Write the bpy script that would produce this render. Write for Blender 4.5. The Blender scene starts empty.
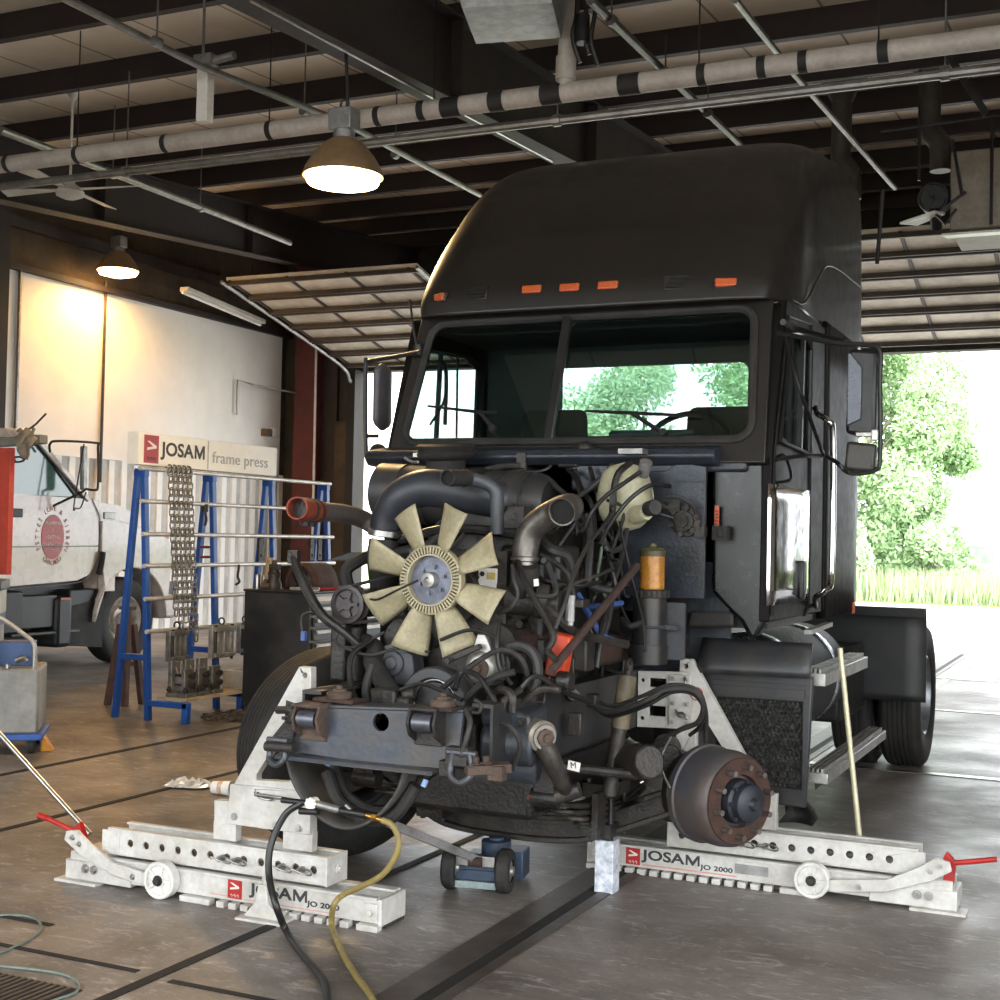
import bpy, bmesh, math, random
from math import sin, cos, pi, radians as R
from mathutils import Vector as V, Matrix as M
random.seed(7)
S = bpy.context.scene
COL = S.collection
ORG = {}

# ------------------------------------------------------------------ materials
def lin(c):
    return tuple((x/12.92 if x <= .04045 else ((x+.055)/1.055)**2.4) for x in c)
def hx(h):
    return lin((int(h[0:2],16)/255, int(h[2:4],16)/255, int(h[4:6],16)/255))
MATS = {}
def mat(name, col, rough=.6, metal=0., dirt=None, amount=.5, scale=4., bump=0., coat=0., detail=6, spec=.5, sub=.06):
    """procedural material: base colour varied by noise, patches of dirt, broken-up roughness"""
    if name in MATS: return MATS[name]
    m = bpy.data.materials.new(name); m.use_nodes = True
    nt = m.node_tree; N = nt.nodes; L = nt.links
    b = N['Principled BSDF']
    tc = N.new('ShaderNodeTexCoord')
    n1 = N.new('ShaderNodeTexNoise'); n1.inputs['Scale'].default_value = scale; n1.inputs['Detail'].default_value = detail
    n1.inputs['Roughness'].default_value = .65
    L.new(tc.outputs['Object'], n1.inputs['Vector'])
    c = hx(col); d = hx(dirt) if dirt else tuple(x*.72 for x in c)
    rp = N.new('ShaderNodeValToRGB')
    e = rp.color_ramp.elements
    e[0].position = max(0., .62-.45*amount); e[0].color = (*c, 1)
    e[1].position = min(1., .92-.35*amount); e[1].color = (*d, 1)
    L.new(n1.outputs['Fac'], rp.inputs['Fac'])
    n2 = N.new('ShaderNodeTexNoise'); n2.inputs['Scale'].default_value = scale*7; n2.inputs['Detail'].default_value = 3
    L.new(tc.outputs['Object'], n2.inputs['Vector'])
    mx = N.new('ShaderNodeMixRGB'); mx.blend_type = 'OVERLAY'; mx.inputs['Fac'].default_value = sub*4
    L.new(rp.outputs['Color'], mx.inputs['Color1']); L.new(n2.outputs['Fac'], mx.inputs['Color2'])
    L.new(mx.outputs['Color'], b.inputs['Base Color'])
    mr = N.new('ShaderNodeMapRange')
    mr.inputs['To Min'].default_value = max(.02, rough-.12); mr.inputs['To Max'].default_value = min(1., rough+.12)
    L.new(n2.outputs['Fac'], mr.inputs['Value']); L.new(mr.outputs['Result'], b.inputs['Roughness'])
    b.inputs['Metallic'].default_value = metal
    b.inputs['Specular IOR Level'].default_value = spec
    if coat: b.inputs['Coat Weight'].default_value = coat; b.inputs['Coat Roughness'].default_value = .06
    if bump:
        bp = N.new('ShaderNodeBump'); bp.inputs['Strength'].default_value = bump; bp.inputs['Distance'].default_value = .01
        L.new(n2.outputs['Fac'], bp.inputs['Height']); L.new(bp.outputs['Normal'], b.inputs['Normal'])
    MATS[name] = m
    return m
def emit(name, col, s):
    m = bpy.data.materials.new(name); m.use_nodes = True
    b = m.node_tree.nodes['Principled BSDF']
    b.inputs['Base Color'].default_value = (*hx(col), 1)
    b.inputs['Emission Color'].default_value = (*hx(col), 1); b.inputs['Emission Strength'].default_value = s
    MATS[name] = m
    return m
def glass(name, tint, rough=.02, gloss=1.):
    m = bpy.data.materials.new(name); m.use_nodes = True
    nt = m.node_tree; N = nt.nodes; L = nt.links; N.clear()
    o = N.new('ShaderNodeOutputMaterial'); mx = N.new('ShaderNodeMixShader')
    t = N.new('ShaderNodeBsdfTransparent'); t.inputs['Color'].default_value = (*tint, 1)
    g = N.new('ShaderNodeBsdfGlossy'); g.inputs['Roughness'].default_value = rough; g.inputs['Color'].default_value = (gloss,)*3+(1,)
    f = N.new('ShaderNodeLayerWeight'); f.inputs['Blend'].default_value = .5
    pw = N.new('ShaderNodeMath'); pw.operation = 'POWER'; pw.inputs[1].default_value = 5; L.new(f.outputs['Facing'], pw.inputs[0])
    ma = N.new('ShaderNodeMath'); ma.operation = 'MULTIPLY_ADD'; ma.inputs[1].default_value = .8; ma.inputs[2].default_value = .03; L.new(pw.outputs[0], ma.inputs[0])
    L.new(ma.outputs[0], mx.inputs[0]); L.new(t.outputs[0], mx.inputs[1]); L.new(g.outputs[0], mx.inputs[2])
    L.new(mx.outputs[0], o.inputs['Surface'])
    MATS[name] = m
    return m

# ------------------------------------------------------------------ mesh builder
def frame(z, up=(0,0,1)):
    z = V(z).normalized(); u = V(up)
    if abs(z.dot(u)) > .99: u = V((0,1,0)) if abs(z.y) < .9 else V((1,0,0))
    x = u.cross(z).normalized(); y = z.cross(x)
    return x, y, z
def smooth_path(pts, k=6, closed=False):
    P = [V(p) for p in pts]
    if len(P) < 3: return P
    out = []; n = len(P)
    for i in range(n if closed else n-1):
        p0 = P[(i-1) % n] if (closed or i > 0) else P[0]*2-P[1]
        p1 = P[i]; p2 = P[(i+1) % n]
        p3 = P[(i+2) % n] if (closed or i+2 < n) else p2*2-p1
        for j in range(k):
            t = j/k
            out.append(.5*((2*p1)+(p2-p0)*t+(2*p0-5*p1+4*p2-p3)*t*t+(3*p1-p0-3*p2+p3)*t**3))
    if not closed: out.append(P[-1])
    return out
class MB:
    def __init__(s): s.bm = bmesh.new()
    def hexa(s, p):
        v = [s.bm.verts.new(q) for q in p]
        for f in ((0,3,2,1),(4,5,6,7),(0,1,5,4),(1,2,6,5),(2,3,7,6),(3,0,4,7)): s.bm.faces.new([v[i] for i in f])
        return s
    def box(s, c, d, rot=None):
        m = rot.to_matrix() if hasattr(rot,'to_matrix') else (rot or M.Identity(3))
        x, y, z = d[0]/2, d[1]/2, d[2]/2
        return s.hexa([V(c)+m@V(q) for q in ((-x,-y,-z),(x,-y,-z),(x,y,-z),(-x,y,-z),(-x,-y,z),(x,-y,z),(x,y,z),(-x,y,z))])
    def bx(s, x0, x1, y0, y1, z0, z1):
        return s.hexa([(x0,y0,z0),(x1,y0,z0),(x1,y1,z0),(x0,y1,z0),(x0,y0,z1),(x1,y0,z1),(x1,y1,z1),(x0,y1,z1)])
    def bar(s, a, b, w, h, up=(0,0,1)):
        """rectangular bar from a to b: w across, h along up"""
        a, b = V(a), V(b); x, y, z = frame(b-a, up)
        q = [(-w/2,-h/2),(w/2,-h/2),(w/2,h/2),(-w/2,h/2)]
        return s.hexa([a+x*i+y*j for i, j in q]+[b+x*i+y*j for i, j in q])
    def cyl(s, a, b, r, r2=None, n=20, caps=True):
        return s.rev(a, V(b)-V(a), [(r,0),(r if r2 is None else r2,(V(b)-V(a)).length)], n, caps)
    def rev(s, o, ax, prof, n=28, caps=True):
        """lathe: profile of (radius, height along the axis ax from o)"""
        o = V(o); x, y, z = frame(ax); rings = []
        for r, h in prof:
            r = max(r, 1e-4)
            rings.append([s.bm.verts.new(o+z*h+(x*cos(2*pi*i/n)+y*sin(2*pi*i/n))*r) for i in range(n)])
        for A, B in zip(rings, rings[1:]):
            for i in range(n): s.bm.faces.new((A[i], A[(i+1)%n], B[(i+1)%n], B[i]))
        if caps:
            s.bm.faces.new(rings[0][::-1]); s.bm.faces.new(rings[-1])
        return s
    def tube(s, pts, r, n=10, k=6, smooth=True, closed=False, caps=True):
        P = smooth_path(pts, k, closed) if smooth else [V(p) for p in pts]
        m = len(P); rr = r if isinstance(r, (list, tuple)) else None
        t0 = (P[1]-P[0]).normalized(); x, y, _ = frame(t0); rings = []
        for i, p in enumerate(P):
            t = (P[(i+1)%m]-P[i-1]) if closed else (P[min(i+1,m-1)]-P[max(i-1,0)])
            t = t.normalized() if t.length > 1e-9 else t0
            x = (x-t*x.dot(t)).normalized(); y = t.cross(x)
            if rr:
                f = i/(m-1)*(len(rr)-1); a = int(min(f, len(rr)-2)); q = rr[a]+(rr[a+1]-rr[a])*(f-a)
            else: q = r
            rings.append([s.bm.verts.new(p+(x*cos(2*pi*j/n)+y*sin(2*pi*j/n))*q) for j in range(n)])
        for i in range(m if closed else m-1):
            A, B = rings[i], rings[(i+1)%m]
            for j in range(n): s.bm.faces.new((A[j], A[(j+1)%n], B[(j+1)%n], B[j]))
        if caps and not closed:
            s.bm.faces.new(rings[0][::-1]); s.bm.faces.new(rings[-1])
        return s
    def torus(s, c, ax, Rr, r, n=32, k=10):
        x, y, z = frame(ax)
        return s.tube([V(c)+(x*cos(2*pi*i/n)+y*sin(2*pi*i/n))*Rr for i in range(n)], r, k, smooth=False, closed=True)
    def pipe(s, pts, r, wall=.006, n=18, k=8):
        """open-ended tube with an inner wall at its first end"""
        s.tube(pts, r, n, k, caps=False)
        P = smooth_path(pts, k)
        a = P[0]; t = (P[1]-P[0]).normalized()
        s.rev(a+t*min(.12,(P[-1]-P[0]).length*.5), -t, [(.001,0),(r-wall,0),(r-wall,min(.12,(P[-1]-P[0]).length*.5)),(r,min(.12,(P[-1]-P[0]).length*.5)+.001)], n, False)
        return s
    def bore(s, pts, r, k=8, d=.02):  # dark disc just inside a pipe mouth, standing in for its shaded depth
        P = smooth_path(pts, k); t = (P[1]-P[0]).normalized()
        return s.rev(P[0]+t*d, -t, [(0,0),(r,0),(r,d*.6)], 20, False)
    def prism(s, pts, vec):
        v = V(vec); A = [s.bm.verts.new(p) for p in pts]; B = [s.bm.verts.new(V(p)+v) for p in pts]
        n = len(A); s.bm.faces.new(A[::-1]); s.bm.faces.new(B)
        for i in range(n): s.bm.faces.new((A[i], A[(i+1)%n], B[(i+1)%n], B[i]))
        return s
    def xz(s, pts, y0, y1):
        """profile in x,z extruded along y"""
        return s.prism([(p[0],y0,p[1]) for p in pts], (0,y1-y0,0))
    def yz(s, pts, x0, x1):
        return s.prism([(x0,p[0],p[1]) for p in pts], (x1-x0,0,0))
    def xy(s, pts, z0, z1):
        return s.prism([(p[0],p[1],z0) for p in pts], (0,0,z1-z0))
    def plate(s, outer, holes, thick, mx, bevel=0):
        """flat plate with holes: 2-D outlines placed by the matrix mx (local z is the thickness)"""
        cu = bpy.data.curves.new('outline', 'CURVE'); cu.dimensions = '2D'; cu.fill_mode = 'BOTH'; cu.extrude = thick/2
        for o in [outer]+list(holes):
            sp = cu.splines.new('POLY'); sp.points.add(len(o)-1); sp.use_cyclic_u = True
            for q, p in zip(sp.points, o): q.co = (p[0], p[1], 0, 1)
        return s.curve(cu, mx)
    def curve(s, cu, mx):
        o = bpy.data.objects.new('outline', cu); COL.objects.link(o)
        dg = bpy.context.evaluated_depsgraph_get(); dg.update()
        me = bpy.data.meshes.new_from_object(o.evaluated_get(dg)); me.transform(mx)
        s.bm.from_mesh(me)
        bpy.data.objects.remove(o); bpy.data.meshes.remove(me); bpy.data.curves.remove(cu)
        return s
    def text(s, body, size, mx, ext=.002, align='LEFT', space=1., wide=1., bold=0.):
        cu = bpy.data.curves.new('lettering', 'FONT'); cu.body = body; cu.size = size; cu.extrude = ext; cu.align_x = align
        cu.align_y = 'TOP_BASELINE'; cu.space_character = space; cu.resolution_u = 3; cu.offset = bold
        return s.curve(cu, mx @ M.Translation((0,.2*size,0)) @ M.Diagonal((wide,1,1,1)))
    def word(s, body, size, mx, wide=1., bold=0.):
        """heavy capitals; the closing M is drawn as a polygon"""
        t = MB().text(body[:-1], size, M.Identity(4), .001, bold=bold, wide=wide)
        w = max(v.co.x for v in t.bm.verts); a = MB().text('A', size, M.Identity(4), .001, bold=bold); h = max(v.co.y for v in a.bm.verts); z = min(v.co.y for v in a.bm.verts); a.bm.free()
        me = bpy.data.meshes.new('word'); t.bm.transform(mx); t.bm.to_mesh(me); t.bm.free(); s.bm.from_mesh(me); bpy.data.meshes.remove(me)
        q = h-z; x = w+.11*q; e = .2*q; W = 1.15*q*wide*.86
        s.plate([(x,z),(x+e,z),(x+e,z+.62*q),(x+W*.5-e*.35,z),(x+W*.5+e*.35,z),(x+W-e,z+.62*q),(x+W-e,z),(x+W,z),(x+W,h),(x+W-e*1.15,h),(x+W*.5,z+.38*q),(x+e*1.15,h),(x,h)], [], .002, mx)
        return s
    def ball(s, c, r, seg=16, rings=10):
        r = (r,r,r) if not isinstance(r, (tuple, list)) else r
        bmesh.ops.create_uvsphere(s.bm, u_segments=seg, v_segments=rings, radius=1, matrix=M.Translation(V(c)) @ M.Diagonal((*r,1)))
        return s
    def grid(s, fn, nu, nv, cu=False, cv=False):
        g = [[s.bm.verts.new(fn(i/(nu if cu else nu-1), j/(nv if cv else nv-1))) for j in range(nv)] for i in range(nu)]
        for i in range(nu if cu else nu-1):
            for j in range(nv if cv else nv-1):
                s.bm.faces.new((g[i][j], g[(i+1)%nu][j], g[(i+1)%nu][(j+1)%nv], g[i][(j+1)%nv]))
        return s
    def bolt(s, c, ax, r=.012, h=.01):
        c = V(c); a = V(ax).normalized()
        s.rev(c, a, [(r*1.5,0),(r*1.5,h*.25)], 14); s.rev(c, a, [(r,h*.2),(r,h)], 6)
        return s
    def build(s, name, m, parent=None, smooth=35, bevel=0., solid=0., segs=2, loc=None):
        bm = s.bm
        bmesh.ops.remove_doubles(bm, verts=bm.verts, dist=1e-5)
        bmesh.ops.recalc_face_normals(bm, faces=bm.faces)
        if parent is not None: o0 = ORG[parent.name]
        elif loc is not None: o0 = V(loc)
        else:
            lo = V((min(v.co[i] for v in bm.verts) for i in range(3))); hi = V((max(v.co[i] for v in bm.verts) for i in range(3)))
            o0 = V(((lo.x+hi.x)/2, (lo.y+hi.y)/2, lo.z))
        bmesh.ops.translate(bm, verts=bm.verts, vec=-o0)
        me = bpy.data.meshes.new(name); bm.to_mesh(me); bm.free()
        for p in me.polygons: p.use_smooth = bool(smooth)
        o = bpy.data.objects.new(name, me); COL.objects.link(o)
        if smooth:
            try: me.set_sharp_from_angle(angle=R(smooth))
            except Exception: pass
        me.materials.append(m)
        if parent is not None: o.parent = parent
        else: o.location = o0
        ORG[o.name] = o0
        if solid:
            q = o.modifiers.new('thickness', 'SOLIDIFY'); q.thickness = solid; q.offset = 0
        if bevel:
            q = o.modifiers.new('edges', 'BEVEL'); q.width = bevel; q.segments = segs; q.limit_method = 'ANGLE'; q.angle_limit = R(40); q.harden_normals = False
        return o
def tag(o, label, cat, group=None, kind=None):
    o['label'] = label; o['category'] = cat
    if group: o['group'] = group
    if kind: o['kind'] = kind
    return o
def thing(name, label, cat, loc, group=None):
    o = bpy.data.objects.new(name, None); COL.objects.link(o); o.location = loc; o.empty_display_size = .1
    ORG[o.name] = V(loc)
    return tag(o, label, cat, group)
def struct(mb, name, m, parent=None, **k):
    o = mb.build(name, m, parent, **k)
    if parent is None: o['kind'] = 'structure'
    return o
def copy_tree(o, parent=None, loc=None):
    c = o.copy(); COL.objects.link(c)
    if parent is not None: c.parent = parent
    if loc is not None: c.location = loc
    ORG[c.name] = V(c.location) if parent is None else ORG[parent.name]
    for ch in list(o.children): copy_tree(ch, c)
    return c
def circ(cx, cy, r, n=20): return [(cx+r*cos(2*pi*i/n), cy+r*sin(2*pi*i/n)) for i in range(n)]
def rect(x0, y0, x1, y1, r=0, k=4):
    if not r: return [(x0,y0),(x1,y0),(x1,y1),(x0,y1)]
    out = []
    for cx, cy, a in ((x1-r,y0+r,-90),(x1-r,y1-r,0),(x0+r,y1-r,90),(x0+r,y0+r,180)):
        out += [(cx+r*cos(R(a+90*i/k)), cy+r*sin(R(a+90*i/k))) for i in range(k+1)]
    return out
def face_y(y):    # local (u,v) -> world (u, y, v): a plate that faces the front of the hall
    return M(((1,0,0,0),(0,0,-1,y),(0,1,0,0),(0,0,0,1)))
def face_x(x):    # local (u,v) -> world (x, u, v)
    return M(((0,0,1,x),(1,0,0,0),(0,1,0,0),(0,0,0,1)))
def face_z(z):
    return M.Translation((0,0,z))
def axes(o, u, v):
    u, v = V(u).normalized(), V(v).normalized(); w = u.cross(v)
    m = M((u, v, w)).transposed().to_4x4(); m.translation = V(o)
    return m

# palette
black = mat('black_metal', '121212', .45, 0, '242220', .5, 5)
blackpaint = mat('black_paint', '0a0908', .14, 0, '110f0d', .35, 2.5, coat=.7, sub=.02)
fairpaint = mat('black_paint_weathered', '171310', .5, 0, '1d1814', .5, 1.5, coat=.2, sub=.03)
blacksatin = mat('black_satin_paint', '100e0d', .5, 0, '171412', .4, 2, sub=.03, spec=.12)
rubber = mat('tyre_rubber', '161514', .75, 0, '322e2a', .55, 6, bump=.3)
grime = mat('greasy_black', '121110', .45, 0, '2c2621', .6, 9, bump=.4)
grime2 = mat('dusty_black', '1f1e1d', .5, .1, '413a33', .58, 8, bump=.4)
bluegrey = mat('blue_grey_metal', '2f353e', .38, .2, '23211f', .55, 9, bump=.2)
iron = mat('cast_iron', '3a3734', .55, .4, '201d1b', .5, 12, bump=.4)
rust = mat('rust', '462f27', .8, .1, '2a201b', .6, 18, bump=.5)
rustpale = mat('pale_rust', '5a4a3f', .8, .1, '352a24', .6, 14, bump=.4)
redrust = mat('red_rust', '8c3a22', .7, 0, '54261a', .6, 20, bump=.3)
alu = mat('aluminium', 'b3b1ad', .42, .75, '86827c', .5, 12)
steel = mat('bright_steel', 'b0aeab', .34, 1., '8d8a86', .4, 14)
chrome = mat('chrome', 'e2e2e2', .05, 1., 'cfcfcf', .3, 6, sub=.01)
mirrorsteel = mat('polished_stainless', 'dadada', .09, 1., 'c2c2c2', .4, 2.5, sub=.01)
galv = mat('galvanised', '9b9a98', .45, .7, '6e6c69', .5, 9)
whitepaint = mat('white_press_paint', 'c6c4bf', .42, .0, 'a39e95', .55, 6, sub=.05)
whiteplain = mat('white_paint', 'e4e2dc', .5, 0, 'c9c5bc', .5, 5)
red = mat('red_paint', 'b3201a', .4, 0, '8a1c16', .5, 10)
dred = mat('logo_red', 'a3262a', .5, 0, '8c2226', .4, 10)
blue = mat('blue_paint', '1c4fa0', .4, 0, '17418a', .4, 8)
ink = mat('dark_lettering', '2c2c30', .6, 0, '38383c', .3, 20)
inkgrey = mat('grey_lettering', 'aab0b8', .6, 0, '9aa0a8', .3, 20)
hosemat = mat('black_hose', '141415', .42, 0, '2c2a27', .5, 16)
hosedust = mat('grey_hose', '302f2e', .6, 0, '1e1d1b', .5, 14)
amber = mat('amber_lens', 'b5552c', .3, 0, '94421f', .3, 20)
fanmat = mat('cream_plastic', 'a0977a', .5, 0, '82795f', .5, 9, sub=.08)
gl_clear = glass('window_glass', (.78,.84,.83))
gl_tint = glass('tinted_glass', (.62,.70,.68))

# ------------------------------------------------------------------ camera
cam = bpy.data.cameras.new('camera'); cam.sensor_width = 36; cam.lens = 48.600; cam.clip_end = 400; cam.clip_start = .05
co = bpy.data.objects.new('camera', cam); COL.objects.link(co)
co.matrix_world = M.Translation((0,0,1.62)) @ M([[0.907229, -0.007979, 0.420561], [0.420088, -0.033894, -0.90685], [0.02149, 0.999394, -0.027398]]).to_4x4()
S.camera = co
S.view_settings.view_transform = 'Standard'; S.view_settings.look = 'None'; S.view_settings.gamma = 1
S.view_settings.exposure = 2.15

# ------------------------------------------------------------------ sky: bright overcast
w = bpy.data.worlds.new('overcast'); S.world = w; w.use_nodes = True
nt = w.node_tree; bg = nt.nodes['Background']
tc = nt.nodes.new('ShaderNodeTexCoord'); nz = nt.nodes.new('ShaderNodeTexNoise'); nz.inputs['Scale'].default_value = 2.2
rp = nt.nodes.new('ShaderNodeValToRGB'); rp.color_ramp.elements[0].color = (.86,.92,1,1); rp.color_ramp.elements[1].color = (1,1,1,1)
nt.links.new(tc.outputs['Generated'], nz.inputs['Vector']); nt.links.new(nz.outputs['Fac'], rp.inputs['Fac'])
nt.links.new(rp.outputs['Color'], bg.inputs['Color']); bg.inputs['Strength'].default_value = 1.7

# ------------------------------------------------------------------ floor
def floor_mat():
    m = bpy.data.materials.new('shop_concrete'); m.use_nodes = True
    nt = m.node_tree; N = nt.nodes; L = nt.links; b = N['Principled BSDF']
    tc = N.new('ShaderNodeTexCoord')
    def noise(sc, det, rough=.6, dist=0, stretch=None):
        n = N.new('ShaderNodeTexNoise'); n.inputs['Scale'].default_value = sc; n.inputs['Detail'].default_value = det
        n.inputs['Roughness'].default_value = rough; n.inputs['Distortion'].default_value = dist
        if stretch:
            mp = N.new('ShaderNodeMapping'); mp.inputs['Scale'].default_value = stretch
            L.new(tc.outputs['Object'], mp.inputs['Vector']); L.new(mp.outputs['Vector'], n.inputs['Vector'])
        else: L.new(tc.outputs['Object'], n.inputs['Vector'])
        return n
    def ramp(n, *st):
        r = N.new('ShaderNodeValToRGB'); e = r.color_ramp.elements
        while len(e) < len(st): e.new(.5)
        for q, (p, c) in zip(e, st): q.position = p; q.color = (*c, 1)
        L.new(n.outputs['Fac'], r.inputs['Fac']); return r
    def mixc(bl, f, a, c):
        x = N.new('ShaderNodeMixRGB'); x.blend_type = bl; x.inputs['Fac'].default_value = f
        L.new(a, x.inputs['Color1']); L.new(c, x.inputs['Color2']); return x.outputs['Color']
    base = ramp(noise(.55, 7, .65, .6), (.3, hx('635b55')), (.5, hx('7f7770')), (.68, hx('938b84')))
    oil = ramp(noise(.9, 8, .7, 1.0), (.42, (1,1,1)), (.62, (.52,.5,.48)), (.75, (.3,.29,.28)))
    scuff = ramp(noise(5, 8, .75, 1.6, (1,2.6,1)), (.54, (0,0,0)), (.74, (.5,.49,.48)))
    fine = ramp(noise(60, 4, .7), (.3, (.8,.8,.8)), (.7, (1.12,1.12,1.12)))
    c = mixc('MULTIPLY', .85, base.outputs['Color'], oil.outputs['Color'])
    c = mixc('ADD', .6, c, scuff.outputs['Color'])
    c = mixc('MULTIPLY', .8, c, fine.outputs['Color'])
    L.new(c, b.inputs['Base Color'])
    rr = ramp(noise(1.3, 6, .6), (.35, (.38,)*3), (.65, (.62,)*3))
    L.new(rr.outputs['Color'], b.inputs['Roughness'])
    bp = N.new('ShaderNodeBump'); bp.inputs['Strength'].default_value = .25; bp.inputs['Distance'].default_value = .004
    L.new(noise(30, 5).outputs['Fac'], bp.inputs['Height']); L.new(bp.outputs['Normal'], b.inputs['Normal'])
    return m
concrete = floor_mat()
struct(MB().bx(-13.8,5.5,-2.5,21.6,-.2,0), 'floor', concrete, smooth=0)
slotm = mat('dark_slot', '141210', .85, 0, '1f1b18', .5, 9)
railm = mat('floor_rail_steel', '58504a', .5, .25, '413a35', .6, 7)
brightrail = mat('worn_rail_steel', '9a9791', .34, .85, '77726c', .5, 9)
n = 0
def trim(mb, m, **k):
    global n; n += 1
    return struct(mb, 'trim_%d' % n, m, smooth=0, **k)
for x0, x1 in ((-6.66,-6.6),(-5.45,-5.4),(-3.2,-3.15),(-2.235,-2.175)):                # anchor slots that run the length of the hall
    trim(MB().bx(x0,x1,-2.4,21.5,.001,.004), slotm)
trim(MB().bx(-2.37,-2.235,-2.4,21.5,.0005,.006), railm)
trim(MB().bx(-2.175,-2.12,-2.4,21.5,.0005,.006), railm)
trim(MB().bx(-2.0,-1.93,9.5,21.5,.0005,.006), brightrail)
for y0, y1, x0, x1 in ((10.02,10.12,-2.1,5.4),(13.96,14.06,-2.1,5.4),(17.32,17.42,-2.1,5.4)):
    trim(MB().bx(x0,x1,y0,y1,.001,.006), brightrail)
for y0, y1, x0, x1 in ((3.97,4.0,-4.6,-3.27),(3.94,3.97,-3.1,-2.45),(4.26,4.29,-5.3,-3.95)):
    trim(MB().bx(x0,x1,y0,y1,.001,.004), slotm)
g = MB(); g.bx(-4.6,-3.3,3.45,3.73,.001,.004)
drain = trim(g, slotm)
g = MB()
for i in range(42): g.bx(-4.58+.03*i,-4.568+.03*i,3.46,3.72,.004,.011)
trim(g, railm)

# ------------------------------------------------------------------ walls
panelm = mat('white_wall_panel', 'f1efe9', .6, 0, 'dedad2', .4, .5, sub=.02)
corrm = mat('corrugated_sheet', 'f0eee8', .5, .0, 'dedbd3', .5, 1.2)
brownm = mat('brown_insulation', '50422f', .85, 0, '2c251e', .6, 2.2, bump=.3)
darkwall = mat('dark_wall_sheet', '3b342b', .8, 0, '28231d', .6, 1.5)
darkm = mat('dark_red_brown_steel', '2e2320', .7, 0, '1f1816', .5, 3)
struct(MB().bx(-14.05,-13.85,-2.5,20.6,0,6.9), 'wall_left', brownm, smooth=0)
trim(MB().bx(-13.85,-13.8,7,13.9,2.65,5.12), panelm); trim(MB().bx(-13.85,-13.8,13.92,20.3,2.65,5.12), panelm)
g = MB()
for i in range(45):                                                                    # trapezoid ribs of the lower wall sheet
    y = 8.0+i*.28
    g.xy([(-13.85,y),(-13.825,y+.03),(-13.825,y+.15),(-13.85,y+.18)], 0, 2.65)
trim(g, corrm)
g = MB(); g.bx(-13.82,-13.7,-2.5,20.5,5.7,5.85); g.bx(-13.82,-13.7,-2.5,20.5,5.12,5.2)
trim(g, darkm)
trim(MB().bx(-13.8,-13.45,13.1,13.4,0,6.2), darkm)
g = MB(); g.bx(-13.79,-13.75,13.9,13.93,2.6,5.12); trim(g, galv)
struct(MB().bx(-14,-12.3,20.5,20.75,0,7.2), 'wall_back', darkwall, smooth=0)
struct(MB().bx(-12.3,5.5,20.5,20.75,4.48,7.2), 'wall_back_header', darkwall, smooth=0)
struct(MB().bx(-9.05,-8.65,20.5,20.75,0,4.48), 'wall_back_pier', darkwall, smooth=0)
struct(MB().bx(1.2,5.5,20.5,20.75,0,4.48), 'wall_back_end', darkwall, smooth=0)
struct(MB().bx(5.5,5.7,-2.5,5,4.6,6.9), 'wall_right_header', darkwall, smooth=0)
struct(MB().bx(5.5,5.7,5,20.7,0,6.9), 'wall_right', mat('right_wall_sheet','8f877b',.7,0,'777064',.5,1.2), smooth=0)
struct(MB().bx(-14,5.7,-2.7,-2.5,4.6,6.2), 'wall_front_header', darkwall, smooth=0)
struct(MB().bx(-14,-9.5,-2.7,-2.5,0,4.6), 'wall_front', darkwall, smooth=0)
redcol = mat('dark_red_column', '5a1f1b', .6, 0, '421815', .5, 4)
trim(MB().bx(-13.45,-13.0,20.2,20.5,0,7), redcol)
trim(MB().bx(-12.42,-12.26,20.3,20.5,0,4.5), mat('door_jamb','1f1c1a',.7,0,'14110f',.5,4))
trim(MB().bx(-13.0,-12.7,20.42,20.5,0,4.9), darkm)
trim(MB().bx(-12.7,-12.42,20.38,20.5,0,3.6), brownm)
# roof: sheets, purlins, rafter
sl = .0717
def zr(y): return 5.9+sl*(y-8)
roofm = mat('roof_sheet', 'e6dac8', .75, 0, 'd2c3ae', .5, .8, sub=.03)
nt = roofm.node_tree; N = nt.nodes; L = nt.links
tcn = N.new('ShaderNodeTexCoord'); sx = N.new('ShaderNodeSeparateXYZ'); L.new(tcn.outputs['Object'], sx.inputs[0])
md = N.new('ShaderNodeMath'); md.operation = 'PINGPONG'; md.inputs[1].default_value = .45; L.new(sx.outputs['X'], md.inputs[0])
lt = N.new('ShaderNodeMath'); lt.operation = 'LESS_THAN'; lt.inputs[1].default_value = .012; L.new(md.outputs[0], lt.inputs[0])
mxn = N.new('ShaderNodeMixRGB'); mxn.blend_type = 'MULTIPLY'; mxn.inputs['Color2'].default_value = (.35,.33,.3,1)
bs = N['Principled BSDF']; src = bs.inputs['Base Color'].links[0].from_socket
L.new(lt.outputs[0], mxn.inputs['Fac']); L.new(src, mxn.inputs['Color1']); L.new(mxn.outputs['Color'], bs.inputs['Base Color'])
struct(MB().hexa([(-14,-2.7,zr(-2.7)),(5.7,-2.7,zr(-2.7)),(5.7,20.8,zr(20.8)),(-14,20.8,zr(20.8))]+
                 [(-14,-2.7,zr(-2.7)+.1),(5.7,-2.7,zr(-2.7)+.1),(5.7,20.8,zr(20.8)+.1),(-14,20.8,zr(20.8)+.1)]), 'ceiling', roofm, smooth=0)
for i in range(13):
    y = 2.6+i*1.45; z = zr(y)
    g = MB()
    g.bx(-13.9,5.5,y-.006,y+.006,z-.25,z); g.bx(-13.9,5.5,y-.08,y,z-.256,z-.244); g.bx(-13.9,5.5,y,y+.08,z-.012,z)
    struct(g, 'ceiling_beam_%d' % (i+1), darkm, smooth=0)
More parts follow.
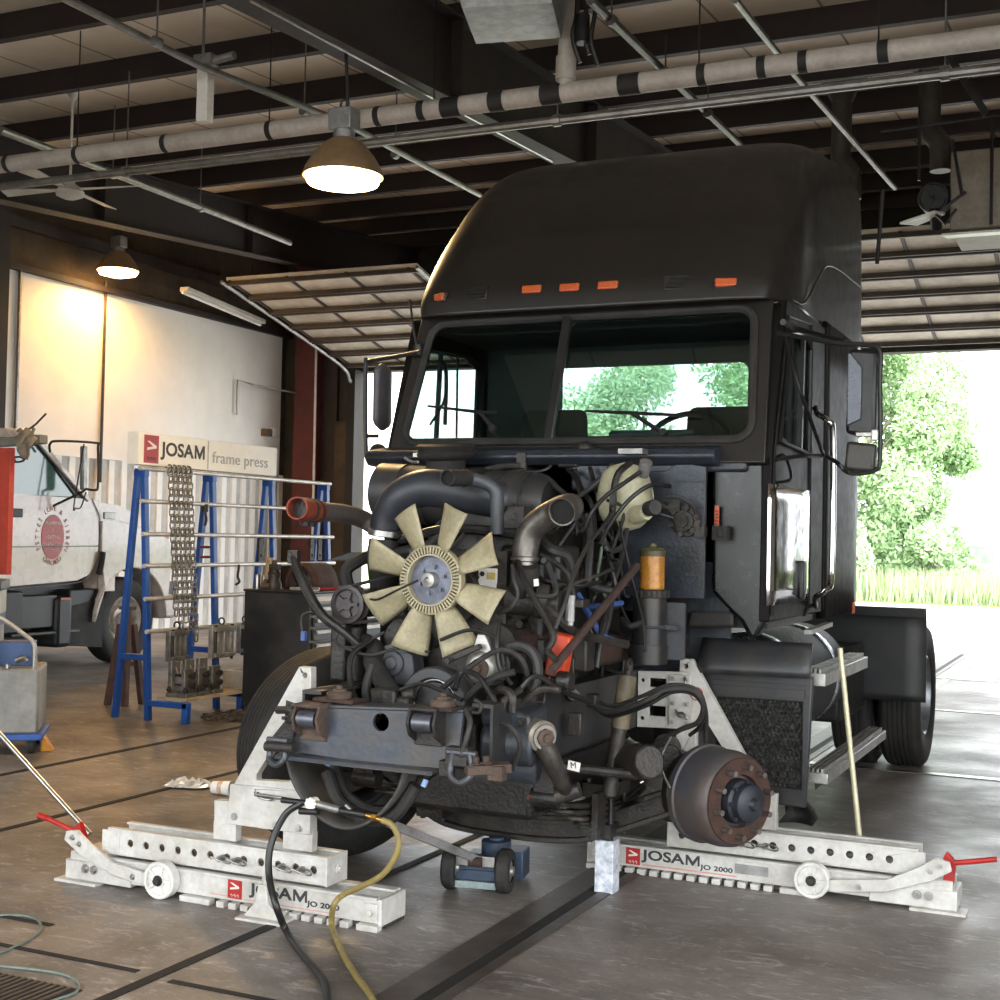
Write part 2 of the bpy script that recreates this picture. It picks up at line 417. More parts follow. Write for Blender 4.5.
for i, x in enumerate((-5.05,-11.3,1.6)):
    g = MB()
    def slab(x0, x1, d0, d1):
        g.hexa([(x0,-2.5,zr(-2.5)-d1),(x1,-2.5,zr(-2.5)-d1),(x1,20.5,zr(20.5)-d1),(x0,20.5,zr(20.5)-d1),
                (x0,-2.5,zr(-2.5)-d0),(x1,-2.5,zr(-2.5)-d0),(x1,20.5,zr(20.5)-d0),(x0,20.5,zr(20.5)-d0)])
    slab(x,x+.24,.935,.95); slab(x+.113,x+.127,.25,.94); slab(x,x+.24,.25,.265)
    for y in (6.5,9.5,12.5,15.5): g.bx(x+.01,x+.23,y,y+.015,zr(y)-.94,zr(y)-.26)
    struct(g, 'ceiling_beam_%d' % (20+i), darkm, smooth=0)

# overhead doors, rolled up flat below the roof
slatm = mat('door_section', 'dcd2c2', .6, 0, 'a29782', .5, 1.2)
ribm = mat('door_rib', '4d443b', .6, .2, '372f29', .5, 4)
for d, (x0, x1) in enumerate(((-12.3,-9.05),(-8.65,1.2))):
    def zd(y): return 4.52+max(0,(20.15-y))*.235
    t = bpy.data.objects.new('door_%d' % (d+1), None); COL.objects.link(t); t.location = (x0,20.3,4.5); t['kind'] = 'structure'; ORG[t.name] = V((x0,20.3,4.5))
    for k in range(6):
        ya, yb = 20.1-k*.59, 20.1-(k+1)*.59+.012
        g = MB().hexa([(x0,yb,zd(yb)+.03),(x1,yb,zd(yb)+.03),(x1,ya,zd(ya)+.03),(x0,ya,zd(ya)+.03),(x0,yb,zd(yb)+.075),(x1,yb,zd(yb)+.075),(x1,ya,zd(ya)+.075),(x0,ya,zd(ya)+.075)])
        s = g.build('door_panel', slatm, t, smooth=0)
        g = MB()
        for y in (ya-.02, yb+.05): g.bx(x0,x1,y-.03,y+.02,zd(y)-.035,zd(y)+.03)
        xx = x0+.05
        while xx < x1:
            g.bar((xx,yb,zd(yb)+.02),(xx,ya,zd(ya)+.02),.045,.03); xx += 1.02
        g.build('rib_frame', ribm, s, smooth=0)
    g = MB()
    for xs in (x0-.04, x1+.04):
        g.tube([(xs,20.35,.2),(xs,20.35,3.9),(xs,20.25,4.3),(xs,19.9,4.54),(xs,18.2,zd(18.2)-.02),(xs,16.5,zd(16.5)-.02)], .03, 6)
    g.build('track', galv, t)
trim(MB().bx(-13.852,-13.845,-2.4,20.4,0,2.65), mat('sheet_valley','c9c6bf',.6,0,'94928c',.5,1.2))
struct(MB().bx(5.7,45,-40,60,-.25,-.03), 'ground_yard', mat("forecourt_concrete","a5a19a",.8,0,"8f8a82",.5,.6), smooth=0)

# ------------------------------------------------------------------ things under the roof
pvc = mat('grey_white_pipe', 'b5aca2', .55, 0, '9a9086', .5, 4)
band = mat('black_tape', '1d1b1a', .7, 0, '2a2725', .5, 8)
cond = mat('conduit', '8b8985', .42, .7, '6a6763', .5, 6)
cpaint = mat('conduit_dark', '56524d', .5, .6, '3f3b37', .5, 6)
whitefix = mat('fixture_white', 'd8d4cc', .5, 0, 'bdb8ae', .5, 5)
t = thing('ceiling_pipe', 'fat pale overhead pipe wrapped with black tape bands', 'pipe', (-4.3,9.0,4.85))
P0, P1 = V((-12.5,9.0,4.86)), V((3.5,9.0,4.86))
MB().cyl(P0, P1, .073, n=20).build('pipe', pvc, t)
for x, wd in ((-9.1,.05),(-8.3,.05),(-7.35,.05),(-6.3,.05),(-5.3,.05),(-4.92,.06),(-4.72,.16),(-4.32,.12),(-3.9,.16),(-3.3,.16),(-2.72,.06),(-2.3,.06),(-2.02,.06),(-1.5,.07),(-.62,.06)):
    MB().cyl((x,9,4.86),(x+wd,9,4.86),.077,n=20,caps=False).build('tape_band', band, t)
b = MB(); b.cyl((-3.72,9.0,4.9),(-3.72,9.0,5.75),.06); b.cyl((-3.72,9,4.95),(-3.72,9,5.12),.075)
b.build('branch_pipe', pvc, t)
for x in (-8.3,-6.3,-4.8,-2.72,-1.5): MB().cyl((x,9,4.9),(x,9,zr(9)-.02),.006,n=6).build('hanger', black, t)
def pipe_thing(name, label, cat, pts, r, m, group=None, n=10, k=1, clamps=()):
    t = thing(name, label, cat, pts[0], group)
    MB().tube(pts, r, n, k, smooth=False).build('pipe', m, t)
    for f, up in clamps:
        b = MB(); p = V(pts[0]).lerp(V(pts[-1]), f)
        b.cyl(p-V((0,0,r*1.2)), p+V((0,0,up)), .007, n=6); d = (V(pts[-1])-V(pts[0])).normalized()
        b.cyl(p-d*.03, p+d*.03, r*1.35, n=10); b.build('clamp', m, t)
    return t
pipe_thing('conduit', 'grey conduit running across the hall below the taped pipe', 'conduit', [(-13,9.35,4.78),(3.5,9.35,4.78)], .035, cond, clamps=[(f,.9) for f in (.1,.3,.55,.72,.9)])
pipe_thing('conduit', 'thin grey conduit lying along the underside of the roof sheets at left', 'conduit', [(-13,6.6,5.45),(-5.1,6.6,5.45)], .022, cond, clamps=[(.2,.3),(.5,.3)])
pipe_thing('conduit', 'grey pipe above the dome lamp sloping back to the cab', 'conduit', [(-5.995,6.312,4.9), (-6.14,7.888,5), (-5.997,9.664,5.08), (-6.17,12.642,5.2)], .027, cond, clamps=[(.15,.6),(.45,.6),(.7,.6)])
pipe_thing('conduit', 'thin bright conduit along the big dark roof girder', 'conduit', [(-4.825,6.66,4.83),(-4.859,11.465,5.12)], .012, steel)
pipe_thing('conduit', 'grey pipe crossing behind the ceiling fan toward the back door', 'conduit', [(-9.001,8.802,5.1),(-9.283,10.54,5.2),(-9.598,12.682,5.3),(-9.934,14.729,5.4)], .036, cond, clamps=[(.3,.7),(.6,.7)])
pipe_thing('conduit', 'jointed dark pipe dropping from the duct toward the cab roof', 'conduit', [(-3.257,8.276,5.2),(-3.371,9.617,5.35),(-3.44,12.875,5.5)], .032, cpaint, clamps=[(.1,.4),(.4,.3),(.7,.3)])
pipe_thing('conduit', 'grey pipe slanting down to the rear door beside the flues', 'conduit', [(-2.502,9.113,5.4),(-2.516,11.056,5.5),(-2.123,13.824,5.2)], .026, cond)
pipe_thing('conduit', 'vertical conduit down the white wall below the far dome lamp', 'conduit', [(-13.77,15.62,5.3),(-13.77,15.62,2.3)], .022, cpaint)
pipe_thing('air_line', 'wall pipe bracket at the end of the white wall panels', 'bracket', [(-13.74,18.9,3.6),(-13.74,18.9,4.2),(-13.5,19.0,4.12),(-13.4,20.3,4.1)], .018, galv)
pipe_thing('conduit', 'white downpipe on the dark red column at the back', 'conduit', [(-12.95,20.15,0.4),(-12.98,20.15,4.9)], .022, whitefix)

# dome lamps
lens = emit('lamp_lens', 'ffca82', 12.)
shade = mat('lamp_shade', '8a6f4e', .45, .2, '6b5640', .5, 4)  # warm brown colour stands in for lamplight glowing through the shade
def dome(label, c, r, warm, power, hang):
    x, y, z = c
    t = thing('dome_lamp', label, 'lamp', (x,y,z), 'dome lamps under the roof')
    s = r/.3
    prof = [(.07,.29),(.1,.275),(.16,.235),(.23,.15),(.28,.065),(.3,.01),(.3,0)]
    b = MB(); b.rev((x,y,z), (0,0,1), [(q*s,h*s) for q, h in prof]+[(q*s*.97,h*s) for q, h in prof[::-1]], 36, False)
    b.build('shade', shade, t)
    MB().rev((x,y,z), (0,0,1), [(.29*s,.012*s),(.26*s,-.05*s),(.12*s,-.085*s),(.0,-.09*s)], 32, False).build('lens', lens, t)
    b = MB(); b.box((x,y,z+.42*s), (.19*s,.15*s,.16*s)); b.cyl((x,y,z+.28*s),(x,y,z+.35*s),.08*s)
    b.build('ballast_box', galv, t, bevel=.008)
    b = MB(); b.tube([(x,y,z+.49*s),(x+.02,y,z+.56*s),(x,y,z+hang)], .012, 6); b.torus((x,y,z+.54*s),(0,1,0),.035*s,.008*s,16,6)
    b.build('hook', black, t)
    li = bpy.data.lights.new('lamp_light', 'SPOT'); li.energy = power; li.color = warm; li.shadow_soft_size = .2*s; li.spot_size = R(172); li.spot_blend = .5
    lo = bpy.data.objects.new('lamp_light', li); COL.objects.link(lo); lo.location = (0,0,-.11*s); lo.parent = t
    return t
dome('large dome lamp glowing warm white left of the cab roof', (-4.908,7.9,4.074), .28, (1,.70,.35), 110, .86)
dome('distant dome lamp lighting the white left wall', (V((-13.25,15.273,5.346))), .3, (1,.47,.09), 70, .8)

# ceiling fan
fx, fy = (-9.482,10.2,4.953)[0], 10.2
t = thing('ceiling_fan', 'white ceiling fan with four thin blades on a long rod', 'fan', (fx,fy,4.7))
zt = zr(fy)-.04; zf = (-9.482,10.2,4.953)[2]
b = MB(); b.cyl((fx,fy,zf),(fx,fy,zt),.013,n=8); b.build('rod', whitefix, t)
MB().rev((fx,fy,zt), (0,0,-1), [(.03,-.02),(.09,0),(.08,.06),(.05,.12),(.02,.18)], 20).build('canopy', whitefix, t)
MB().rev((fx,fy,zf), (0,0,-1), [(.03,-.12),(.05,-.06),(.1,-.03),(.14,.02),(.13,.06),(.06,.09)], 24).build('motor', whitefix, t)
for k in range(4):
    a = R(-2+90*k+12); d = V((cos(a),sin(a),0)); q = V((-sin(a),cos(a),0))
    b = MB(); o = V((fx,fy,zf-.0))
    b.hexa([o+d*.12-q*.03, o+d*.75-q*.07+V((0,0,-.02)), o+d*.75+q*.07+V((0,0,.02)), o+d*.12+q*.03,
            o+d*.12-q*.03+V((0,0,.01)), o+d*.75-q*.07+V((0,0,-.01)), o+d*.75+q*.07+V((0,0,.03)), o+d*.12+q*.03+V((0,0,.01))])
    b.build('blade', whitefix, t)
# junction cylinder hanging from the pipe
p = V((-6.327,8.2,5.126))
t = thing('junction_box', 'long white box hanging under the roof pipe', 'box', p-V((0,0,.45)))
b = MB(); b.box(p-V((0,0,.22)), (.1,.09,.42)); b.build('box', whitefix, t, bevel=.008)
b = MB(); b.box(p+V((0,0,.04)), (.16,.1,.08)); b.cyl(p+V((.06,0,.03)), p+V((.26,0,.05)), .03); b.cyl(p+V((-.03,0,.05)),p+V((-.03,0,zr(8.2)-p.z-.02)),.012,n=6)
b.build('fitting', galv, t)
# tube light on the left wall end
a, c = V((-13,16.465,5.281)), V((-13,18.516,5.093))
t = thing('tube_light', 'slim white tube light fixture beside the open back door', 'lamp', a)
b = MB(); b.bar(a, c, .16, .07); b.build('housing', whitefix, t, bevel=.01)
b = MB(); b.cyl(a-V((0,.04,.06)), c-V((0,.04,.06)), .02, n=10); b.build('tube', mat('dead_tube','efeeea',.3,0,'dcdad5',.3,4), t)
for q in (a+V((0,.3,-.1)), c+V((0,-.3,.1))): MB().cyl(q, q+V((0,0,.8)), .008, n=6).build('hanger', black, t)

p = V((-13.72,19.933,3.391))
t = thing('wall_fixture', 'small white fixture at the back end of the white wall', 'light fixture', p-V((0,0,.1)))
MB().box(p+V((-.03,.1,0)), (.12,.22,.16)).build('housing', whitefix, t, bevel=.01)
MB().box(p+V((-.03,-.12,-.02)), (.12,.2,.13)).build('hood', mat('fixture_brown','6a5c4a',.6,.1,'4c4134',.5,8), t, bevel=.01)
# heaters and flues
t = thing('air_duct_box', 'square galvanised duct box under the roof above the cab', 'duct', (-2.9,7.2,5.2))
q = [V(p) for p in ((-4.111,8.081,5.2), (-3.511,8.229,5.2), (-3.695,8.837,5.2), (-4.314,8.719,5.2))]
b = MB(); b.hexa(q+[p+V((0,0,.45)) for p in (q[0]+V((-.1,-.1,0)),q[1]+V((.03,-.1,0)),q[2]+V((.03,.1,0)),q[3]+V((-.1,.1,0)))]); b.build('hood', galv, t, smooth=0)
b = MB(); b.hexa([p+V((0,0,.45)) for p in q]+[p+V((0,0,.6)) for p in q]); b.build('flange', darkm, t, smooth=0)
e = q[2]; y = e.y
for (dx, k) in ((.1,.0),(.17,.05),(.24,-.04)):
    MB().tube([(e.x+dx,y,zr(y)-.05),(e.x+dx+.02,y,5.4),(e.x+dx-.01,y,5.2+k),(e.x+dx+.03,y+.05,5.02+k)], .018, 8).build('cable', black, t)
MB().cyl((e.x+.16,y,5.14),(e.x+.16,y,5.34),.055).build('junction', black, t)
def flue(label, px, y, z0, r):
    x = px
    t = thing('flue_pipe', label, 'flue', (x,y,z0), 'flue pipes through the roof')
    MB().tube([(x+.1,y,z0-.35),(x+.09,y,z0-.1),(x,y,z0+.05),(x,y,z0+.3),(x,y,zr(y)-.03)], r, 14, 4).build('pipe', fluem, t)
    MB().rev((x,y,zr(y)-.3), (0,0,1), [(r,0),(r*1.9,.2),(r*2.6,.26)], 20, False).build('collar', darkm, t)
fluem = mat('flue_metal','4b4742',.55,.5,'322f2b',.5,5)
p = (-2.578,13.4,5.914); flue('dark flue pipe rising above the cab rear corner', p[0], 13.4, p[2]-.55, .1)
p = (-1.699,13.1,5.534); flue('dark flue pipe above the hanging unit heater', p[0], 13.1, p[2]-.05, .1)
a = V((-1.459,12.6,5.184)); c = V((-1.45,12.6,4.37)); k = 1.3; yh = 12.6
t = thing('unit_heater', 'beige unit heater box hanging from a frame at upper right', 'heater', (a.x+.5,yh+.4,c.z))
heat = mat('heater_beige','8c8375',.55,.1,'6f675a',.5,4)
b = MB(); b.bx(a.x,a.x+1.2,yh+.05,yh+1.0,c.z+.1,a.z); b.build('case', heat, t, bevel=.015)
b = MB(); b.hexa([(a.x-.04,yh-.2,c.z),(a.x+1.0,yh-.2,c.z),(a.x+1.0,yh+.25,c.z+.07),(a.x-.04,yh+.25,c.z+.07)]+[(a.x-.04,yh-.2,c.z+.02),(a.x+1.0,yh-.2,c.z+.02),(a.x+1.0,yh+.25,c.z+.09),(a.x-.04,yh+.25,c.z+.09)])
b.build('louvre', mat('louvre_pale','d0cbc0',.4,.2,'b5b0a5',.5,5), t, smooth=0)
m_ = V((a.x-.14,yh,c.z+.40)); b = MB(); b.cyl(m_, m_+V((0,.22,0)), .13); b.torus(m_,(0,1,0),.125,.014); b.cyl(m_+V((.02,-.02,-.12)), m_+V((.02,.1,-.26)), .05)
for i in range(3):
    an = i*2.09; b.bar(m_+V((0,-.01,0)),m_+V((.12*cos(an),-.01,.12*sin(an))),.05,.01,(0,1,0))
b.build('blower', black, t)
for pts in ([(a.x-.26,yh-.05,zr(yh)-.3),(a.x-.26,yh-.05,c.z+.55)], [(a.x+.36,yh-.05,a.z+.25),(a.x+.36,yh-.05,c.z+.1)], [(a.x-.6,yh-.05,a.z+.22),(a.x+.36,yh-.05,a.z+.25),(a.x+1.3,yh-.05,a.z+.27)],
            [(a.x+.03,yh-.1,a.z+.06),(a.x+.12,yh-.1,a.z-.45),(a.x+.15,yh-.1,c.z+.4),(a.x-.06,yh-.1,c.z+.25)], [(a.x-.13,yh-.1,c.z+.25),(a.x-.02,yh-.12,c.z+.12),(a.x+.07,yh-.1,c.z+.25)]):
    MB().tube(pts, .015, 8, 1, smooth=False).build('hanging_frame', black, t)
MB().bar((a.x-.1,yh-.1,a.z+.98),(a.x+.32,yh-.1,a.z+.25),.06,.06).build('frame_brace', black, t)
b = MB(); b.hexa([(a.x-.4,yh-.2,c.z+.13),(a.x-.1,yh-.2,c.z+.21),(a.x-.04,yh+.04,c.z+.24),(a.x-.28,yh+.04,c.z+.16)]+[(a.x-.4,yh-.2,c.z+.15),(a.x-.1,yh-.2,c.z+.23),(a.x-.04,yh+.04,c.z+.26),(a.x-.28,yh+.04,c.z+.18)])
b.build('deflector', whitefix, t, smooth=0)
pipe_thing('hanging_rod', 'thin black rod hanging by the cab rear corner', 'rod', [(-1.621,10,4.203),(-1.656,10,3.664)], .015, black)

# ------------------------------------------------------------------ the semi truck: cab
XC = -2.61
T = thing('semi_truck', 'black semi truck stripped to its bare engine with the hood and one front wheel off', 'truck', (XC,6.5,0))
def sym(fn):
    for s in (-1, 1): fn(s)
HW = 1.04
# front panel with the windshield opening
y0, zb = 6.42, 2.015
sl_v = V((0,.24,.70)).normalized()
fm = axes((XC,y0,zb), (1,0,0), sl_v)
ws = [(p[0]*(1-.055*(p[1]-.1)/.73),p[1]) for p in rect(-.965,.10,.965,.82,.09)]
MB().plate([(-HW,-.02),(HW,-.02),(HW*.96,.86),(HW*.94,.88),(-HW*.94,.88),(-HW*.96,.86)], [ws], .05, fm).build('cab_front', fairpaint, T, bevel=.006)
b = MB(); b.tube([fm @ V((u,v,.03)) for u, v in ws], .022, 8, 1, smooth=False, closed=True); g0 = b.build('windshield_gasket', rubber, T)
b = MB(); b.bar(fm @ V((-.10,.10,.035)), fm @ V((-.10,.83,.035)), .05, .03, (0,-1,0)); b.build('windshield_divider', black, T, bevel=.006)
for u0, u1 in ((-.96,-.12),(-.08,.96)):
    MB().plate([(p[0]*(1-.055*(p[1]-.1)/.73),p[1]) for p in rect(u0,.105,u1,.815,.07)], [], .006, fm @ M.Translation((0,0,.012))).build('windshield_pane', gl_tint, T, smooth=0)
# cab walls
def side(s):
    x = XC+s*HW
    mx = face_x(x)
    out = [(6.42,1.24),(7.64,1.24),(7.64,2.84),(6.70,2.84),(6.43,2.06)]
    ye = 7.24 if s > 0 else 7.56
    win = [(6.56,2.12),(ye-.02,2.10),(ye,2.66),(ye-.19,2.72),(6.76,2.68)]
    MB().plate(out, [win], .05, mx).build('cab_side', blacksatin, T, bevel=.006)
    MB().plate(win, [], .006, mx).build('door_window', gl_clear, T, smooth=0)
    b = MB(); b.tube([(x+s*.03,p[0],p[1]) for p in win], .014, 8, 1, smooth=False, closed=True)
    b.bar((x+s*.03,7.02,2.11),(x+s*.03,7.06,2.71),.03,.02,(1,0,0)); b.build('door_window_frame', black, T)
    b = MB(); b.tube([(x+s*.026,6.47,1.27),(x+s*.026,6.47,2.05),(x+s*.026,6.72,2.76),(x+s*.026,7.27,2.8),(x+s*.026,7.3,1.3),(x+s*.026,7.2,1.24)], .008, 6, 1, smooth=False)
    b.build('door_seam', black, T)
sym(side)
def pillar(s):
    def f(u, v):
        a = fm @ V((s*HW*(.985-.045*v),v*.87-.02,.0)); c = V((XC+s*(HW+.006), 6.44+.27*max(0,v), a.z)); m = V((c.x, a.y-.005, a.z))
        return a*(1-u)**2+m*(2*u*(1-u))+c*u*u
    MB().grid(f, 8, 12).build('corner_pillar', blacksatin, T, smooth=60, solid=.012)
sym(pillar)
b = MB(); mx = face_y(7.62)
rw = rect(-3.2,2.0,-1.97,2.66,.06)
b.plate(rect(XC-HW,1.24,XC+HW,2.84), [rw], .05, mx); b.build('cab_rear_wall', mat('cab_trim','4c4e4f',.8,0,'3c3e40',.5,5), T)  # trim colour lightened to stand in for haze on the windshield
MB().plate(rw, [], .006, mx).build('rear_window', gl_clear, T, smooth=0)
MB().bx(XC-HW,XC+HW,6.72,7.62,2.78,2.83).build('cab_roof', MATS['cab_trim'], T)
MB().bx(XC-HW,XC+HW,6.5,7.62,1.2,1.26).build('cab_floor', black, T)
# interior: dash and seat colours lightened to stand in for windshield haze
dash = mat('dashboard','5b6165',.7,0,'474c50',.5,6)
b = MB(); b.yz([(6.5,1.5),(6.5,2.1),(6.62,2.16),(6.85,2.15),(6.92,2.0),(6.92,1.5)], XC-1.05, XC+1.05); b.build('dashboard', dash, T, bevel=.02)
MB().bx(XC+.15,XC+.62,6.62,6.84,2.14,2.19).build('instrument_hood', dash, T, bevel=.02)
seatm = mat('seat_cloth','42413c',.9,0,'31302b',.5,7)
for px, y in ((721,7.25),(552,7.25)):
    x = (-2.031,7.25,2.402)[0] if px == 721 else (-3.042,7.25,2.425)[0]
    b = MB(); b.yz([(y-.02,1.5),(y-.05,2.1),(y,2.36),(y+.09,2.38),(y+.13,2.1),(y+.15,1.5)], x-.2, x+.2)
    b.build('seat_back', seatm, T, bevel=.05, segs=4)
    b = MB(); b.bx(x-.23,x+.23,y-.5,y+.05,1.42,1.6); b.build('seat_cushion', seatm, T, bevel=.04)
a = V((-2.146,6.98,2.269)); st = axes(a+V((0,0,-.13)), (1,0,0), (0,.62,.78))
b = MB(); b.torus(st.translation, st.col[2].to_3d(), .23, .016, 36, 8)
for an in (20,160,270): b.tube([st.translation, st @ V((.23*cos(R(an)),.23*sin(R(an)),0))], .014, 6, 1, smooth=False)
b.cyl(st.translation, st.translation+V((0,-.3,-.28)), .03); b.build('steering_wheel', black, T)
# roof fairing: hoops from the visor to the open rear
H = [(6.70,6.56,2.83,.985),(6.72,6.59,2.95,1.0),(6.76,6.68,3.1,1.015),(6.85,6.83,3.3,1.03),(6.97,7.01,3.5,1.04),(7.12,7.2,3.68,1.045),(7.34,7.43,3.84,1.035),(7.62,7.72,3.945,1.04),(8.0,8.06,4.00,1.045),(8.4,8.42,4.03,1.05),(8.82,8.82,4.045,1.05)]
def hoop(t):
    f = t*(len(H)-1); i = min(int(f), len(H)-2); f -= i
    p = [H[max(0,i-1)],H[i],H[i+1],H[min(len(H)-1,i+2)]]
    return [.5*((2*p[1][k])+(p[2][k]-p[0][k])*f+(2*p[0][k]-5*p[1][k]+4*p[2][k]-p[3][k])*f*f+(3*p[1][k]-p[0][k]-3*p[2][k]+p[3][k])*f**3) for k in range(4)]
def fair(t, s):
    yb, yt, zt, wd = hoop(t); a = pi*(1-s)
    c = cos(a); q = abs(sin(a)); n_ = 6.5+6*max(0,t-.45)/.55; rr = (abs(c)**n_+q**n_)**(-1/n_)
    x = rr*c; h = rr*q
    x *= 1-(.05-.035*t)*h*h
    return (XC+wd*x, yb+(yt-yb)*h, 2.84+(zt-2.84)*h)
FA = MB().grid(fair, 49, 101).build('roof_fairing', fairpaint, T, smooth=60, solid=.012)
def fair_pt(x, z, out=.0):
    """point on the fairing's front, by search"""
    t, s, dt, ds = .15, .5, .15, .5
    for k in range(9):
        _, t, s = min((((p := fair(max(0,t+dt*i/6), min(1,max(0,s+ds*j/12))))[0]-x)**2+(p[2]-z)**2, max(0,t+dt*i/6), min(1,max(0,s+ds*j/12))) for i in range(-6,7) for j in range(-12,13))
        dt *= .5; ds *= .5
    return V(fair(t, s))
# lights and vents set into the visor
def marker(x, z, yaw=0, y=None, sc=1):
    p = fair_pt(x, z)
    m = M.Translation(p) @ M.Rotation(R(yaw),4,'Z') @ M.Rotation(R(-14),4,'X')
    b = MB().box((0,0,0), (.112*sc,.03,.045)); b.bm.transform(m)
    o = b.build('marker_light', amber, T, bevel=.008)
    b = MB().box((0,.008,0), (.124*sc,.02,.056)); b.bm.transform(m); b.build('bezel', black, o, bevel=.005)
q = (-2.894,6.63,2.947); marker(q[0], q[2]); q = (-2.676,6.62,2.944); marker(q[0], q[2]); q = (-2.459,6.63,2.943); marker(q[0], q[2])
q = (-1.83,6.68,2.92); marker(q[0], q[2], 14); q = (-3.461,6.7,2.936); marker(q[0], q[2], -30)
shadeblack = mat('painted_shade_black','050505',.8,0,'080808',.3,9)  # black that paints the shade inside vent slots and pipe ends
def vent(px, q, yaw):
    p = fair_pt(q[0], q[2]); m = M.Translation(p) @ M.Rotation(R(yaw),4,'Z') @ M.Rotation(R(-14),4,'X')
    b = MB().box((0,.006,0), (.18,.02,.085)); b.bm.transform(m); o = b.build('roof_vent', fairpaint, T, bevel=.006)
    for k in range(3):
        b = MB(); b.box((.008*k,-.006,-.024+.024*k), (.15,.008,.013)); b.bm.transform(m); b.build('slot_shade', shadeblack, o)  # raised black bars stand in for the shade inside the vent slots
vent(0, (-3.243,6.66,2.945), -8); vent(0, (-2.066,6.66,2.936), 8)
# side extenders behind the cab
def ext(s):
    x = XC+s*1.05
    b = MB().grid(lambda u, v: (x-s*.02*max(0,2*u-1)**4, 7.66+u*1.16+.02*v*u, 1.2+v*1.68), 9, 7)
    o = b.build('side_extender', blacksatin, T, smooth=50, solid=.03)
    b = MB(); b.tube([(x+s*.012,7.69,1.25),(x+s*.016,7.69,2.85)], .008, 6, 1, smooth=False); b.build('seam', black, o)
sym(ext)
b = MB(); b.tube([(XC+1.05,6.9,2.87),(XC+1.055,7.15,2.9),(XC+1.06,7.45,3.08),(XC+1.06,7.8,3.22),(XC+1.06,8.8,3.27)], .006, 6); b.build('fairing_seam', black, T)
b = MB(); p = V((-1.545,8.622,1.204)); b.box(p+V((0,0,.02)), (.02,.03,.07)); b.build('side_marker', amber, T, bevel=.005)
# cowl below the windshield
b = MB(); b.yz([(6.28,2.03),(6.3,2.07),(6.48,2.1),(6.5,1.98),(6.32,1.99)], XC-1.12, XC+.82); b.build('cowl_ledge', bluegrey, T, bevel=.012)
b = MB(); b.bx(XC-1.05,XC+.85,6.5,6.54,.95,2.02); b.build('firewall', bluegrey, T)
b = MB(); b.bx(XC+.06,XC+.62,6.34,6.5,1.86,2.0); b.bx(XC+.0,XC+.95,6.40,6.5,1.96,2.03); b.build('cowl_box', bluegrey, T, bevel=.015)
b = MB().plate([(-2.28,1.34),(-1.84,1.34),(-1.84,1.98),(-1.98,2.0),(-2.05,1.96),(-2.28,1.96)], [], .02, face_y(6.34)); b.build('firewall_plate', bluegrey, T, bevel=.004)
b = MB(); b.bar((-1.99,6.325,1.91),(-1.85,6.325,1.91),.004,.008); b.bar((-1.99,6.325,1.78),(-1.85,6.325,1.78),.004,.008); b.build('plate_crease', black, T)
# corner of the cab between firewall and door
b = MB().plate([(p[0],p[2]) for p in ((-1.845,6.44,2.03),(-1.591,6.44,2.029),(-1.566,6.44,1.239),(-1.607,6.44,1.165),(-1.646,6.44,1.158),(-1.696,6.44,1.248),(-1.772,6.44,1.312),(-1.833,6.44,1.373))], [], .1, face_y(6.48)); b.build('cab_corner', mat('corner_black','0d0c0c',.3,0,'161413',.5,3), T, bevel=.025, segs=3)
b = MB(); b.box((-1.776,6.38,1.662), (.075,.06,.07)); b.bolt((-1.765,6.34,1.662), (0,-1,0), .014, .012); b.build('hood_latch', rubber, T, bevel=.012)
p = V((-1.802,6.395,1.74)); b = MB().box(p, (.022,.006,.11)); o = b.build('model_badge', mat('badge_orange','b5502a',.5,0,'8e3a1e',.5,20), T)
b = MB()
for k in range(5): b.box(p+V((0,-.004,-.035+.016*k)), (.013,.003,.007))
b.build('badge_lettering', mat('badge_dark','3a1a10',.6,0,'2c130c',.5,20), o)
# stainless lower door
z0, z1 = (-1.55,6.358,1.32)[2], (-1.55,6.319,1.902)[2]
b = MB(); b.grid(lambda u, v: (-1.535-.02*abs(2*u-1)**24, 6.40+u*.88, z0+v*(z1-z0)), 24, 8); b.build('stainless_door_panel', mirrorsteel, T, smooth=60, solid=.008)
b = MB(); b.bx(-1.56,-1.525,7.14,7.17,z0+.02,z1); b.build('door_edge_trim', chrome, T)
b = MB(); b.box((-1.52,7.02,1.431), (.03,.05,.2)); b.build('door_latch', black, T, bevel=.01)
# grab handle
b = MB(); b.tube([(-1.53,7.351,2.357),(-1.5,7.26,2.315),(-1.43,7.205,2.266),(-1.42,7.268,2.175),(-1.42,7.293,1.482),(-1.43,7.191,1.378),(-1.5,7.279,1.336),(-1.53,7.429,1.281)], .016, 12); b.build('grab_handle', chrome, T)
# mirror, driver side
my = 6.3
b = MB(); b.tube([(-1.53,6.448,2.633),(-1.251,6.3,2.557),(-1.078,6.3,2.536),(-1.024,6.3,2.502),(-1.023,6.3,2.374),(-1.018,6.3,2.031),(-1.039,6.3,1.962),(-1.151,6.3,1.949),(-1.225,6.35,2.003),(-1.5,7.489,2.104)], .011, 8)
b.tube([(-1.52,6.552,2.638),(-1.42,6.45,2.355),(-1.4,6.785,2.139),(-1.42,7.038,2.075)], .01, 8); b.tube([(-1.53,6.448,2.019),(-1.45,6.609,2.048),(-1.42,7.038,2.075)], .01, 8)
b.tube([(-1.53,6.548,2.702),(-1.5,6.792,2.698),(-1.187,6.35,2.557)], .016, 8); b.tube([(-1.55,6.531,2.039),(-1.5,6.505,2.042),(-1.5,6.642,1.942),(-1.55,6.54,1.912)], .008, 8)
b.build('mirror_arm', black, T)
def slab(name, m, pts, y, th, bev, par):
    o = MB().prism([(p[0], y, p[2]) for p in pts], (0,th,0)).build(name, m, par, bevel=bev); return o
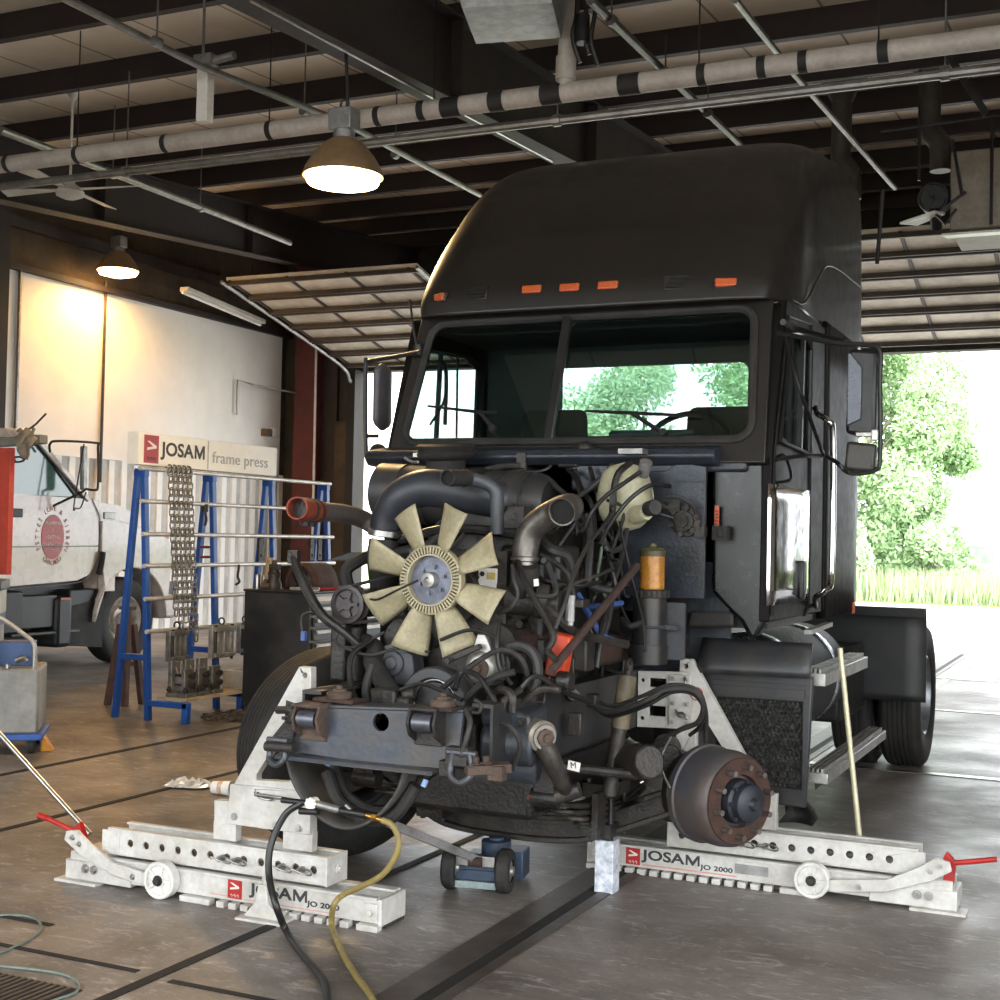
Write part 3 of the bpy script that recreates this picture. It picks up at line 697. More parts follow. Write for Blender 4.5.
H1 = slab('mirror_housing', black, [(-1.172,6.3,2.129),(-1.037,6.3,2.113),(-1.033,6.3,2.507),(-1.164,6.3,2.521)], my-.02, .09, .018, T)
slab('mirror_inset', mat('mirror_grey','4a4d55',.3,.3,'3a3d44',.5,5), [(-1.163,6.3,2.165),(-1.101,6.3,2.192),(-1.099,6.3,2.431),(-1.15,6.3,2.498),(-1.164,6.3,2.498)], my-.032, .012, .004, H1)
H2 = slab('convex_mirror_housing', mat('mirror_dusty','37342f',.5,0,'26241f',.5,8), [(-1.179,6.3,1.963),(-1.044,6.3,1.953),(-1.036,6.3,2.081),(-1.167,6.3,2.096)], my-.01, .08, .015, T)
b = MB(); b.box((-1.07,6.26,2.122), (.1,.02,.022)); b.box((-1.033,6.25,2.118), (.03,.03,.05)); b.build('mirror_clamp', alu, T, bevel=.004)
# mirror, passenger side
b = MB(); b.tube([(-3.523,6.5,2.624),(-3.698,6.6,2.622),(-3.98,6.75,2.623),(-4.006,6.75,2.595),(-3.993,6.75,2.136),(-3.97,6.75,2.049),(-3.854,6.7,2.011),(-3.671,6.6,2.083)], .013, 8); b.tube([(-3.994,6.75,2.188),(-3.914,6.75,2.187)],.012,8,1,smooth=False)
b.build('mirror_arm', black, T)
p0, p1 = V((-3.893,6.75,2.614)), V((-3.888,6.75,2.21))
b = MB(); b.grid(lambda u, v: (lambda s: p0.lerp(p1,.02+.96*v)+V((.036*cos(2*pi*u)*s,.09*sin(2*pi*u)*s,0)))(min(1,(min(v,1-v)*9+.04)**.5)), 20, 16, cu=True); b.build('mirror_housing', mat('mirror_back','5a5558',.5,.1,'46424a',.5,6), T)
b = MB(); b.ball((-3.911,6.75,2.083), (.058,.05,.062)); b.build('convex_mirror_housing', mat('mirror_back_dark','34343a',.5,.1,'26262b',.5,6), T)
# antenna and air line by the passenger corner
b = MB(); b.tube([(-3.584,6.6,2.64),(-3.63,6.62,2.796),(-3.67,6.65,2.944)], .007, 6); b.cyl((-3.585,6.6,2.679),(-3.577,6.6,2.618),.025); b.build('antenna', black, T)
# wipers
def wiper(p0, p1, p2, p3):
    b = MB(); b.tube([p0, p1], .012, 6, 1, smooth=False); b.tube([p2, p1, p3], [.007,.011,.007], 6); b.cyl(p0, V(p0)+V((0,-.03,.01)), .02); b.build('wiper', black, T)
wiper((-2.099,6.46,2.153),(-2.274,6.47,2.262),(-2.529,6.47,2.278),(-1.915,6.46,2.24))
wiper((-3.04,6.46,2.186),(-3.134,6.48,2.285),(-3.46,6.5,2.326),(-3.035,6.47,2.282))
b = MB(); b.tube([(-3.561,6.9,2.598),(-3.569,6.9,2.402),(-3.657,6.9,2.259)], .008, 6); b.tube([(-3.601,6.9,2.635),(-3.56,6.9,2.564),(-3.559,6.9,2.258)], .012, 6); b.build('cab_cable', black, T)
# behind the cab, chassis rear
def rail(s):
    x = XC+s*.43
    MB().xz([(x-s*.09,.70),(x,.70),(x,.98),(x-s*.09,.98),(x-s*.09,.965),(x-s*.012,.965),(x-s*.012,.715),(x-s*.09,.715)], 4.68, 12.3).build('frame_rail', mat('frame_black','26292d',.5,.1,'3a342d',.55,7), T)
sym(rail)
def tyre(root, c, ax, r, w, rimr, name='tyre', lug=True):
    """a tyre with rounded shoulders and shallow tread blocks, around axis ax"""
    c = V(c); a = V(ax).normalized()
    pr = [(rimr,-w*.42),(rimr+.03,-w*.48),(r*.80,-w*.52),(r*.93,-w*.5),(r*.985,-w*.42),(r,-w*.36)]
    tr = []
    for k in range(6):
        f = -.36+.72*(k+.5)/6
        tr += [(r,w*(f-.047)),(r,w*(f+.047)),(r-.01,w*(f+.05)),(r-.01,w*(f+.07))]
    pr2 = [(q,-h) for q, h in pr[::-1]]
    b = MB().rev(c, a, pr+tr[:-2]+pr2, 48, False)
    if lug and name == 'lugged':
        x, y, z = frame(a)
        for i in range(44):
            an = 2*pi*i/44; d = x*cos(an)+y*sin(an)
            for s in (-1,1):
                t = z.cross(d); p = c+d*(r-.004)+z*(s*w*.36)
                b.box(p, (.03,.055,.022), M((t,z,d)).transposed())
    return b.build(name, rubber, root)
rimm = mat('steel_rim','8f9296',.4,.7,'5f6064',.5,8)
rimdark = mat('dark_rim','2b2b2c',.5,.3,'1e1e1e',.5,8)
for x in (-1.455,-1.79,-3.43,-3.765):
    o = tyre(T, (x,10.4,.52), (1,0,0), .52, .28, .29)
    s = 1 if x > XC else -1
    MB().rev((x,10.4,.52), (s,0,0), [(.295,.125),(.28,.13),(.262,.10),(.255,-.04),(.2,-.06),(.12,-.05),(.11,.05),(.0,.055)], 36, False).build('rim', rimm, o)
fl = mat('fender_plastic','1d1e20',.5,0,'2e2c29',.55,5)
b = MB(); b.grid(lambda u, v: (-1.225-1.05*u, 9.6-.04*max(0,v-.85)*6, .555+.64*v), 8, 14); b.build('mud_flap', fl, T, solid=.015)
b = MB(); b.bar((-2.2,9.54,1.165),(-1.23,9.54,1.165),.02,.06); [b.bolt((x,9.53,1.165),(0,-1,0),.008,.006) for x in (-1.4,-1.6,-1.8,-2.0)]; b.build('flap_bracket', black, T)
# tank and steps on the driver side
tankm = mat('tank_alu','8f9296',.28,.85,'63646a',.5,5)
b = MB().rev((-1.84,6.98,.83), (0,1,0), [(.0,.0),(.25,.005),(.29,.03),(.3,.07),(.3,1.45),(.29,1.5),(0,1.52)], 40, False); o = b.build('fuel_tank', mat('tank_dark','222325',.6,0,'1a1a1c',.5,5), T)
for y in (7.18,8.1):
    b = MB().rev((-1.84,y,.83), (0,1,0), [(.302,0),(.31,.002),(.31,.058),(.302,.06)], 40, False); b.build('tank_strap', tankm, o)
b = MB(); b.torus((-1.84,7.0,.83),(0,1,0),.29,.014,40,8); b.build('tank_rim', tankm, o)
b = MB(); p = V((-1.6,7.712,0.917)); b.rev(p, (.55,0,.85), [(.06,-.04),(.06,.03),(.045,.04),(0,.045)], 20, False); b.build('tank_cap', black, o)
def step(q0, q1, x1, th):
    y0, y1, z = q0[1], q1[1], (q0[2]+q1[2])/2
    o = MB().bx(-1.41,x1,y0,y1,z-th,z-.012).build('step', alu, T, bevel=.004)
    k = 0
    while -1.4+k*.022 < x1-.012:
        b = MB(); b.bx(-1.4+k*.022,-1.389+k*.022,y0+.005,y1-.005,z-.013,z+.006); k += 1
        b.build('tread_ridge', alu, o)
step((-1.3,6.56,.975), (-1.3,7.73,1.045), -1.3, .075)
step((-1.3,6.65,0.535), (-1.3,8.402,0.502), -1.3, .065)
b = MB(); b.bar((-1.45,6.855,1.174), (-1.45,7.386,1.188), .04, .022); b.hexa([(-1.508,6.62,1.204),(-1.449,6.6,1.178),(-1.404,6.6,1.055),(-1.438,6.62,1.1),(-1.515,6.65,1.202),(-1.46,6.65,1.175),(-1.414,6.65,1.05),(-1.444,6.65,1.098)]); b.build('step_bracket', alu, T, smooth=0)
b = MB(); b.hexa([(-1.6,6.58,.42),(-1.42,6.58,.42),(-1.42,6.62,.42),(-1.6,6.62,.42),(-1.6,6.58,.98),(-1.42,6.58,.98),(-1.42,6.62,.98),(-1.6,6.62,.98)]); b.build('step_upright', black, T)
b = MB(); b.hexa([(-1.45,7.084,0.344),(-1.45,7.76,0.348),(-1.45,7.756,0.405),(-1.45,7.08,0.407),(-1.62,7.915,0.195),(-1.62,8.67,0.199),(-1.62,8.665,0.262),(-1.62,7.91,0.265)]); b.build('step_gusset', black, T)
# splash shield and honeycomb core ahead of the steps
shield = mat('shield_plastic','24262a',.42,0,'35322e',.55,6)
corem = mat('cooler_core','161616',.8,0,'6a665d',.38,45,bump=1.)
q = [(-1.974,6.45,1.131),(-1.695,6.5,1.143),(-1.41,6.6,1.171),(-1.375,6.6,1.056),(-1.351,6.6,0.451),(-1.833,6.5,0.42)]
b = MB(); b.grid(lambda u, v: (-1.89+.54*u, 6.5-.10*sin(pi*(1-v)*.5)*(1-u*.4), .98+.16*v), 10, 6); b.build('splash_shield', shield, T, solid=.02)
b = MB().plate([(-1.90,.38),(-1.37,.36),(-1.345,.98),(-1.42,1.01),(-1.9,1.01)], [rect(-1.815,.45,-1.395,.86)], .04, face_y(6.5)); b.build('cooler_frame', shield, T, bevel=.008)
b = MB(); b.bx(-1.83,-1.38,6.5,6.56,.44,.87)
for i in range(20):
    for j in range(16):
        b.box((-1.815+.0215*i+(j%2)*.0107, 6.492, .46+.0262*j), (.013,.016,.013))
b.build('cooler_core', corem, T, smooth=0)
b = MB(); b.bx(-1.86,-1.38,6.468,6.48,.88,.92); b.bx(-1.86,-1.38,6.468,6.48,.94,.945); [b.bolt((x,6.467,.90),(0,-1,0),.006,.005) for x in (-1.8,-1.66,-1.52)]; b.build('shield_rib', shield, T)
b = MB().grid(lambda u, v: (-1.52+.16*u+.03*sin(5*v), 6.58+.05*sin(3*u+2*v), .26+.17*v), 6, 5); b.build('torn_flap', rubber, T, solid=.01)
b = MB(); b.hexa([(-1.943,6.38,1.196),(-1.704,6.38,1.212),(-1.71,6.38,1.283),(-1.924,6.38,1.279),(-1.98,6.5,1.188),(-1.736,6.5,1.204),(-1.743,6.5,1.277),(-1.961,6.5,1.273)]); b.build('shield_pad', rubber, T, bevel=.015)

# ------------------------------------------------------------------ the semi truck: engine and front end
hose_n = 0
def hose(pts, r, m=None, name='hose', n=8, k=6):
    return MB().tube(pts, r, n, k).build(name, m or hosemat, T)
# fan
FC = V((-2.647,5.05,1.433)); FR = .32
MB().cyl(FC+V((0,.02,0)), FC+V((0,.3,0)), .07).build('fan_shaft', iron, T)
b = MB(); b.rev(FC, (0,-1,0), [(.105,-.03),(.140,-.03),(.146,-.015),(.146,.022),(.139,.027),(.137,.008),(.112,.008),(.11,.03),(.103,.03),(.103,-.03)], 56, False)
FAN = b.build('fan', fanmat, T)
b = MB()
for i in range(56):
    a = 2*pi*i/56; d = V((cos(a),0,sin(a))); b.bar(FC+d*.111+V((0,-.017,0)), FC+d*.139+V((0,-.017,0)), .007, .02, (0,1,0))
b.build('fan_fins', fanmat, FAN)
for k in range(8):
    a = R(71-45*k)
    d = V((cos(a),0,sin(a))); q = V((-sin(a),0,cos(a)))
    def bl(u, v, d=d, q=q):
        rr = .138+u*(FR-.138); ch = .088+.075*u**.8; tw = R(33-8*u); f = (v-.5)*ch
        cam_ = .014*(1-(2*v-1)**2)
        return FC+d*rr+q*(f*cos(tw))+V((0,f*sin(tw)*1.0-cam_,0))
    MB().grid(bl, 9, 9).build('blade', fanmat, FAN, smooth=60, solid=.007)
b = MB(); b.rev(FC, (0,-1,0), [(.109,-.05),(.109,-.012),(.103,-.004),(.06,.0),(.05,.004),(0,.004)], 40, False)
for i in range(6):
    a = 2*pi*i/6+.3; b.bolt(FC+V((.058*cos(a),.0,.058*sin(a))), (0,-1,0), .008, .016)
b.build('fan_clutch', mat('clutch_grey','7d8190',.55,.5,'5c5f69',.55,22,bump=.3), FAN)
MB().rev(FC, (0,-1,0), [(.034,0),(.034,.03),(.03,.045),(.014,.05),(.012,.03),(0,.03)], 24, False).build('hub_nut', alu, FAN)
hose([FC+V((-.02,-.09,.0)), FC+V((-.1,-.11,-.04)), FC+V((-.2,-.1,-.085)), FC+V((-.27,-.05,-.09))], .005, black, 'sensor_wire')
# engine block and its castings
b = MB(); b.bx(-2.98,-2.30,5.42,6.44,.62,1.52); b.bx(-2.92,-2.4,5.5,6.4,1.5,1.66); b.build('engine_block', grime, T, bevel=.02)
b = MB(); b.bx(-2.9,-2.42,5.3,5.44,.74,1.56); b.cyl((-2.66,5.34,1.36),(-2.66,5.24,1.36),.13); b.cyl((-2.88,5.34,1.15),(-2.88,5.25,1.15),.11); b.cyl((-2.45,5.34,1.15),(-2.45,5.26,1.15),.1)
rg = random.Random(5)
for i in range(16): b.bolt((rg.uniform(-2.88,-2.44),5.3,rg.uniform(.78,1.5)), (0,-1,0), .012, .014)
b.build('timing_cover', grime2, T, bevel=.012)
b = MB(); b.bx(-2.95,-2.3,5.35,6.4,.40,.64); b.build('oil_pan', grime, T, bevel=.03)
for i in range(3):
    y = 5.56+i*.29; b = MB(); b.bx(-2.86,-2.46,y,y+.25,1.66,1.76)
    [b.bolt((x,yy,1.76),(0,0,1),.012,.015) for x in (-2.8,-2.52) for yy in (y+.04,y+.21)]
    b.build('valve_cover', grime2, T, bevel=.03, segs=3)
# exhaust manifold rusty along the driver side
b = MB(); b.tube([(-2.24,5.5,1.08),(-2.2,5.8,1.1),(-2.22,6.2,1.1)], .07, 12)
for y in (5.55,5.75,5.95,6.15): b.tube([(-2.34,y,1.13),(-2.28,y,1.12),(-2.21,y+.02,1.1)], .04, 8)
b.build('exhaust_manifold', rust, T)
b = MB().tube([(-2.612,5.35,1.164),(-2.443,5.35,1.173),(-2.317,5.5,1.144)], .065, 14); b.torus((-2.467,5.35,1.172),(1,0,0),.07,.014); b.build('rusty_pipe', rust, T)
# intake: big dark pipe over the fan, rust coupler at left
dpipe = mat('intake_pipe','33363c',.45,.15,'25272b',.5,6)
MB().tube([(-3.099,5.42,1.641),(-3.08,5.42,1.71),(-3.009,5.42,1.794),(-2.891,5.45,1.837),(-2.701,5.5,1.812),(-2.597,5.6,1.789)], [.068,.072,.08,.088,.088,.088], 20).build('intake_pipe', dpipe, T)
b = MB().rev((-3.098,5.42,1.609), V((-3.09,5.42,1.678))-V((-3.098,5.42,1.609)), [(.07,0),(.078,.005),(.078,.03),(.07,.035)], 24, False); b.build('hose_clamp', steel, T)
b = MB().tube([(-3.098,5.42,1.595),(-3.106,5.42,1.502),(-3.132,5.5,1.361)], .07, 16); b.build('intake_boot', rubber, T)
MB().pipe([(-3.278,5.12,1.718),(-3.274,5.36,1.711),(-3.253,5.48,1.691),(-3.194,5.52,1.65)], .043, n=20).build('charge_pipe', mat('charge_pipe_grey','5a524e',.55,.2,'403a37',.5,8), T)
b = MB().pipe([(-3.234,4.9,1.726),(-3.261,5.02,1.72),(-3.288,5.16,1.717)], .05, .007, 24); cp = b.build('coupler_hose', redrust, T)
a, c = V((-3.234,4.9,1.726)), V((-3.288,5.16,1.717))
for f in (.5,.78):
    p = a.lerp(c,f); d = (c-a).normalized(); b = MB().rev(p-d*.012, d, [(.0505,0),(.054,0),(.054,.018),(.0505,.018)], 24, False); b.box(p+V((-.0,-.01,-.062)), (.025,.025,.02)); b.build('clamp', iron, cp)
# thin bent metal pipe rising beside the big pipe
MB().pipe([(-2.647,5.18,1.869),(-2.609,5.25,1.873),(-2.556,5.3,1.862),(-2.502,5.32,1.833),(-2.486,5.33,1.781),(-2.492,5.35,1.637)], .03, n=16).build('coolant_pipe', mat('coolant_grey','55585c',.5,.3,'3c3e42',.5,8), T)
b = MB().pipe([(-2.615,5.1,1.866),(-2.613,5.17,1.869),(-2.6,5.26,1.873)], .036, .005, 20); b.torus((-2.604,5.24,1.872),(.6,1,0),.037,.004,20,6); b.build('hose_stub', rubber, T)
# air cleaner canister lying across the bay
can = mat('air_cleaner','2e2f31',.45,.1,'45403a',.55,7)
a, c = V((-3.575,6.2,1.849)), V((-2.59,6.2,1.785))
prof = [(0,0),(.13,0),(.15,.015),(.15,.05)]; Lc = (c-a).length; h = .05
while h < Lc-.1:
    prof += [(.15,h),(.152,h+.11),(.143,h+.115),(.143,h+.13),(.152,h+.135)]; h += .14
prof += [(.15,Lc-.06),(.12,Lc-.01),(.05,Lc),(0,Lc)]
AC = MB().rev(a, c-a, prof, 36, False).build('air_cleaner', can, T)
b = MB()
for f in (.3,.62): p = a.lerp(c,f); b.rev(p, c-a, [(.155,0),(.158,0),(.158,.03),(.155,.03)], 36, False); b.bolt(p+V((0,-.155,.05)), (0,-1,0), .012,.03)
b.build('canister_band', iron, AC)
q = V((-3.161,6.15,1.957)); b = MB().rev(q, (0,-.1,1), [(.10,0),(.105,.05),(.13,.055),(.15,.07),(.155,.085),(.14,.1),(.15,.11),(.158,.125),(.13,.135),(.1,.12),(0,.115)], 40, False)
b.build('intake_bellows', rubber, T)
b = MB(); b.tube([(-3.374,6.1,2.017),(-3.321,6.08,1.995),(-3.27,6.05,1.993)], .008, 6); b.box((-3.277,6.05,2.028), (.03,.03,.02)); b.build('bellows_clip', alu, T)
# exhaust elbow, open toward the front
elb = mat('elbow_metal','85817c',.38,.75,'4d443c',.55,9)
MB().pipe([(-2.053,5.02,1.726),(-2.059,5.1,1.744),(-2.095,5.2,1.751),(-2.181,5.3,1.74),(-2.267,5.33,1.701),(-2.331,5.34,1.644),(-2.352,5.34,1.558),(-2.351,5.34,1.489)], .057, .005, 24, 6).build('exhaust_elbow', elb, T)
MB().bore([(-2.053,5.02,1.726),(-2.059,5.1,1.744),(-2.095,5.2,1.751)], .0525).build('elbow_shade_disc', shadeblack, T)  # dark discs here paint the shade inside the open pipe ends
MB().bore([(-2.615,5.1,1.866),(-2.613,5.17,1.869),(-2.6,5.26,1.873)], .0315).build('stub_shade_disc', shadeblack, T)
MB().bore([(-3.234,4.9,1.726),(-3.261,5.02,1.72),(-3.288,5.16,1.717)], .0435, 8, .07).build('coupler_shade_disc', grime, T)
b = MB().rev((-2.352,5.34,1.54), (0,.0,-1), [(.058,0),(.064,.005),(.064,.02),(.058,.025)], 24, False); b.build('elbow_clamp', elb, T)
MB().tube([(-2.324,5.28,1.499),(-2.336,5.3,1.417),(-2.388,5.36,1.305)], .062, 16).build('elbow_boot', rubber, T)
# coolant reservoir with strap and caps
yel = mat('reservoir_plastic','b9b498',.42,0,'8f8a6c',.55,7)
rc = V((-2.189,6.15,1.826))
b = MB().grid(lambda u, v: (lambda th, w: rc+V((.128*math.copysign(abs(cos(th))**.75,cos(th))*w, .115*sin(th)*w, -.168+.336*v)))(2*pi*u, max(.02,min(1,(1-abs(2*v-1)**3.2))**.5)), 28, 18, cu=True)
b.rev((-2.1,6.06,1.738), (.75,-.55,.12), [(.045,0),(.04,.07),(.034,.09)], 20)
RES = b.build('coolant_reservoir', yel, T)
b = MB(); b.torus(rc, (.0,1,.0), .142, .004, 36, 6); b.build('moulding_seam', mat('seam_plastic','8f8a70',.5,0,'7a755c',.5,8), RES)
b = MB(); b.tube([(-2.144,6.1,1.991),(-2.18,6.02,1.93),(-2.195,6,1.83),(-2.204,6.03,1.712),(-2.211,6.12,1.666)], .016, 6); b.box((-2.188,5.98,1.805), (.03,.02,.05)); b.build('strap', grime, RES)
b = MB().rev((-1.995,5.98,1.77), (.75,-.55,.12), [(.036,-.03),(.038,.02),(.034,.028),(0,.028)], 20); b.build('reservoir_cap', grime2, RES)
b = MB().rev((-2.046,6.02,1.963), (.3,-.4,.7), [(.025,-.05),(.03,0),(.03,.03),(0,.032)], 14); b.build('filler_cap', alu, RES)
b = MB(); b.bx((-2.247,6.3,2.053)[0],(-2.143,6.3,2.052)[0]+.02,6.2,6.35,(-2.247,6.3,2.048)[2]-.01,(-2.247,6.3,2.063)[2]); b.build('reservoir_bracket', galv, T)
# brake valve on the firewall plate
p = V((-1.934,6.27,1.716)); b = MB(); b.rev(p+V((0,.06,0)), (0,-1,0), [(.075,0),(.075,.03),(.05,.035),(.05,.06),(.03,.062),(.03,.085),(0,.085)], 24)
for i in range(6):
    a = i*pi/3+.3; b.cyl(p+V((.065*cos(a),.06,.065*sin(a))), p+V((.065*cos(a),.0,.065*sin(a))), .014, n=8)
b.box(p+V((.08,.03,-.05)), (.05,.05,.05)); b.box(p+V((-.05,.03,.07)), (.06,.05,.05)); b.cyl(p+V((-.05,.02,.05)),p+V((-.16,.0,.09)),.014,n=8)
b.build('brake_valve', grime2, T)
# amber bowl fuel filter on dark canister
a, c = V((-2.011,6.05,1.397)), V((-2.014,6.05,1.565)); fm2 = mat('amber_filter','b0792e',.3,.1,'84541c',.55,16)
x, y = a.x, 6.05
z = [(-2.014,6.05,1.56)[2], (-2.011,6.05,1.42)[2], (-2.011,6.05,1.387)[2], (-2.01,6.05,1.35)[2], (-2.005,6.05,1.084)[2]]
FI = MB().cyl((x,y,z[2]),(x,y,z[0]),.058,n=28).build('fuel_filter', fm2, T, bevel=.01)
b = MB().rev((x,y,z[0]-.005), (0,0,1), [(.06,-.01),(.062,.015),(.05,.03),(.02,.035),(.018,.05),(0,.05)], 28); b.build('filter_cap', mat('filter_cap','4c4a30',.5,.2,'38371f',.5,10), FI)
b = MB(); b.rev((x,y,z[3]), (0,0,1), [(.075,0),(.078,.004),(.078,.035),(.07,.04)], 32)
for i in range(20): b.box((x+.078*cos(i*pi/10), y+.078*sin(i*pi/10), z[3]+.02), (.008,.008,.036))
b.build('filter_ring', iron, FI)
b = MB(); b.cyl((x-.01,y,z[4]),(x-.01,y,z[3]),.078,n=28); b.cyl((x-.015,y,z[4]-.04),(x-.015,y,z[4]+.05),.092,n=28); b.build('filter_body', mat('filter_dark','222427',.38,.3,'3a362f',.55,7), FI)
b = MB(); b.plate(rect(x+.06,z[4]-.02,x+.15,z[3]-.02,.01), [], .02, face_y(6.1)); b.torus((x-.01,y,(z[3]+z[4])/2),(0,0,1),.082,.008,28,6); b.box((x+.08,y,(z[3]+z[4])/2), (.1,.05,.02)); b.build('filter_bracket', mat('bracket_grey','4a4c4f',.5,.3,'36373a',.5,8), T)
# orange-red damper box, rusty rod, struts
og = mat('orange_red_paint','c8431f',.5,0,'8a2f18',.55,12)
a = V((-2.106,5.2,1.224)); c = V((-2.138,5.2,1.049))
b = MB().bar(c, a, .085, .07, (0,1,0)); b.bar(c+V((.0,.0,-.05)), c, .06,.05,(0,1,0)); b.build('orange_bracket', og, T, bevel=.008)
MB().tube([(-2.082,5,1.085),(-2.055,5.25,1.216),(-2.035,5.9,1.5)], .018, 10).build('steering_shaft', mat('shaft_rust','4c3a34',.7,.1,'352a26',.6,14), T)
b = MB(); b.tube([(-2.371,5.3,1.523),(-2.266,5.15,1.435),(-2.094,5.05,1.241),(-2.105,5.03,1.17),(-2.057,5,1.134)], .014, 8); b.tube([(-2.36,5.3,1.459),(-2.101,5.1,1.238)], .012, 8,1,smooth=False); b.build('dipstick_tube', iron, T)
b = MB().bx((-2.13,5.35,1.189)[0],(-2.062,5.35,1.193)[0],5.35,5.45,(-2.091,5.35,1.056)[2],(-2.094,5.35,1.216)[2]); b.build('relay_box', grime2, T, bevel=.01)
b = MB(); b.cyl((-2.08,5.2,1.259),(-2.086,5.22,1.365),.014,n=10); b.cyl((-2.081,5.2,1.275),(-2.087,5.22,1.382),.02,n=10); b.build('chrome_fitting', galv, T)
b = MB(); b.tube([(-2.195,5.1,1.451),(-2.192,5.1,1.422)],.011,8,1,smooth=False); b.build('white_connector', whiteplain, T)
# hoses in the middle of the bay
bl2 = mat('blue_hose','3d5a94',.5,0,'2c426e',.5,12); gr2 = mat('green_hose','5c6b52',.6,0,'434f3c',.5,12)
for pts, r, m in (
  ([(-2.085,5.05,1.254),(-2.068,5.1,1.345),(-2.067,5.2,1.47),(-2.085,5.4,1.594),(-2.117,5.7,1.693),(-2.139,5.85,1.746)], .009, hosedust),
  ([(-2.057,5.98,1.937),(-2.125,5.9,1.868),(-2.18,5.85,1.815),(-2.223,5.8,1.744),(-2.261,5.8,1.661)], .011, hosemat),
  ([(-1.948,6.1,1.877),(-1.997,5.98,1.877),(-2.054,5.92,1.832),(-2.114,5.9,1.766),(-2.162,5.85,1.672),(-2.181,5.8,1.593)], .011, hosemat),
  ([(-2.281,5.9,1.732),(-2.249,5.85,1.592),(-2.237,5.8,1.477),(-2.226,5.8,1.409),(-2.14,5.9,1.377)], .02, hosedust),
  ([(-2.219,5.95,1.663),(-2.217,5.9,1.523),(-2.215,5.85,1.385),(-2.165,5.85,1.359)], .008, gr2),
  ([(-2.205,5.6,1.374),(-2.171,5.6,1.331),(-2.166,5.7,1.319),(-2.123,5.95,1.325)], .013, bl2),
  ([(-2.171,5.6,1.318),(-2.112,5.55,1.257),(-2.065,5.55,1.198),(-2.013,5.55,1.179)], .015, bl2),
  ([(-2.103,5.9,1.254),(-2.046,5.85,1.227),(-2.006,5.9,1.245)], .014, rubber),
  ([(-2.79,6.25,1.942),(-2.631,6.2,1.924),(-2.528,6.15,1.858),(-2.428,6.1,1.817),(-2.3,6.1,1.905),(-2.277,6.2,1.983)], .014, hosedust),
  ([(-2.51,6.3,1.964),(-2.426,6.2,1.85),(-2.339,6.1,1.784),(-2.277,6,1.616)], .013, rubber),
  ([(-2.548,6.3,1.964),(-2.464,6.2,1.909),(-2.39,6.1,1.759),(-2.311,5.95,1.52)], .011, hosemat),
  ([(-2.43,6.3,1.974),(-2.358,6.2,1.861),(-2.296,6.1,1.712)], .012, hosemat),
  ([(-2.139,5.7,1.369),(-2.072,5.6,1.309),(-2.059,5.5,1.184),(-2.056,5.45,1.067)], .014, hosemat),
  ([(-2.081,5.7,1.349),(-2.07,5.6,1.221),(-2.104,5.5,1.117),(-2.11,5.4,1.051)], .012, hosedust),
  ([(-2.351,5.5,1.611),(-2.272,5.45,1.568),(-2.226,5.5,1.543),(-2.216,5.55,1.459)], .025, hosedust),
  ([(-2.329,5.4,1.458),(-2.257,5.4,1.43),(-2.161,5.45,1.415),(-2.102,5.6,1.431)], .01, hosemat),
  ([(-2.307,5.4,1.546),(-2.236,5.4,1.513),(-2.174,5.4,1.463),(-2.144,5.4,1.365)], .012, rubber),
  ([(-2.304,5.1,1.505),(-2.271,5.05,1.445),(-2.252,5.05,1.385),(-2.282,5.05,1.33),(-2.363,5.1,1.304)], .008, hosedust),
  ([(-2.634,6.4,2.047),(-2.674,6.3,1.965),(-2.812,6.3,1.955)], .009, hosemat),
  ([(-1.999,6.2,1.829),(-1.939,6.2,1.829),(-1.885,6.25,1.793),(-1.873,6.28,1.746)], .009, hosedust),
  ([(-2.078,6.2,1.766),(-2.028,6.2,1.747),(-1.975,6.24,1.729)], .007, hosemat)):
    hose(pts, r, m)
# clutter on the cowl: wiper motor, connectors
b = MB(); b.bx((-2.616,6.4,1.97)[0],(-2.506,6.4,1.97)[0],6.32,6.5,(-2.578,6.4,1.98)[2],(-2.58,6.4,2.077)[2]); b.cyl((-2.5,6.38,2.035),(-2.354,6.38,2.029),.045); b.ball((-2.482,6.36,2.069),.045); b.build('wiper_motor', grime2, T, bevel=.01)
b = MB(); b.cyl((-2.796,6.3,1.975),(-2.798,6.3,2.042),.024,n=12); b.box((-2.797,6.3,2.026),(.05,.05,.05)); b.tube([(-2.796,6.3,1.985),(-2.875,6.25,1.983),(-2.963,6.2,1.96)],.016,8); b.build('sensor_block', grime2, T)
b = MB(); b.bx((-3.211,6.35,1.989)[0],(-2.779,6.35,1.988)[0],6.3,6.45,(-2.948,6.35,1.936)[2],(-2.949,6.35,1.983)[2]); b.build('heat_shield', iron, T, bevel=.01)
# right of the fan: white-labelled box, dark boxes
b = MB().box(V((-2.507,5.32,1.441)), (.09,.06,.085)); WB = b.build('control_box', whiteplain, T, bevel=.006)
b = MB().box(V((-2.486,5.285,1.451)), (.04,.004,.03)); b.build('box_label', mat('label_yellow','c9b56a',.6,0,'a89852',.5,14), WB)
b = MB(); b.bx((-2.523,5.45,1.607)[0],(-2.235,5.45,1.613)[0],5.45,5.7,(-2.417,5.45,1.234)[2],(-2.425,5.45,1.587)[2]); b.build('fuel_pump', grime, T, bevel=.02)
b = MB(); b.cyl((-2.424,5.3,1.349),(-2.192,5.36,1.339),.06); b.cyl((-2.283,5.3,1.355),(-2.231,5.32,1.347),.075); b.build('air_compressor', grime2, T, bevel=.008)
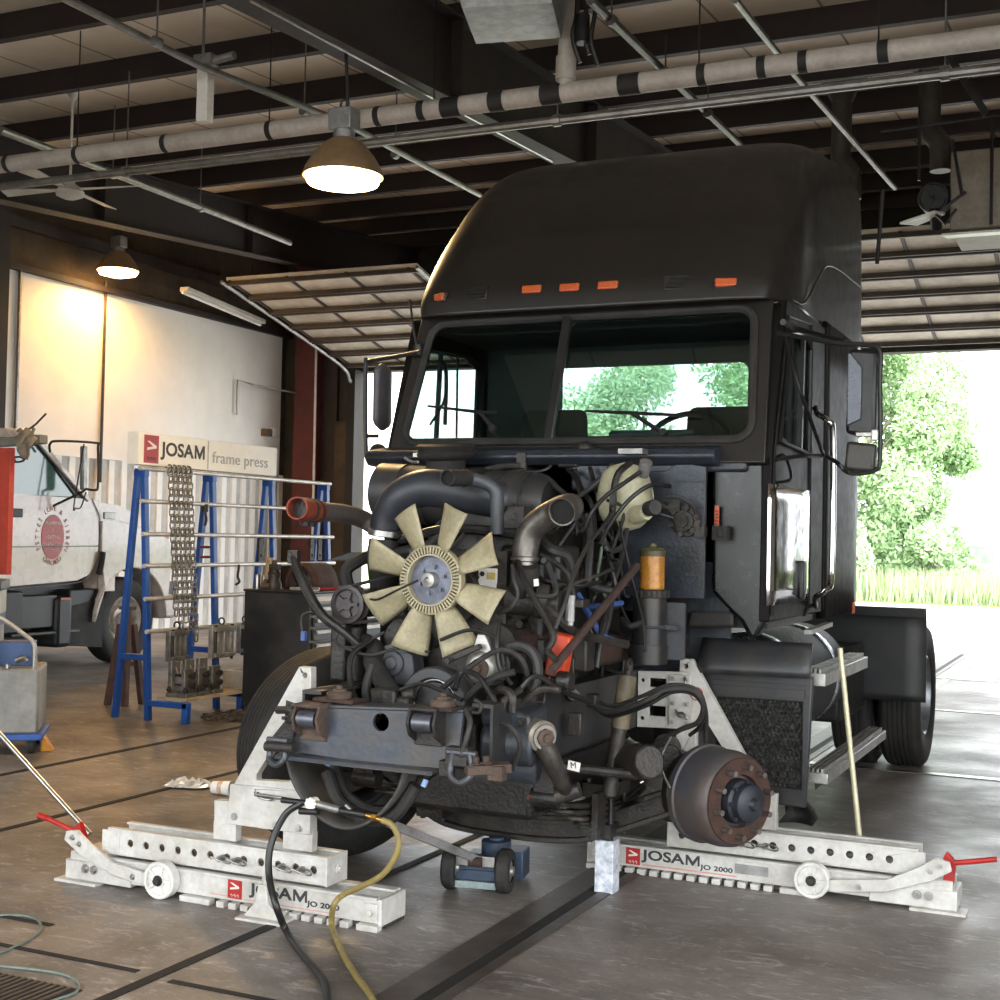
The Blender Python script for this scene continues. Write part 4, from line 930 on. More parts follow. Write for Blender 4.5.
# accessory drive at left: pulley and belt
pc = V((-3.109,5.16,1.309))
b = MB().rev(pc, (0,-1,0), [(.0,-.03),(.082,-.03),(.082,-.02),(.066,-.01),(.066,.01),(.084,.02),(.084,.035),(.068,.04),(.06,.028),(.03,.026),(.024,.04),(0,.04)], 32, False)
for k in range(5): a = k*1.257; b.bar(pc+V((.02*cos(a),-.034,.02*sin(a))), pc+V((.055*cos(a),-.034,.055*sin(a))), .014, .01, (0,1,0))
b.build('idler_pulley', mat('pulley_grey','4f4a4b',.5,.4,'352f2e',.5,10), T)
wp = V((-2.786,5.2,1.373)); b = MB()
b.tube([pc+V((-.06,0,.065)), pc+V((.02,0,.085)), wp+V((0,0,.09)), wp+V((.08,.01,.0)), wp+V((0,.0,-.09)), pc+V((.03,0,-.08)), pc+V((-.06,0,-.06)), pc+V((-.085,0,0))], .008, 6, 5, closed=True)
b.build('drive_belt', rubber, T)
b = MB(); b.bx(pc.x-.13,pc.x-.05,5.2,5.4,pc.z-.35,pc.z-.02); b.cyl((pc.x-.06,5.3,pc.z-.38),(pc.x-.06,5.3,pc.z-.1),.05); b.cyl(pc+V((0,.04,0)), pc+V((0,.22,0)), .065); b.build('refrigerant_compressor', grime2, T, bevel=.012)
b = MB(); b.tube([(-3.375,5.1,1.515),(-3.339,5.08,1.454),(-3.249,5.06,1.325),(-3.179,5.06,1.249),(-3.1,5.1,1.185),(-3.024,5.12,1.122)], [.016,.022,.024,.022,.018,.016], 10); b.box((-3.375,5.1,1.511),(.05,.03,.06)); b.build('bent_bracket', grime, T)
hose([(-3.257,5.1,1.27),(-3.302,5.08,1.26),(-3.316,5.08,1.224),(-3.304,5.08,1.172)], .006, hosedust); MB().box((-3.299,5.08,1.163),(.02,.02,.04)).build('blue_plug', bl2, T)
hose([(-3.249,5.4,1.314),(-3.297,5.42,1.441),(-3.241,5.45,1.499),(-3.206,5.5,1.518)], .03, rubber)
hose([(-3.101,5.1,1.22),(-3.138,5.08,1.154),(-3.049,5.06,1.125),(-2.973,5.1,1.161),(-2.911,5.12,1.198)], .007, hosedust)
b = MB(); b.hexa([(-3.635,5.8,1.486),(-3.496,5.8,1.529),(-3.382,5.8,1.532),(-3.415,5.8,1.487),(-3.654,5.83,1.485),(-3.515,5.83,1.529),(-3.399,5.83,1.532),(-3.432,5.83,1.486)]); b.build('hood_bracket', black, T, smooth=0)
hose([(-2.749,5.45,1.692),(-2.848,5.4,1.577),(-3.027,5.4,1.528),(-3.159,5.45,1.454)], .028, rubber, 'radiator_hose')
hose([(-2.449,5.5,1.631),(-2.599,5.4,1.649),(-2.799,5.4,1.646),(-3.031,5.45,1.596)], .022, hosemat)
# lower front of the engine: water pump, damper, alternator
b = MB(); q = [(-2.944,5.12,1.127),(-2.875,5.12,1.152),(-2.775,5.12,1.106),(-2.763,5.12,1.034),(-2.801,5.12,0.971),(-2.85,5.12,0.977),(-2.892,5.12,1.06)]
b.prism([(p[0],5.12,p[2]) for p in q], (0,.1,0)); c = V((-2.867,5.12,1.066)); b.rev(c, (0,-1,0), [(.055,0),(.055,.015),(.03,.02),(.028,.03),(0,.03)], 24, False); b.build('water_pump', mat('pump_grey','55565c',.6,.3,'3c3a3a',.55,12,bump=.3), T, bevel=.006)
c = V((-2.577,4.98,0.925)); b = MB().rev(c, (0,-1,0), [(.0,-.05),(.15,-.05),(.155,-.02),(.155,.03),(.148,.04),(.112,.042),(.105,.03),(.10,.005),(.095,.005),(.09,.02),(.05,.022),(0,.02)], 48, False)
b.build('vibration_damper', mat('damper_grey','3a3b3e',.5,.2,'2a2929',.5,8), T)
b = MB().rev(c+V((0,-.012,0)), (0,-1,0), [(.098,0),(.106,.004),(.106,.012),(.1,.014)], 48, False); b.build('damper_ring', alu, T)
c = V((-2.407,5.05,1.078)); b = MB(); b.rev(c, (0,-1,0), [(.0,-.12),(.075,-.12),(.08,-.05),(.078,0),(.06,.02),(.04,.025),(0,.025)], 28, False)
b.prism([(c.x-.05,c.y-.01,c.z+.05),(c.x-.02,c.y-.01,c.z+.14),(c.x+.015,c.y-.01,c.z+.14),(c.x+.05,c.y-.01,c.z+.06)], (0,.03,0)); AL = b.build('alternator', alu, T, bevel=.004)
b = MB().rev(c+V((0,-.02,0)), (0,-1,0), [(.042,0),(.042,.012),(.02,.016),(.012,.03),(0,.03)], 20, False); b.build('alternator_nut', rustpale, AL)
b = MB(); b.bar((-2.549,5,1.098),(-2.404,5.02,1.17),.02,.035,(0,1,0)); b.bolt((-2.52,4.97,1.106),(0,-1,0),.012,.02); b.build('alternator_bracket', iron, T)
b = MB(); b.tube([(-3.052,5.2,1.151),(-2.943,5.12,1.118),(-2.949,5.08,1.077),(-2.851,5,1.004),(-2.783,4.95,0.971),(-2.782,4.95,0.905)], [.03,.035,.04,.042,.04,.05], 12); b.build('water_hose', rubber, T)
b = MB(); b.box((-2.764,4.9,0.936), (.12,.1,.1)); b.cyl((-2.698,4.9,0.961),(-2.644,4.92,0.975),.03); b.box((-2.677,4.88,0.932),(.06,.05,.05)); b.build('thermostat_housing', grime2, T, bevel=.012)
b = MB(); b.bx(-2.95,-2.4,5.0,5.3,.66,.86); b.cyl((-2.8,5.0,.78),(-2.8,5.3,.78),.1); b.build('front_mount', grime, T, bevel=.02)
hose([(-2.523,4.9,0.993),(-2.374,4.85,1.095),(-2.281,4.95,1.165),(-2.184,4.95,1.131),(-2.168,5,1.008)], .012, rubber)
hose([(-2.279,5,1.041),(-2.295,5,1.141),(-2.233,5,1.181),(-2.162,5,1.16),(-2.134,5,1.082),(-2.167,5,0.968)], .022, hosedust)
hose([(-2.307,5,1.282),(-2.295,4.95,1.185),(-2.28,4.95,1.093),(-2.225,4.95,1.029)], .01, hosemat)
hose([(-2.384,4.85,0.967),(-2.319,4.85,1.031),(-2.255,4.88,1.068),(-2.191,4.9,1.087)], .014, rubber)
hose([(-2.902,5,1.064),(-2.899,4.95,0.963),(-2.848,4.9,0.88)], .02, hosedust)
# front crossmember with its two rail ends
blue2 = mat('worn_blue_frame','3d4450',.4,.25,'4e4a45',.6,5,bump=.15)
yF = 4.62
TL, TR, BR, BL = (-3.029,4.62,0.917), (-2.274,4.62,0.949), (-2.346,4.62,0.754), (-3.072,4.62,0.741)
hc = (-2.63,4.62,0.888)
b = MB().plate([(TL[0],TL[2]),(TR[0],TR[2]),(TR[0]-.02,BR[2]+.0),(BR[0],BR[2]-.02),(-2.68,BL[2]-.015),(BL[0],BL[2])], [circ(hc[0],hc[2],.036)], .018, face_y(4.62))
CM = b.build('front_crossmember', blue2, T)
b = MB(); b.hexa([(TL[0]-.02,4.61,TL[2]),(TR[0],4.61,TR[2]),(TR[0],4.74,TR[2]),(TL[0],4.74,TL[2]),(TL[0]-.02,4.61,TL[2]+.014),(TR[0],4.61,TR[2]+.014),(TR[0],4.74,TR[2]+.014),(TL[0],4.74,TL[2]+.014)])
b.hexa([(BL[0]-.02,4.56,BL[2]-.03),(BR[0]-.03,4.56,BR[2]-.045),(BR[0]-.03,4.7,BR[2]-.03),(BL[0]-.02,4.7,BL[2]-.015),(BL[0]-.02,4.57,BL[2]-.012),(BR[0]-.03,4.57,BR[2]-.027),(BR[0]-.03,4.7,BR[2]-.018),(BL[0]-.02,4.7,BL[2])])
b.build('crossmember_flange', blue2, CM, bevel=.004)
# body-mount pads with bolts on the top flange
def pad(c, w):
    b = MB(); b.box(V(c)+V((0,0,-.008)), (w,.1,.016)); b.build('mount_plate', rust, T, bevel=.004)
    b = MB().rev(V(c), (0,0,1), [(.05,0),(.052,.02),(.045,.026),(.03,.026),(.028,.036),(.014,.038),(.012,.05),(0,.05)], 20, False); b.build('mount_bolt', rustpale, T)
pad((-2.865,4.68,0.959), .19)
pad((-2.354,4.6,0.972), .12)
# hinge brackets
def hinge(c, m):
    c = V(c); b = MB(); b.cyl(c+V((-.04,-.03,0)), c+V((.04,-.03,0)), .036, n=16); b.cyl(c+V((-.055,-.03,0)), c+V((.055,-.03,0)), .012, n=8); o = b.build('hinge_roller', mat('roller_steel','5e6068',.35,.6,'3c3d42',.5,10), T)
    b = MB()
    for s in (-1,1): b.yz([(c.y+.03,c.z+.06),(c.y-.05,c.z+.05),(c.y-.07,c.z-.0),(c.y-.05,c.z-.05),(c.y-.01,c.z-.07),(c.y+.03,c.z-.09)], c.x+s*.055-.006, c.x+s*.055+.006)
    b.bx(c.x-.06,c.x+.06,c.y+.0,c.y+.03,c.z-.09,c.z+.06); b.bx(c.x-.06,c.x+.06,c.y-.05,c.y+.03,c.z+.045,c.z+.06)
    b.build('hinge_bracket', m, o, bevel=.004)
hinge((-2.935,4.6,0.882), rustpale)
hinge((-2.406,4.58,0.909), iron)
# tow shackles
def shackle(c, r, yaw=0):
    c = V(c); b = MB()
    b.tube([c+V((-r*.75,0,.06)), c+V((-r,0,.0)), c+V((-r*.8,-.01,-r*.75)), c+V((0,-.012,-r*1.15)), c+V((r*.8,-.01,-r*.75)), c+V((r,0,.0)), c+V((r*.75,0,.06))], .0125, 10)
    b.cyl(c+V((-r*1.3,0,.055)), c+V((r*1.4,0,.055)), .012, n=10)
    o = b.build('tow_shackle', mat('shackle_steel','55575c',.4,.5,'37373a',.5,10), T)
    return o
p = (-3.074,4.56,0.733); shackle(p, .036)
b = MB(); b.hexa([(-3.119,4.56,0.777),(-3.014,4.56,0.77),(-3.014,4.6,0.844),(-3.072,4.6,0.856),(-3.16,4.62,0.766),(-3.053,4.62,0.759),(-3.08,4.7,0.828),(-3.139,4.7,0.839)]); b.cyl((-3.121,4.55,0.762),(-2.988,4.55,0.765),.02); b.tube([(-3.107,4.6,0.902),(-3.035,4.6,0.903),(-3.043,4.6,0.858)],.016,8); b.hexa([(-3.078,4.62,0.942),(-3.011,4.62,0.927),(-3.027,4.62,0.833),(-3.084,4.62,0.829),(-3.198,4.8,0.915),(-3.128,4.8,0.9),(-3.145,4.8,0.802),(-3.205,4.8,0.798)]); b.build('shackle_bracket', iron, T, bevel=.006)
p = (-2.222,4.5,0.763); shackle(p, .044)
b = MB(); b.box((-2.242,4.52,0.803), (.09,.05,.07)); b.tube([(-2.232,4.55,0.971),(-2.199,4.52,0.932),(-2.204,4.5,0.868),(-2.223,4.5,0.804)],.012,8); b.tube([(-2.223,4.6,1.004),(-2.194,4.6,0.991),(-2.201,4.6,0.96),(-2.231,4.6,0.958)],.008,8); b.box((-2.306,4.55,0.748),(.05,.04,.06)); b.build('shackle_bracket', iron, T, bevel=.006)
b = MB(); b.bar((-2.202,4.5,0.758),(-2.069,4.6,0.766),.07,.035); b.box((-2.098,4.55,0.749),(.06,.05,.055)); [b.bolt(V((-2.121,4.5,0.787)) if i else V((-2.161,4.5,0.78)),(0,0,1),.014,.03) for i in (0,1)]; b.build('tow_block', rustpale, T, bevel=.006)
# left rail stub and brace over the crossmember
b = MB(); b.hexa([(-3.114,4.8,0.934),(-2.939,5.1,1.011),(-2.938,5.1,0.981),(-3.098,4.8,0.889),(-3.134,4.83,0.93),(-2.956,5.13,1.008),(-2.955,5.13,0.978),(-3.117,4.83,0.885)]); b.bx(-3.1,-3.0,4.62,5.2,.86,.875); b.build('rail_brace', black, T, bevel=.004)
# steering gear with pitman arm
sg = mat('gearbox_grey','3f444c',.45,.2,'2c2c2e',.55,9,bump=.2)
b = MB(); b.hexa([(-2.295,4.85,0.769),(-2.096,4.85,0.747),(-2.1,4.85,0.925),(-2.274,4.85,0.959),(-2.34,5.1,0.731),(-2.125,5.1,0.725),(-2.13,5.1,0.936),(-2.323,5.1,0.963)])
b.cyl((-2.301,4.86,0.814),(-2.094,4.9,0.803),.085); b.cyl((-2.249,4.95,0.719),(-2.109,4.98,0.704),.07); b.cyl((-2.289,4.83,0.909),(-2.22,4.83,0.918),.04); SGO = b.build('steering_gear', sg, T, bevel=.014)
for q in ((-2.247,4.84,0.931),(-2.13,4.84,0.901),(-2.252,4.83,0.803),(-2.118,4.84,0.785),(-2.186,4.86,0.745)): MB().bolt(q, (0,-1,0), .012, .016).build('gear_bolt', iron, SGO)
c = V((-2.044,4.86,0.847)); ax = V((.75,-.6,-.05))
b = MB().rev(c, ax, [(.06,-.12),(.062,-.01),(.05,0),(.048,.01),(0,.01)], 28, False); b.build('output_shaft', mat('shaft_pale','8d877d',.5,.4,'6b665e',.5,12), SGO)
b = MB().rev(c+ax.normalized()*.01, ax, [(.036,-.01),(.036,.012),(.018,.014),(.016,.024),(0,.024)], 8, False); b.build('pitman_nut', rustpale, SGO)
b = MB(); b.tube([(-2.064,4.88,0.823),(-2.033,4.9,0.765),(-2.01,4.95,0.678),(-2.003,5,0.624)], [.045,.04,.035,.03], 12); b.cyl((-2.046,5,0.596),(-1.952,5.02,0.626),.03); b.build('pitman_arm', grime2, T)
# hoses about the gear
for pts, r in (([(-2.298,4.9,0.969),(-2.231,4.85,1.017),(-2.166,4.82,1.005),(-2.164,4.82,0.939)],.018),([(-2.188,4.95,0.951),(-2.103,4.95,1.017),(-2.017,4.95,1.022)],.014),([(-2.217,4.8,0.848),(-2.197,4.78,0.93),(-2.186,4.8,0.986),(-2.167,4.9,1.017)],.014)):
    hose(pts, r, grime2)
b = MB(); b.hexa([(-2.255,5.1,0.952),(-2.143,5.1,0.939),(-2.157,5.2,1.064),(-2.211,5.2,1.078),(-2.343,5.3,0.925),(-2.227,5.3,0.912),(-2.219,5.35,1.048),(-2.275,5.35,1.062)]); b.cyl((-2.092,5.1,1.044),(-2.027,5.1,1.04),.04); b.box((-2.078,5.12,1.027),(.09,.08,.06)); b.build('gear_bracket', grime, T, bevel=.012)
# front axle, springs, shock, tie rod
YA = 5.95
b = MB(); ax = [(-3.079,5.85,0.262),(-2.968,5.9,0.279),(-2.723,5.95,0.248),(-2.21,5.95,0.285),(-2.015,5.95,0.356),(-1.78,5.95,0.494)]
pp = smooth_path([V((-3.45,6.0,.48)),V((-3.2,5.98,.36)),V((-3.0,5.96,.27)),V((-2.65,5.95,.25)),V((-2.3,5.95,.27)),V((-2.05,5.95,.36)),V((-1.72,5.95,.5))], 4)
def ibeam(b, pp, w, h):
    for (w2, z0, z1) in ((w,-h/2,-h/2+.025),(w,h/2-.025,h/2),(w*.4,-h/2+.02,h/2-.02)):
        for a, c in zip(pp, pp[1:]):
            b.hexa([a+V((0,-w2/2,z0)),c+V((0,-w2/2,z0)),c+V((0,w2/2,z0)),a+V((0,w2/2,z0)),a+V((0,-w2/2,z1)),c+V((0,-w2/2,z1)),c+V((0,w2/2,z1)),a+V((0,w2/2,z1))])
ibeam(b, pp, .12, .13); b.build('front_axle', grime2, T, bevel=.004)
def spring(s):
    x = XC+s*.43; b = MB()
    for k in range(4):
        L = .72-.14*k
        b.grid(lambda u, v, k=k, L=L: (x-.045+.09*v, 5.95+(2*u-1)*L, .42-.028*k+.10*(2*u-1)**2*(L/.72)**2), 13, 2)
    b.build('leaf_spring', grime2, T, solid=.018)
    b = MB(); b.bx(x-.07,x+.07,5.82,6.08,.44,.5); b.bx(x-.07,x+.07,5.82,6.08,.26,.32)
    for dx in (-.055,.055):
        for dy in (-.09,.09): b.cyl((x+dx,5.95+dy,.245),(x+dx,5.95+dy,.52),.014,n=8)
    b.build('spring_clamp', grime, T)
    b = MB(); b.cyl((x-.06,5.22,.54),(x+.06,5.22,.54),.04); b.bar((x,5.22,.54),(x,5.22,.72),.09,.06,(0,1,0)); b.build('spring_shackle', grime, T)
sym(spring)
b = MB(); s0, s1 = V((-2.077,5.7,0.482)), V((-2.012,5.75,1.06)); m_ = s0.lerp(s1,.55)
b.cyl(s0, m_, .034); o = b.build('shock_absorber', grime2, T)
MB().cyl(m_-V((0,0,.02)), s0.lerp(s1,.92), .042).build('dust_tube', mat('shock_tan','6e634c',.6,0,'423c33',.6,9), o)
b = MB().cyl(s0.lerp(s1,.9), s1, .02); b.torus(s1, (1,0,0), .024, .01, 16, 6); b.build('shock_eye', iron, o)
b = MB(); b.tube([(-2.525,5.4,0.596),(-2.234,5.5,0.617),(-1.917,5.65,0.593)], .022, 10); b.cyl((-1.923,5.64,0.616),(-1.868,5.64,0.599),.035); b.build('drag_link', iron, T)
b = MB(); b.bx((-2.12,5.6,0.955)[0],(-2.092,5.6,0.957)[0],5.6,5.7,.3,.5); b.build('axle_stop', grime, T)
b = MB(); b.box((-1.956,4.96,0.728), (.05,.006,.036), M.Rotation(R(8),3,'Y')); tg = b.build('tag', whiteplain, T)
MB().text('M', .034, axes(V((-1.968,4.955,0.712)), (1,0,.1), (-.1,0,1)), .001).build('tag_lettering', ink, tg, smooth=0)
b = MB(); b.cyl((-2.447,5.5,0.5),(-2.323,5.55,0.482),.085); b.build('air_bag', grime2, T, bevel=.02)
b = MB(); b.bar((-2.323,5.35,0.507),(-2.209,5.4,0.501),.03,.02); b.build('red_strap', redrust, T)
# drooping splash apron and hoses under the crossmember
b = MB().grid(lambda u, v: (lambda a: V((-3.14+.56*u, 4.72+.25*v, .70-.27*max(0,sin(pi*u))**.6*(1-.25*v)-.02*v)))(0), 22, 6)
b.build('splash_apron', mat('apron_grey','45433f',.6,0,'2d2b29',.55,6), T, smooth=60, solid=.012)
for k, (dy, r_, zz) in enumerate(((0,.028,.60),(.06,.022,.62))):
    b = MB().tube([(-3.0,4.82+dy,zz+.03),(-2.93,4.8+dy,zz-.08),(-2.8,4.78+dy,zz-.13),(-2.66,4.78+dy,zz-.11),(-2.57,4.8+dy,zz+.02)], r_, 10); b.build('cooler_hose', rubber, T)
for q, e in (((-2.89,4.7,0.722),(-2.851,4.6,0.715)),((-2.421,4.7,0.701),(-2.42,4.6,0.674))):
    hose([V(q)+V((.03,.1,.05)), q, e], .006, hosemat); MB().cyl(V(e)+V((.0,0,.012)), V(e)+V((-.006,-.01,-.014)), .011, n=10).build('blue_plug', mat('pale_blue_plastic','7f9cc0',.5,0,'5d7ba3',.5,10), T)
# steered front wheels: bare drum at the driver side, tyre at the other
AX = V((.857,-.515,0))
dc = V((-1.535,5.88,0.48))
b = MB().rev(dc, AX, [(.0,-.26),(.12,-.26),(.2,-.245),(.220,-.225),(.222,-.195),(.212,-.19),(.214,-.07),(.205,-.02),(.19,-.003),(.186,.0),(.13,.0),(.125,-.02),(.0,-.02)], 56, False)
DR = b.build('brake_drum', mat('drum_grey','4a4c52',.5,.3,'5a4a40',.62,5), T)
b = MB().rev(dc, AX, [(.19,-.002),(.188,.008),(.118,.008),(.112,-.012),(.19,-.012)], 56, False); b.build('drum_face', mat('drum_rust','4d3227',.75,.1,'30211c',.6,14,bump=.3), DR)
b = MB().rev(dc, AX, [(.1,-.02),(.098,.03),(.085,.04),(.082,.075),(.07,.085),(.03,.09),(.02,.11),(0,.11)], 32, False)
x_, y_, z_ = frame(AX)
for i in range(8): a = i*pi/4; b.bolt(dc+AX*.04+(x_*cos(a)+y_*sin(a))*.09, AX, .007, .012)
b.build('wheel_hub', mat('hub_grey','2c3037',.5,.2,'1f2125',.55,9), DR)
for i in range(10):
    a = 2*pi*i/10+.2; p = dc+(x_*cos(a)+y_*sin(a))*.152
    MB().cyl(p, p+AX*.055, .0125, n=10).build('wheel_stud', mat('stud_steel','8a8580',.4,.7,'5a4a42',.5,14), DR)
b = MB(); b.cyl(dc-AX*.32, dc-AX*.27, .18); b.box(dc-AX*.36, (.14,.16,.3)); b.cyl(dc-AX*.4+V((0,0,-.14)), dc-AX*.4+V((0,0,.16)), .05); b.cyl(dc-AX*.36+V((-.05,-.1,.14)), dc-AX*.36+V((-.12,.1,.16)), .07); b.build('steering_knuckle', grime, T, bevel=.01)
for pts, r, m in (([(-2.177,5.7,0.897),(-2.085,5.65,0.855),(-1.906,5.6,0.913),(-1.794,5.6,0.977),(-1.68,5.62,0.982),(-1.642,5.66,0.917),(-1.681,5.72,0.834),(-1.78,5.78,0.785),(-1.917,5.85,0.698)],.012,hosedust),
                  ([(-2.174,5.72,0.877),(-2.069,5.67,0.837),(-1.893,5.63,0.898),(-1.772,5.63,0.967),(-1.68,5.65,0.962),(-1.649,5.7,0.891),(-1.683,5.76,0.812),(-1.74,5.8,0.763)],.01,hosemat),
                  ([(-2.192,5.74,0.901),(-2.071,5.7,0.878),(-1.927,5.66,0.932),(-1.791,5.66,0.993),(-1.676,5.68,0.977),(-1.651,5.74,0.878),(-1.672,5.82,0.736)],.009,hosedust),
                  ([(-1.822,5.8,0.757),(-1.867,5.8,0.664),(-1.859,5.78,0.601),(-1.814,5.76,0.529)],.006,steel),
                  ([(-1.988,5.85,0.692),(-1.932,5.8,0.627),(-1.905,5.75,0.58),(-1.934,5.7,0.549)],.006,steel)):
    hose(pts, r, m, 'brake_hose')
b = MB(); b.box((-2.172,5.7,0.897),(.07,.06,.06)); b.box((-2.208,5.72,0.857),(.04,.05,.06)); b.build('hose_manifold', iron, T, bevel=.008)
wc = V((-3.628,5.95,0.48)); wc.z = .52
LX = V((-.857,.515,0))
W = tyre(T, wc, LX, .52, .30, .29)
b = MB().rev(wc, -LX, [(.295,.13),(.285,.135),(.27,.12),(.262,.02),(.24,-.06),(.2,-.08),(.12,-.09),(0,-.09)], 44, False); b.build('rim', rimdark, W)
b = MB().rev(wc, -LX, [(.21,-.06),(.21,.09),(.2,.1),(.1,.1),(.09,.16),(0,.16)], 40, False); b.build('brake_drum', grime2, W)
b = MB(); b.cyl(wc-LX*.15, wc-LX*.36, .07); b.cyl(wc-LX*.34+V((0,0,-.12)), wc-LX*.34+V((0,0,.16)), .05); b.build('steering_knuckle', grime, T)
# extra loose cables to fill the bay
rg = random.Random(11)
for i in range(26):
    x0 = rg.uniform(-2.38,-2.16); z0 = rg.uniform(1.1,1.85); y0_ = rg.uniform(5.9,6.3)
    pts = [V((x0,y0_,z0))]
    for k in range(4): pts.append(pts[-1]+V((rg.uniform(-.1,.07),rg.uniform(-.12,.1),rg.uniform(-.22,.06))))
    hose(pts, rg.uniform(.006,.014), (hosemat,hosedust,rubber)[i%3], 'cable', 6, 4)
for i in range(22):
    x0 = rg.uniform(-3.1,-2.15); z0 = rg.uniform(.75,1.55); y0_ = rg.uniform(5.25,5.4)
    pts = [V((x0,y0_,z0))]
    for k in range(3): pts.append(pts[-1]+V((rg.uniform(-.14,.14),rg.uniform(-.06,.08),rg.uniform(-.14,.1))))
    hose(pts, rg.uniform(.007,.02), (hosemat,hosedust,grime2)[i%3], 'cable', 6, 4)
for i in range(40):
    b = MB(); p = V((rg.uniform(-3.0,-2.1),rg.uniform(5.28,5.5),rg.uniform(.7,1.5)))
    if rg.random() < .5: b.box(p, (rg.uniform(.03,.1),rg.uniform(.03,.1),rg.uniform(.03,.1)))
    else: b.cyl(p, p+V((rg.uniform(-.06,.06),rg.uniform(-.08,0),rg.uniform(-.05,.05))), rg.uniform(.012,.035), n=12)
    b.build('engine_fitting', (grime2,iron,grime)[i%3], T, bevel=.005)
b = MB(); b.bx(-3.12,-2.98,5.4,6.4,.7,.95); b.bx(-3.4,-2.95,6.1,6.5,.9,1.46); b.bx(-3.16,-2.9,5.5,5.9,.85,1.3); b.build('inner_panel', grime, T, bevel=.015)
b = MB(); b.hexa([(-2.201,6.45,1.07),(-1.942,6.45,1.059),(-1.947,6.45,1.33),(-2.206,6.45,1.319),(-2.218,6.5,1.065),(-1.957,6.5,1.055),(-1.962,6.5,1.327),(-2.223,6.5,1.317)]); b.build('cab_underside', grime, T)

# undercarriage behind the engine, added to block light coming under the truck
b = MB(); b.rev((-2.62,6.42,.78), (0,1,0), [(.32,0),(.32,.12),(.24,.3),(.2,.9),(.14,1.0),(.07,1.05),(.07,3.2),(.05,3.3)], 24); b.build('transmission', grime, T)
b = MB(); b.cyl((-3.7,10.4,.52),(-1.55,10.4,.52),.09); b.ball((-2.6,10.4,.54),(.24,.2,.22)); b.build('drive_axle', grime, T)
b = MB().rev((-3.38,6.9,.8), (0,1,0), [(0,0),(.28,.01),(.3,.06),(.3,1.6),(.28,1.66),(0,1.67)], 32, False); b.build('fuel_tank', MATS['tank_dark'], T)
MB().bx(-3.66,-3.2,8.65,9.5,.45,.95).build('battery_box', black, T, bevel=.02); MB().bx(-2.0,-1.62,8.6,9.5,.5,.95).build('air_tank', black, T, bevel=.02)
b = MB(); b.grid(lambda u, v: (-3.98+.98*u, 9.6, .45+.75*v), 6, 6); b.build('mud_flap', fl, T, solid=.015)
b = MB(); b.bx(-3.1,-2.15,9.75,10.9,1.0,1.06); b.rev((-2.62,10.3,1.06), (0,0,1), [(.0,0),(.5,0),(.48,.05),(.1,.06),(0,.06)], 28, False); b.build('fifth_wheel', iron, T)
b = MB(); b.bx(-3.05,-2.2,7.9,7.98,.72,.96); b.bx(-3.05,-2.2,9.6,9.68,.72,.96); b.build('rear_crossmember', MATS['frame_black'], T)
b = MB(); b.cyl((-2.02,5.75,.62),(-1.86,5.62,.66),.075); b.cyl((-2.02,5.75,.62),(-2.1,5.85,.58),.03); b.build('brake_chamber', grime2, T, bevel=.01)
b = MB(); b.grid(lambda u, v: (-2.12+.26*u, 6.46, .5+.42*v), 4, 4); b.build('inner_splash_panel', grime, T, solid=.02)
for pts, r, m in (([(-2.405,4.8,1.011),(-2.4,4.85,1.078),(-2.315,4.82,1.07),(-2.26,4.8,1.02),(-2.211,4.78,0.967)],.012,hosemat),
    ([(-2.963,5.1,1.161),(-3.002,5,1.101),(-2.978,4.95,1),(-2.917,4.9,0.925)],.012,hosemat),
    ([(-2.569,4.98,1.189),(-2.442,5,1.235),(-2.309,4.98,1.202),(-2.258,4.95,1.106)],.008,hosemat),
    ([(-2.19,4.95,1.011),(-2.134,4.98,1.068),(-2.078,5.1,1.004),(-2.062,5.4,0.927)],.012,hosemat),
    ([(-2.209,4.76,0.912),(-2.127,4.74,0.89),(-2.101,4.76,0.824),(-2.142,4.8,0.739)],.011,rubber),
    ([(-3.068,5.05,1.124),(-2.93,5.03,1.103),(-2.801,5.06,1.138),(-2.667,5.08,1.127)],.007,hosedust),
    ([(-2.681,4.85,0.987),(-2.589,4.85,1.018),(-2.482,4.82,1.004),(-2.363,4.78,0.976)],.009,hosemat)):
    hose(pts, r, m, 'cable')

# ------------------------------------------------------------------ frame presses
def logo(c, u, v, w, h, par, m_red, m_white, m_dark):
    """red square with a white angle mark and a row of small figures below it"""
    n = V(u).cross(V(v)); f = axes(V(c), u, v)
    o = MB().plate(rect(-w/2,-h/2,w/2,h/2), [], .003, f).build('logo_plate', m_red, par)
    k = w*.5; g = f @ M.Translation((0,h*.12,.003))
    b = MB(); b.plate([(-.62*k,.42*k),(-.3*k,.42*k),(.66*k,.02*k),(.66*k,-.2*k),(-.62*k,-.42*k),(-.62*k,-.18*k),(.2*k,-.05*k)], [], .002, g)
    b.build('logo_arrow', m_white, o)
    b = MB()
    for i in range(3):
        x = -.45*k+.45*k*i; b.tube([f @ V((x-.14*k,-h*.36,.002)), f @ V((x,-h*.28,.002)), f @ V((x+.14*k,-h*.36,.002)), f @ V((x+.05*k,-h*.42,.002))], .035*k, 5)
    b.build('logo_figures', m_dark, o)
    return o
pinm = mat('pin_wire', '8e8c86', .35, .8, '605e58', .5, 14)
holem = mat('hole_dark', '2a2826', .8, 0, '1c1b1a', .5, 10)
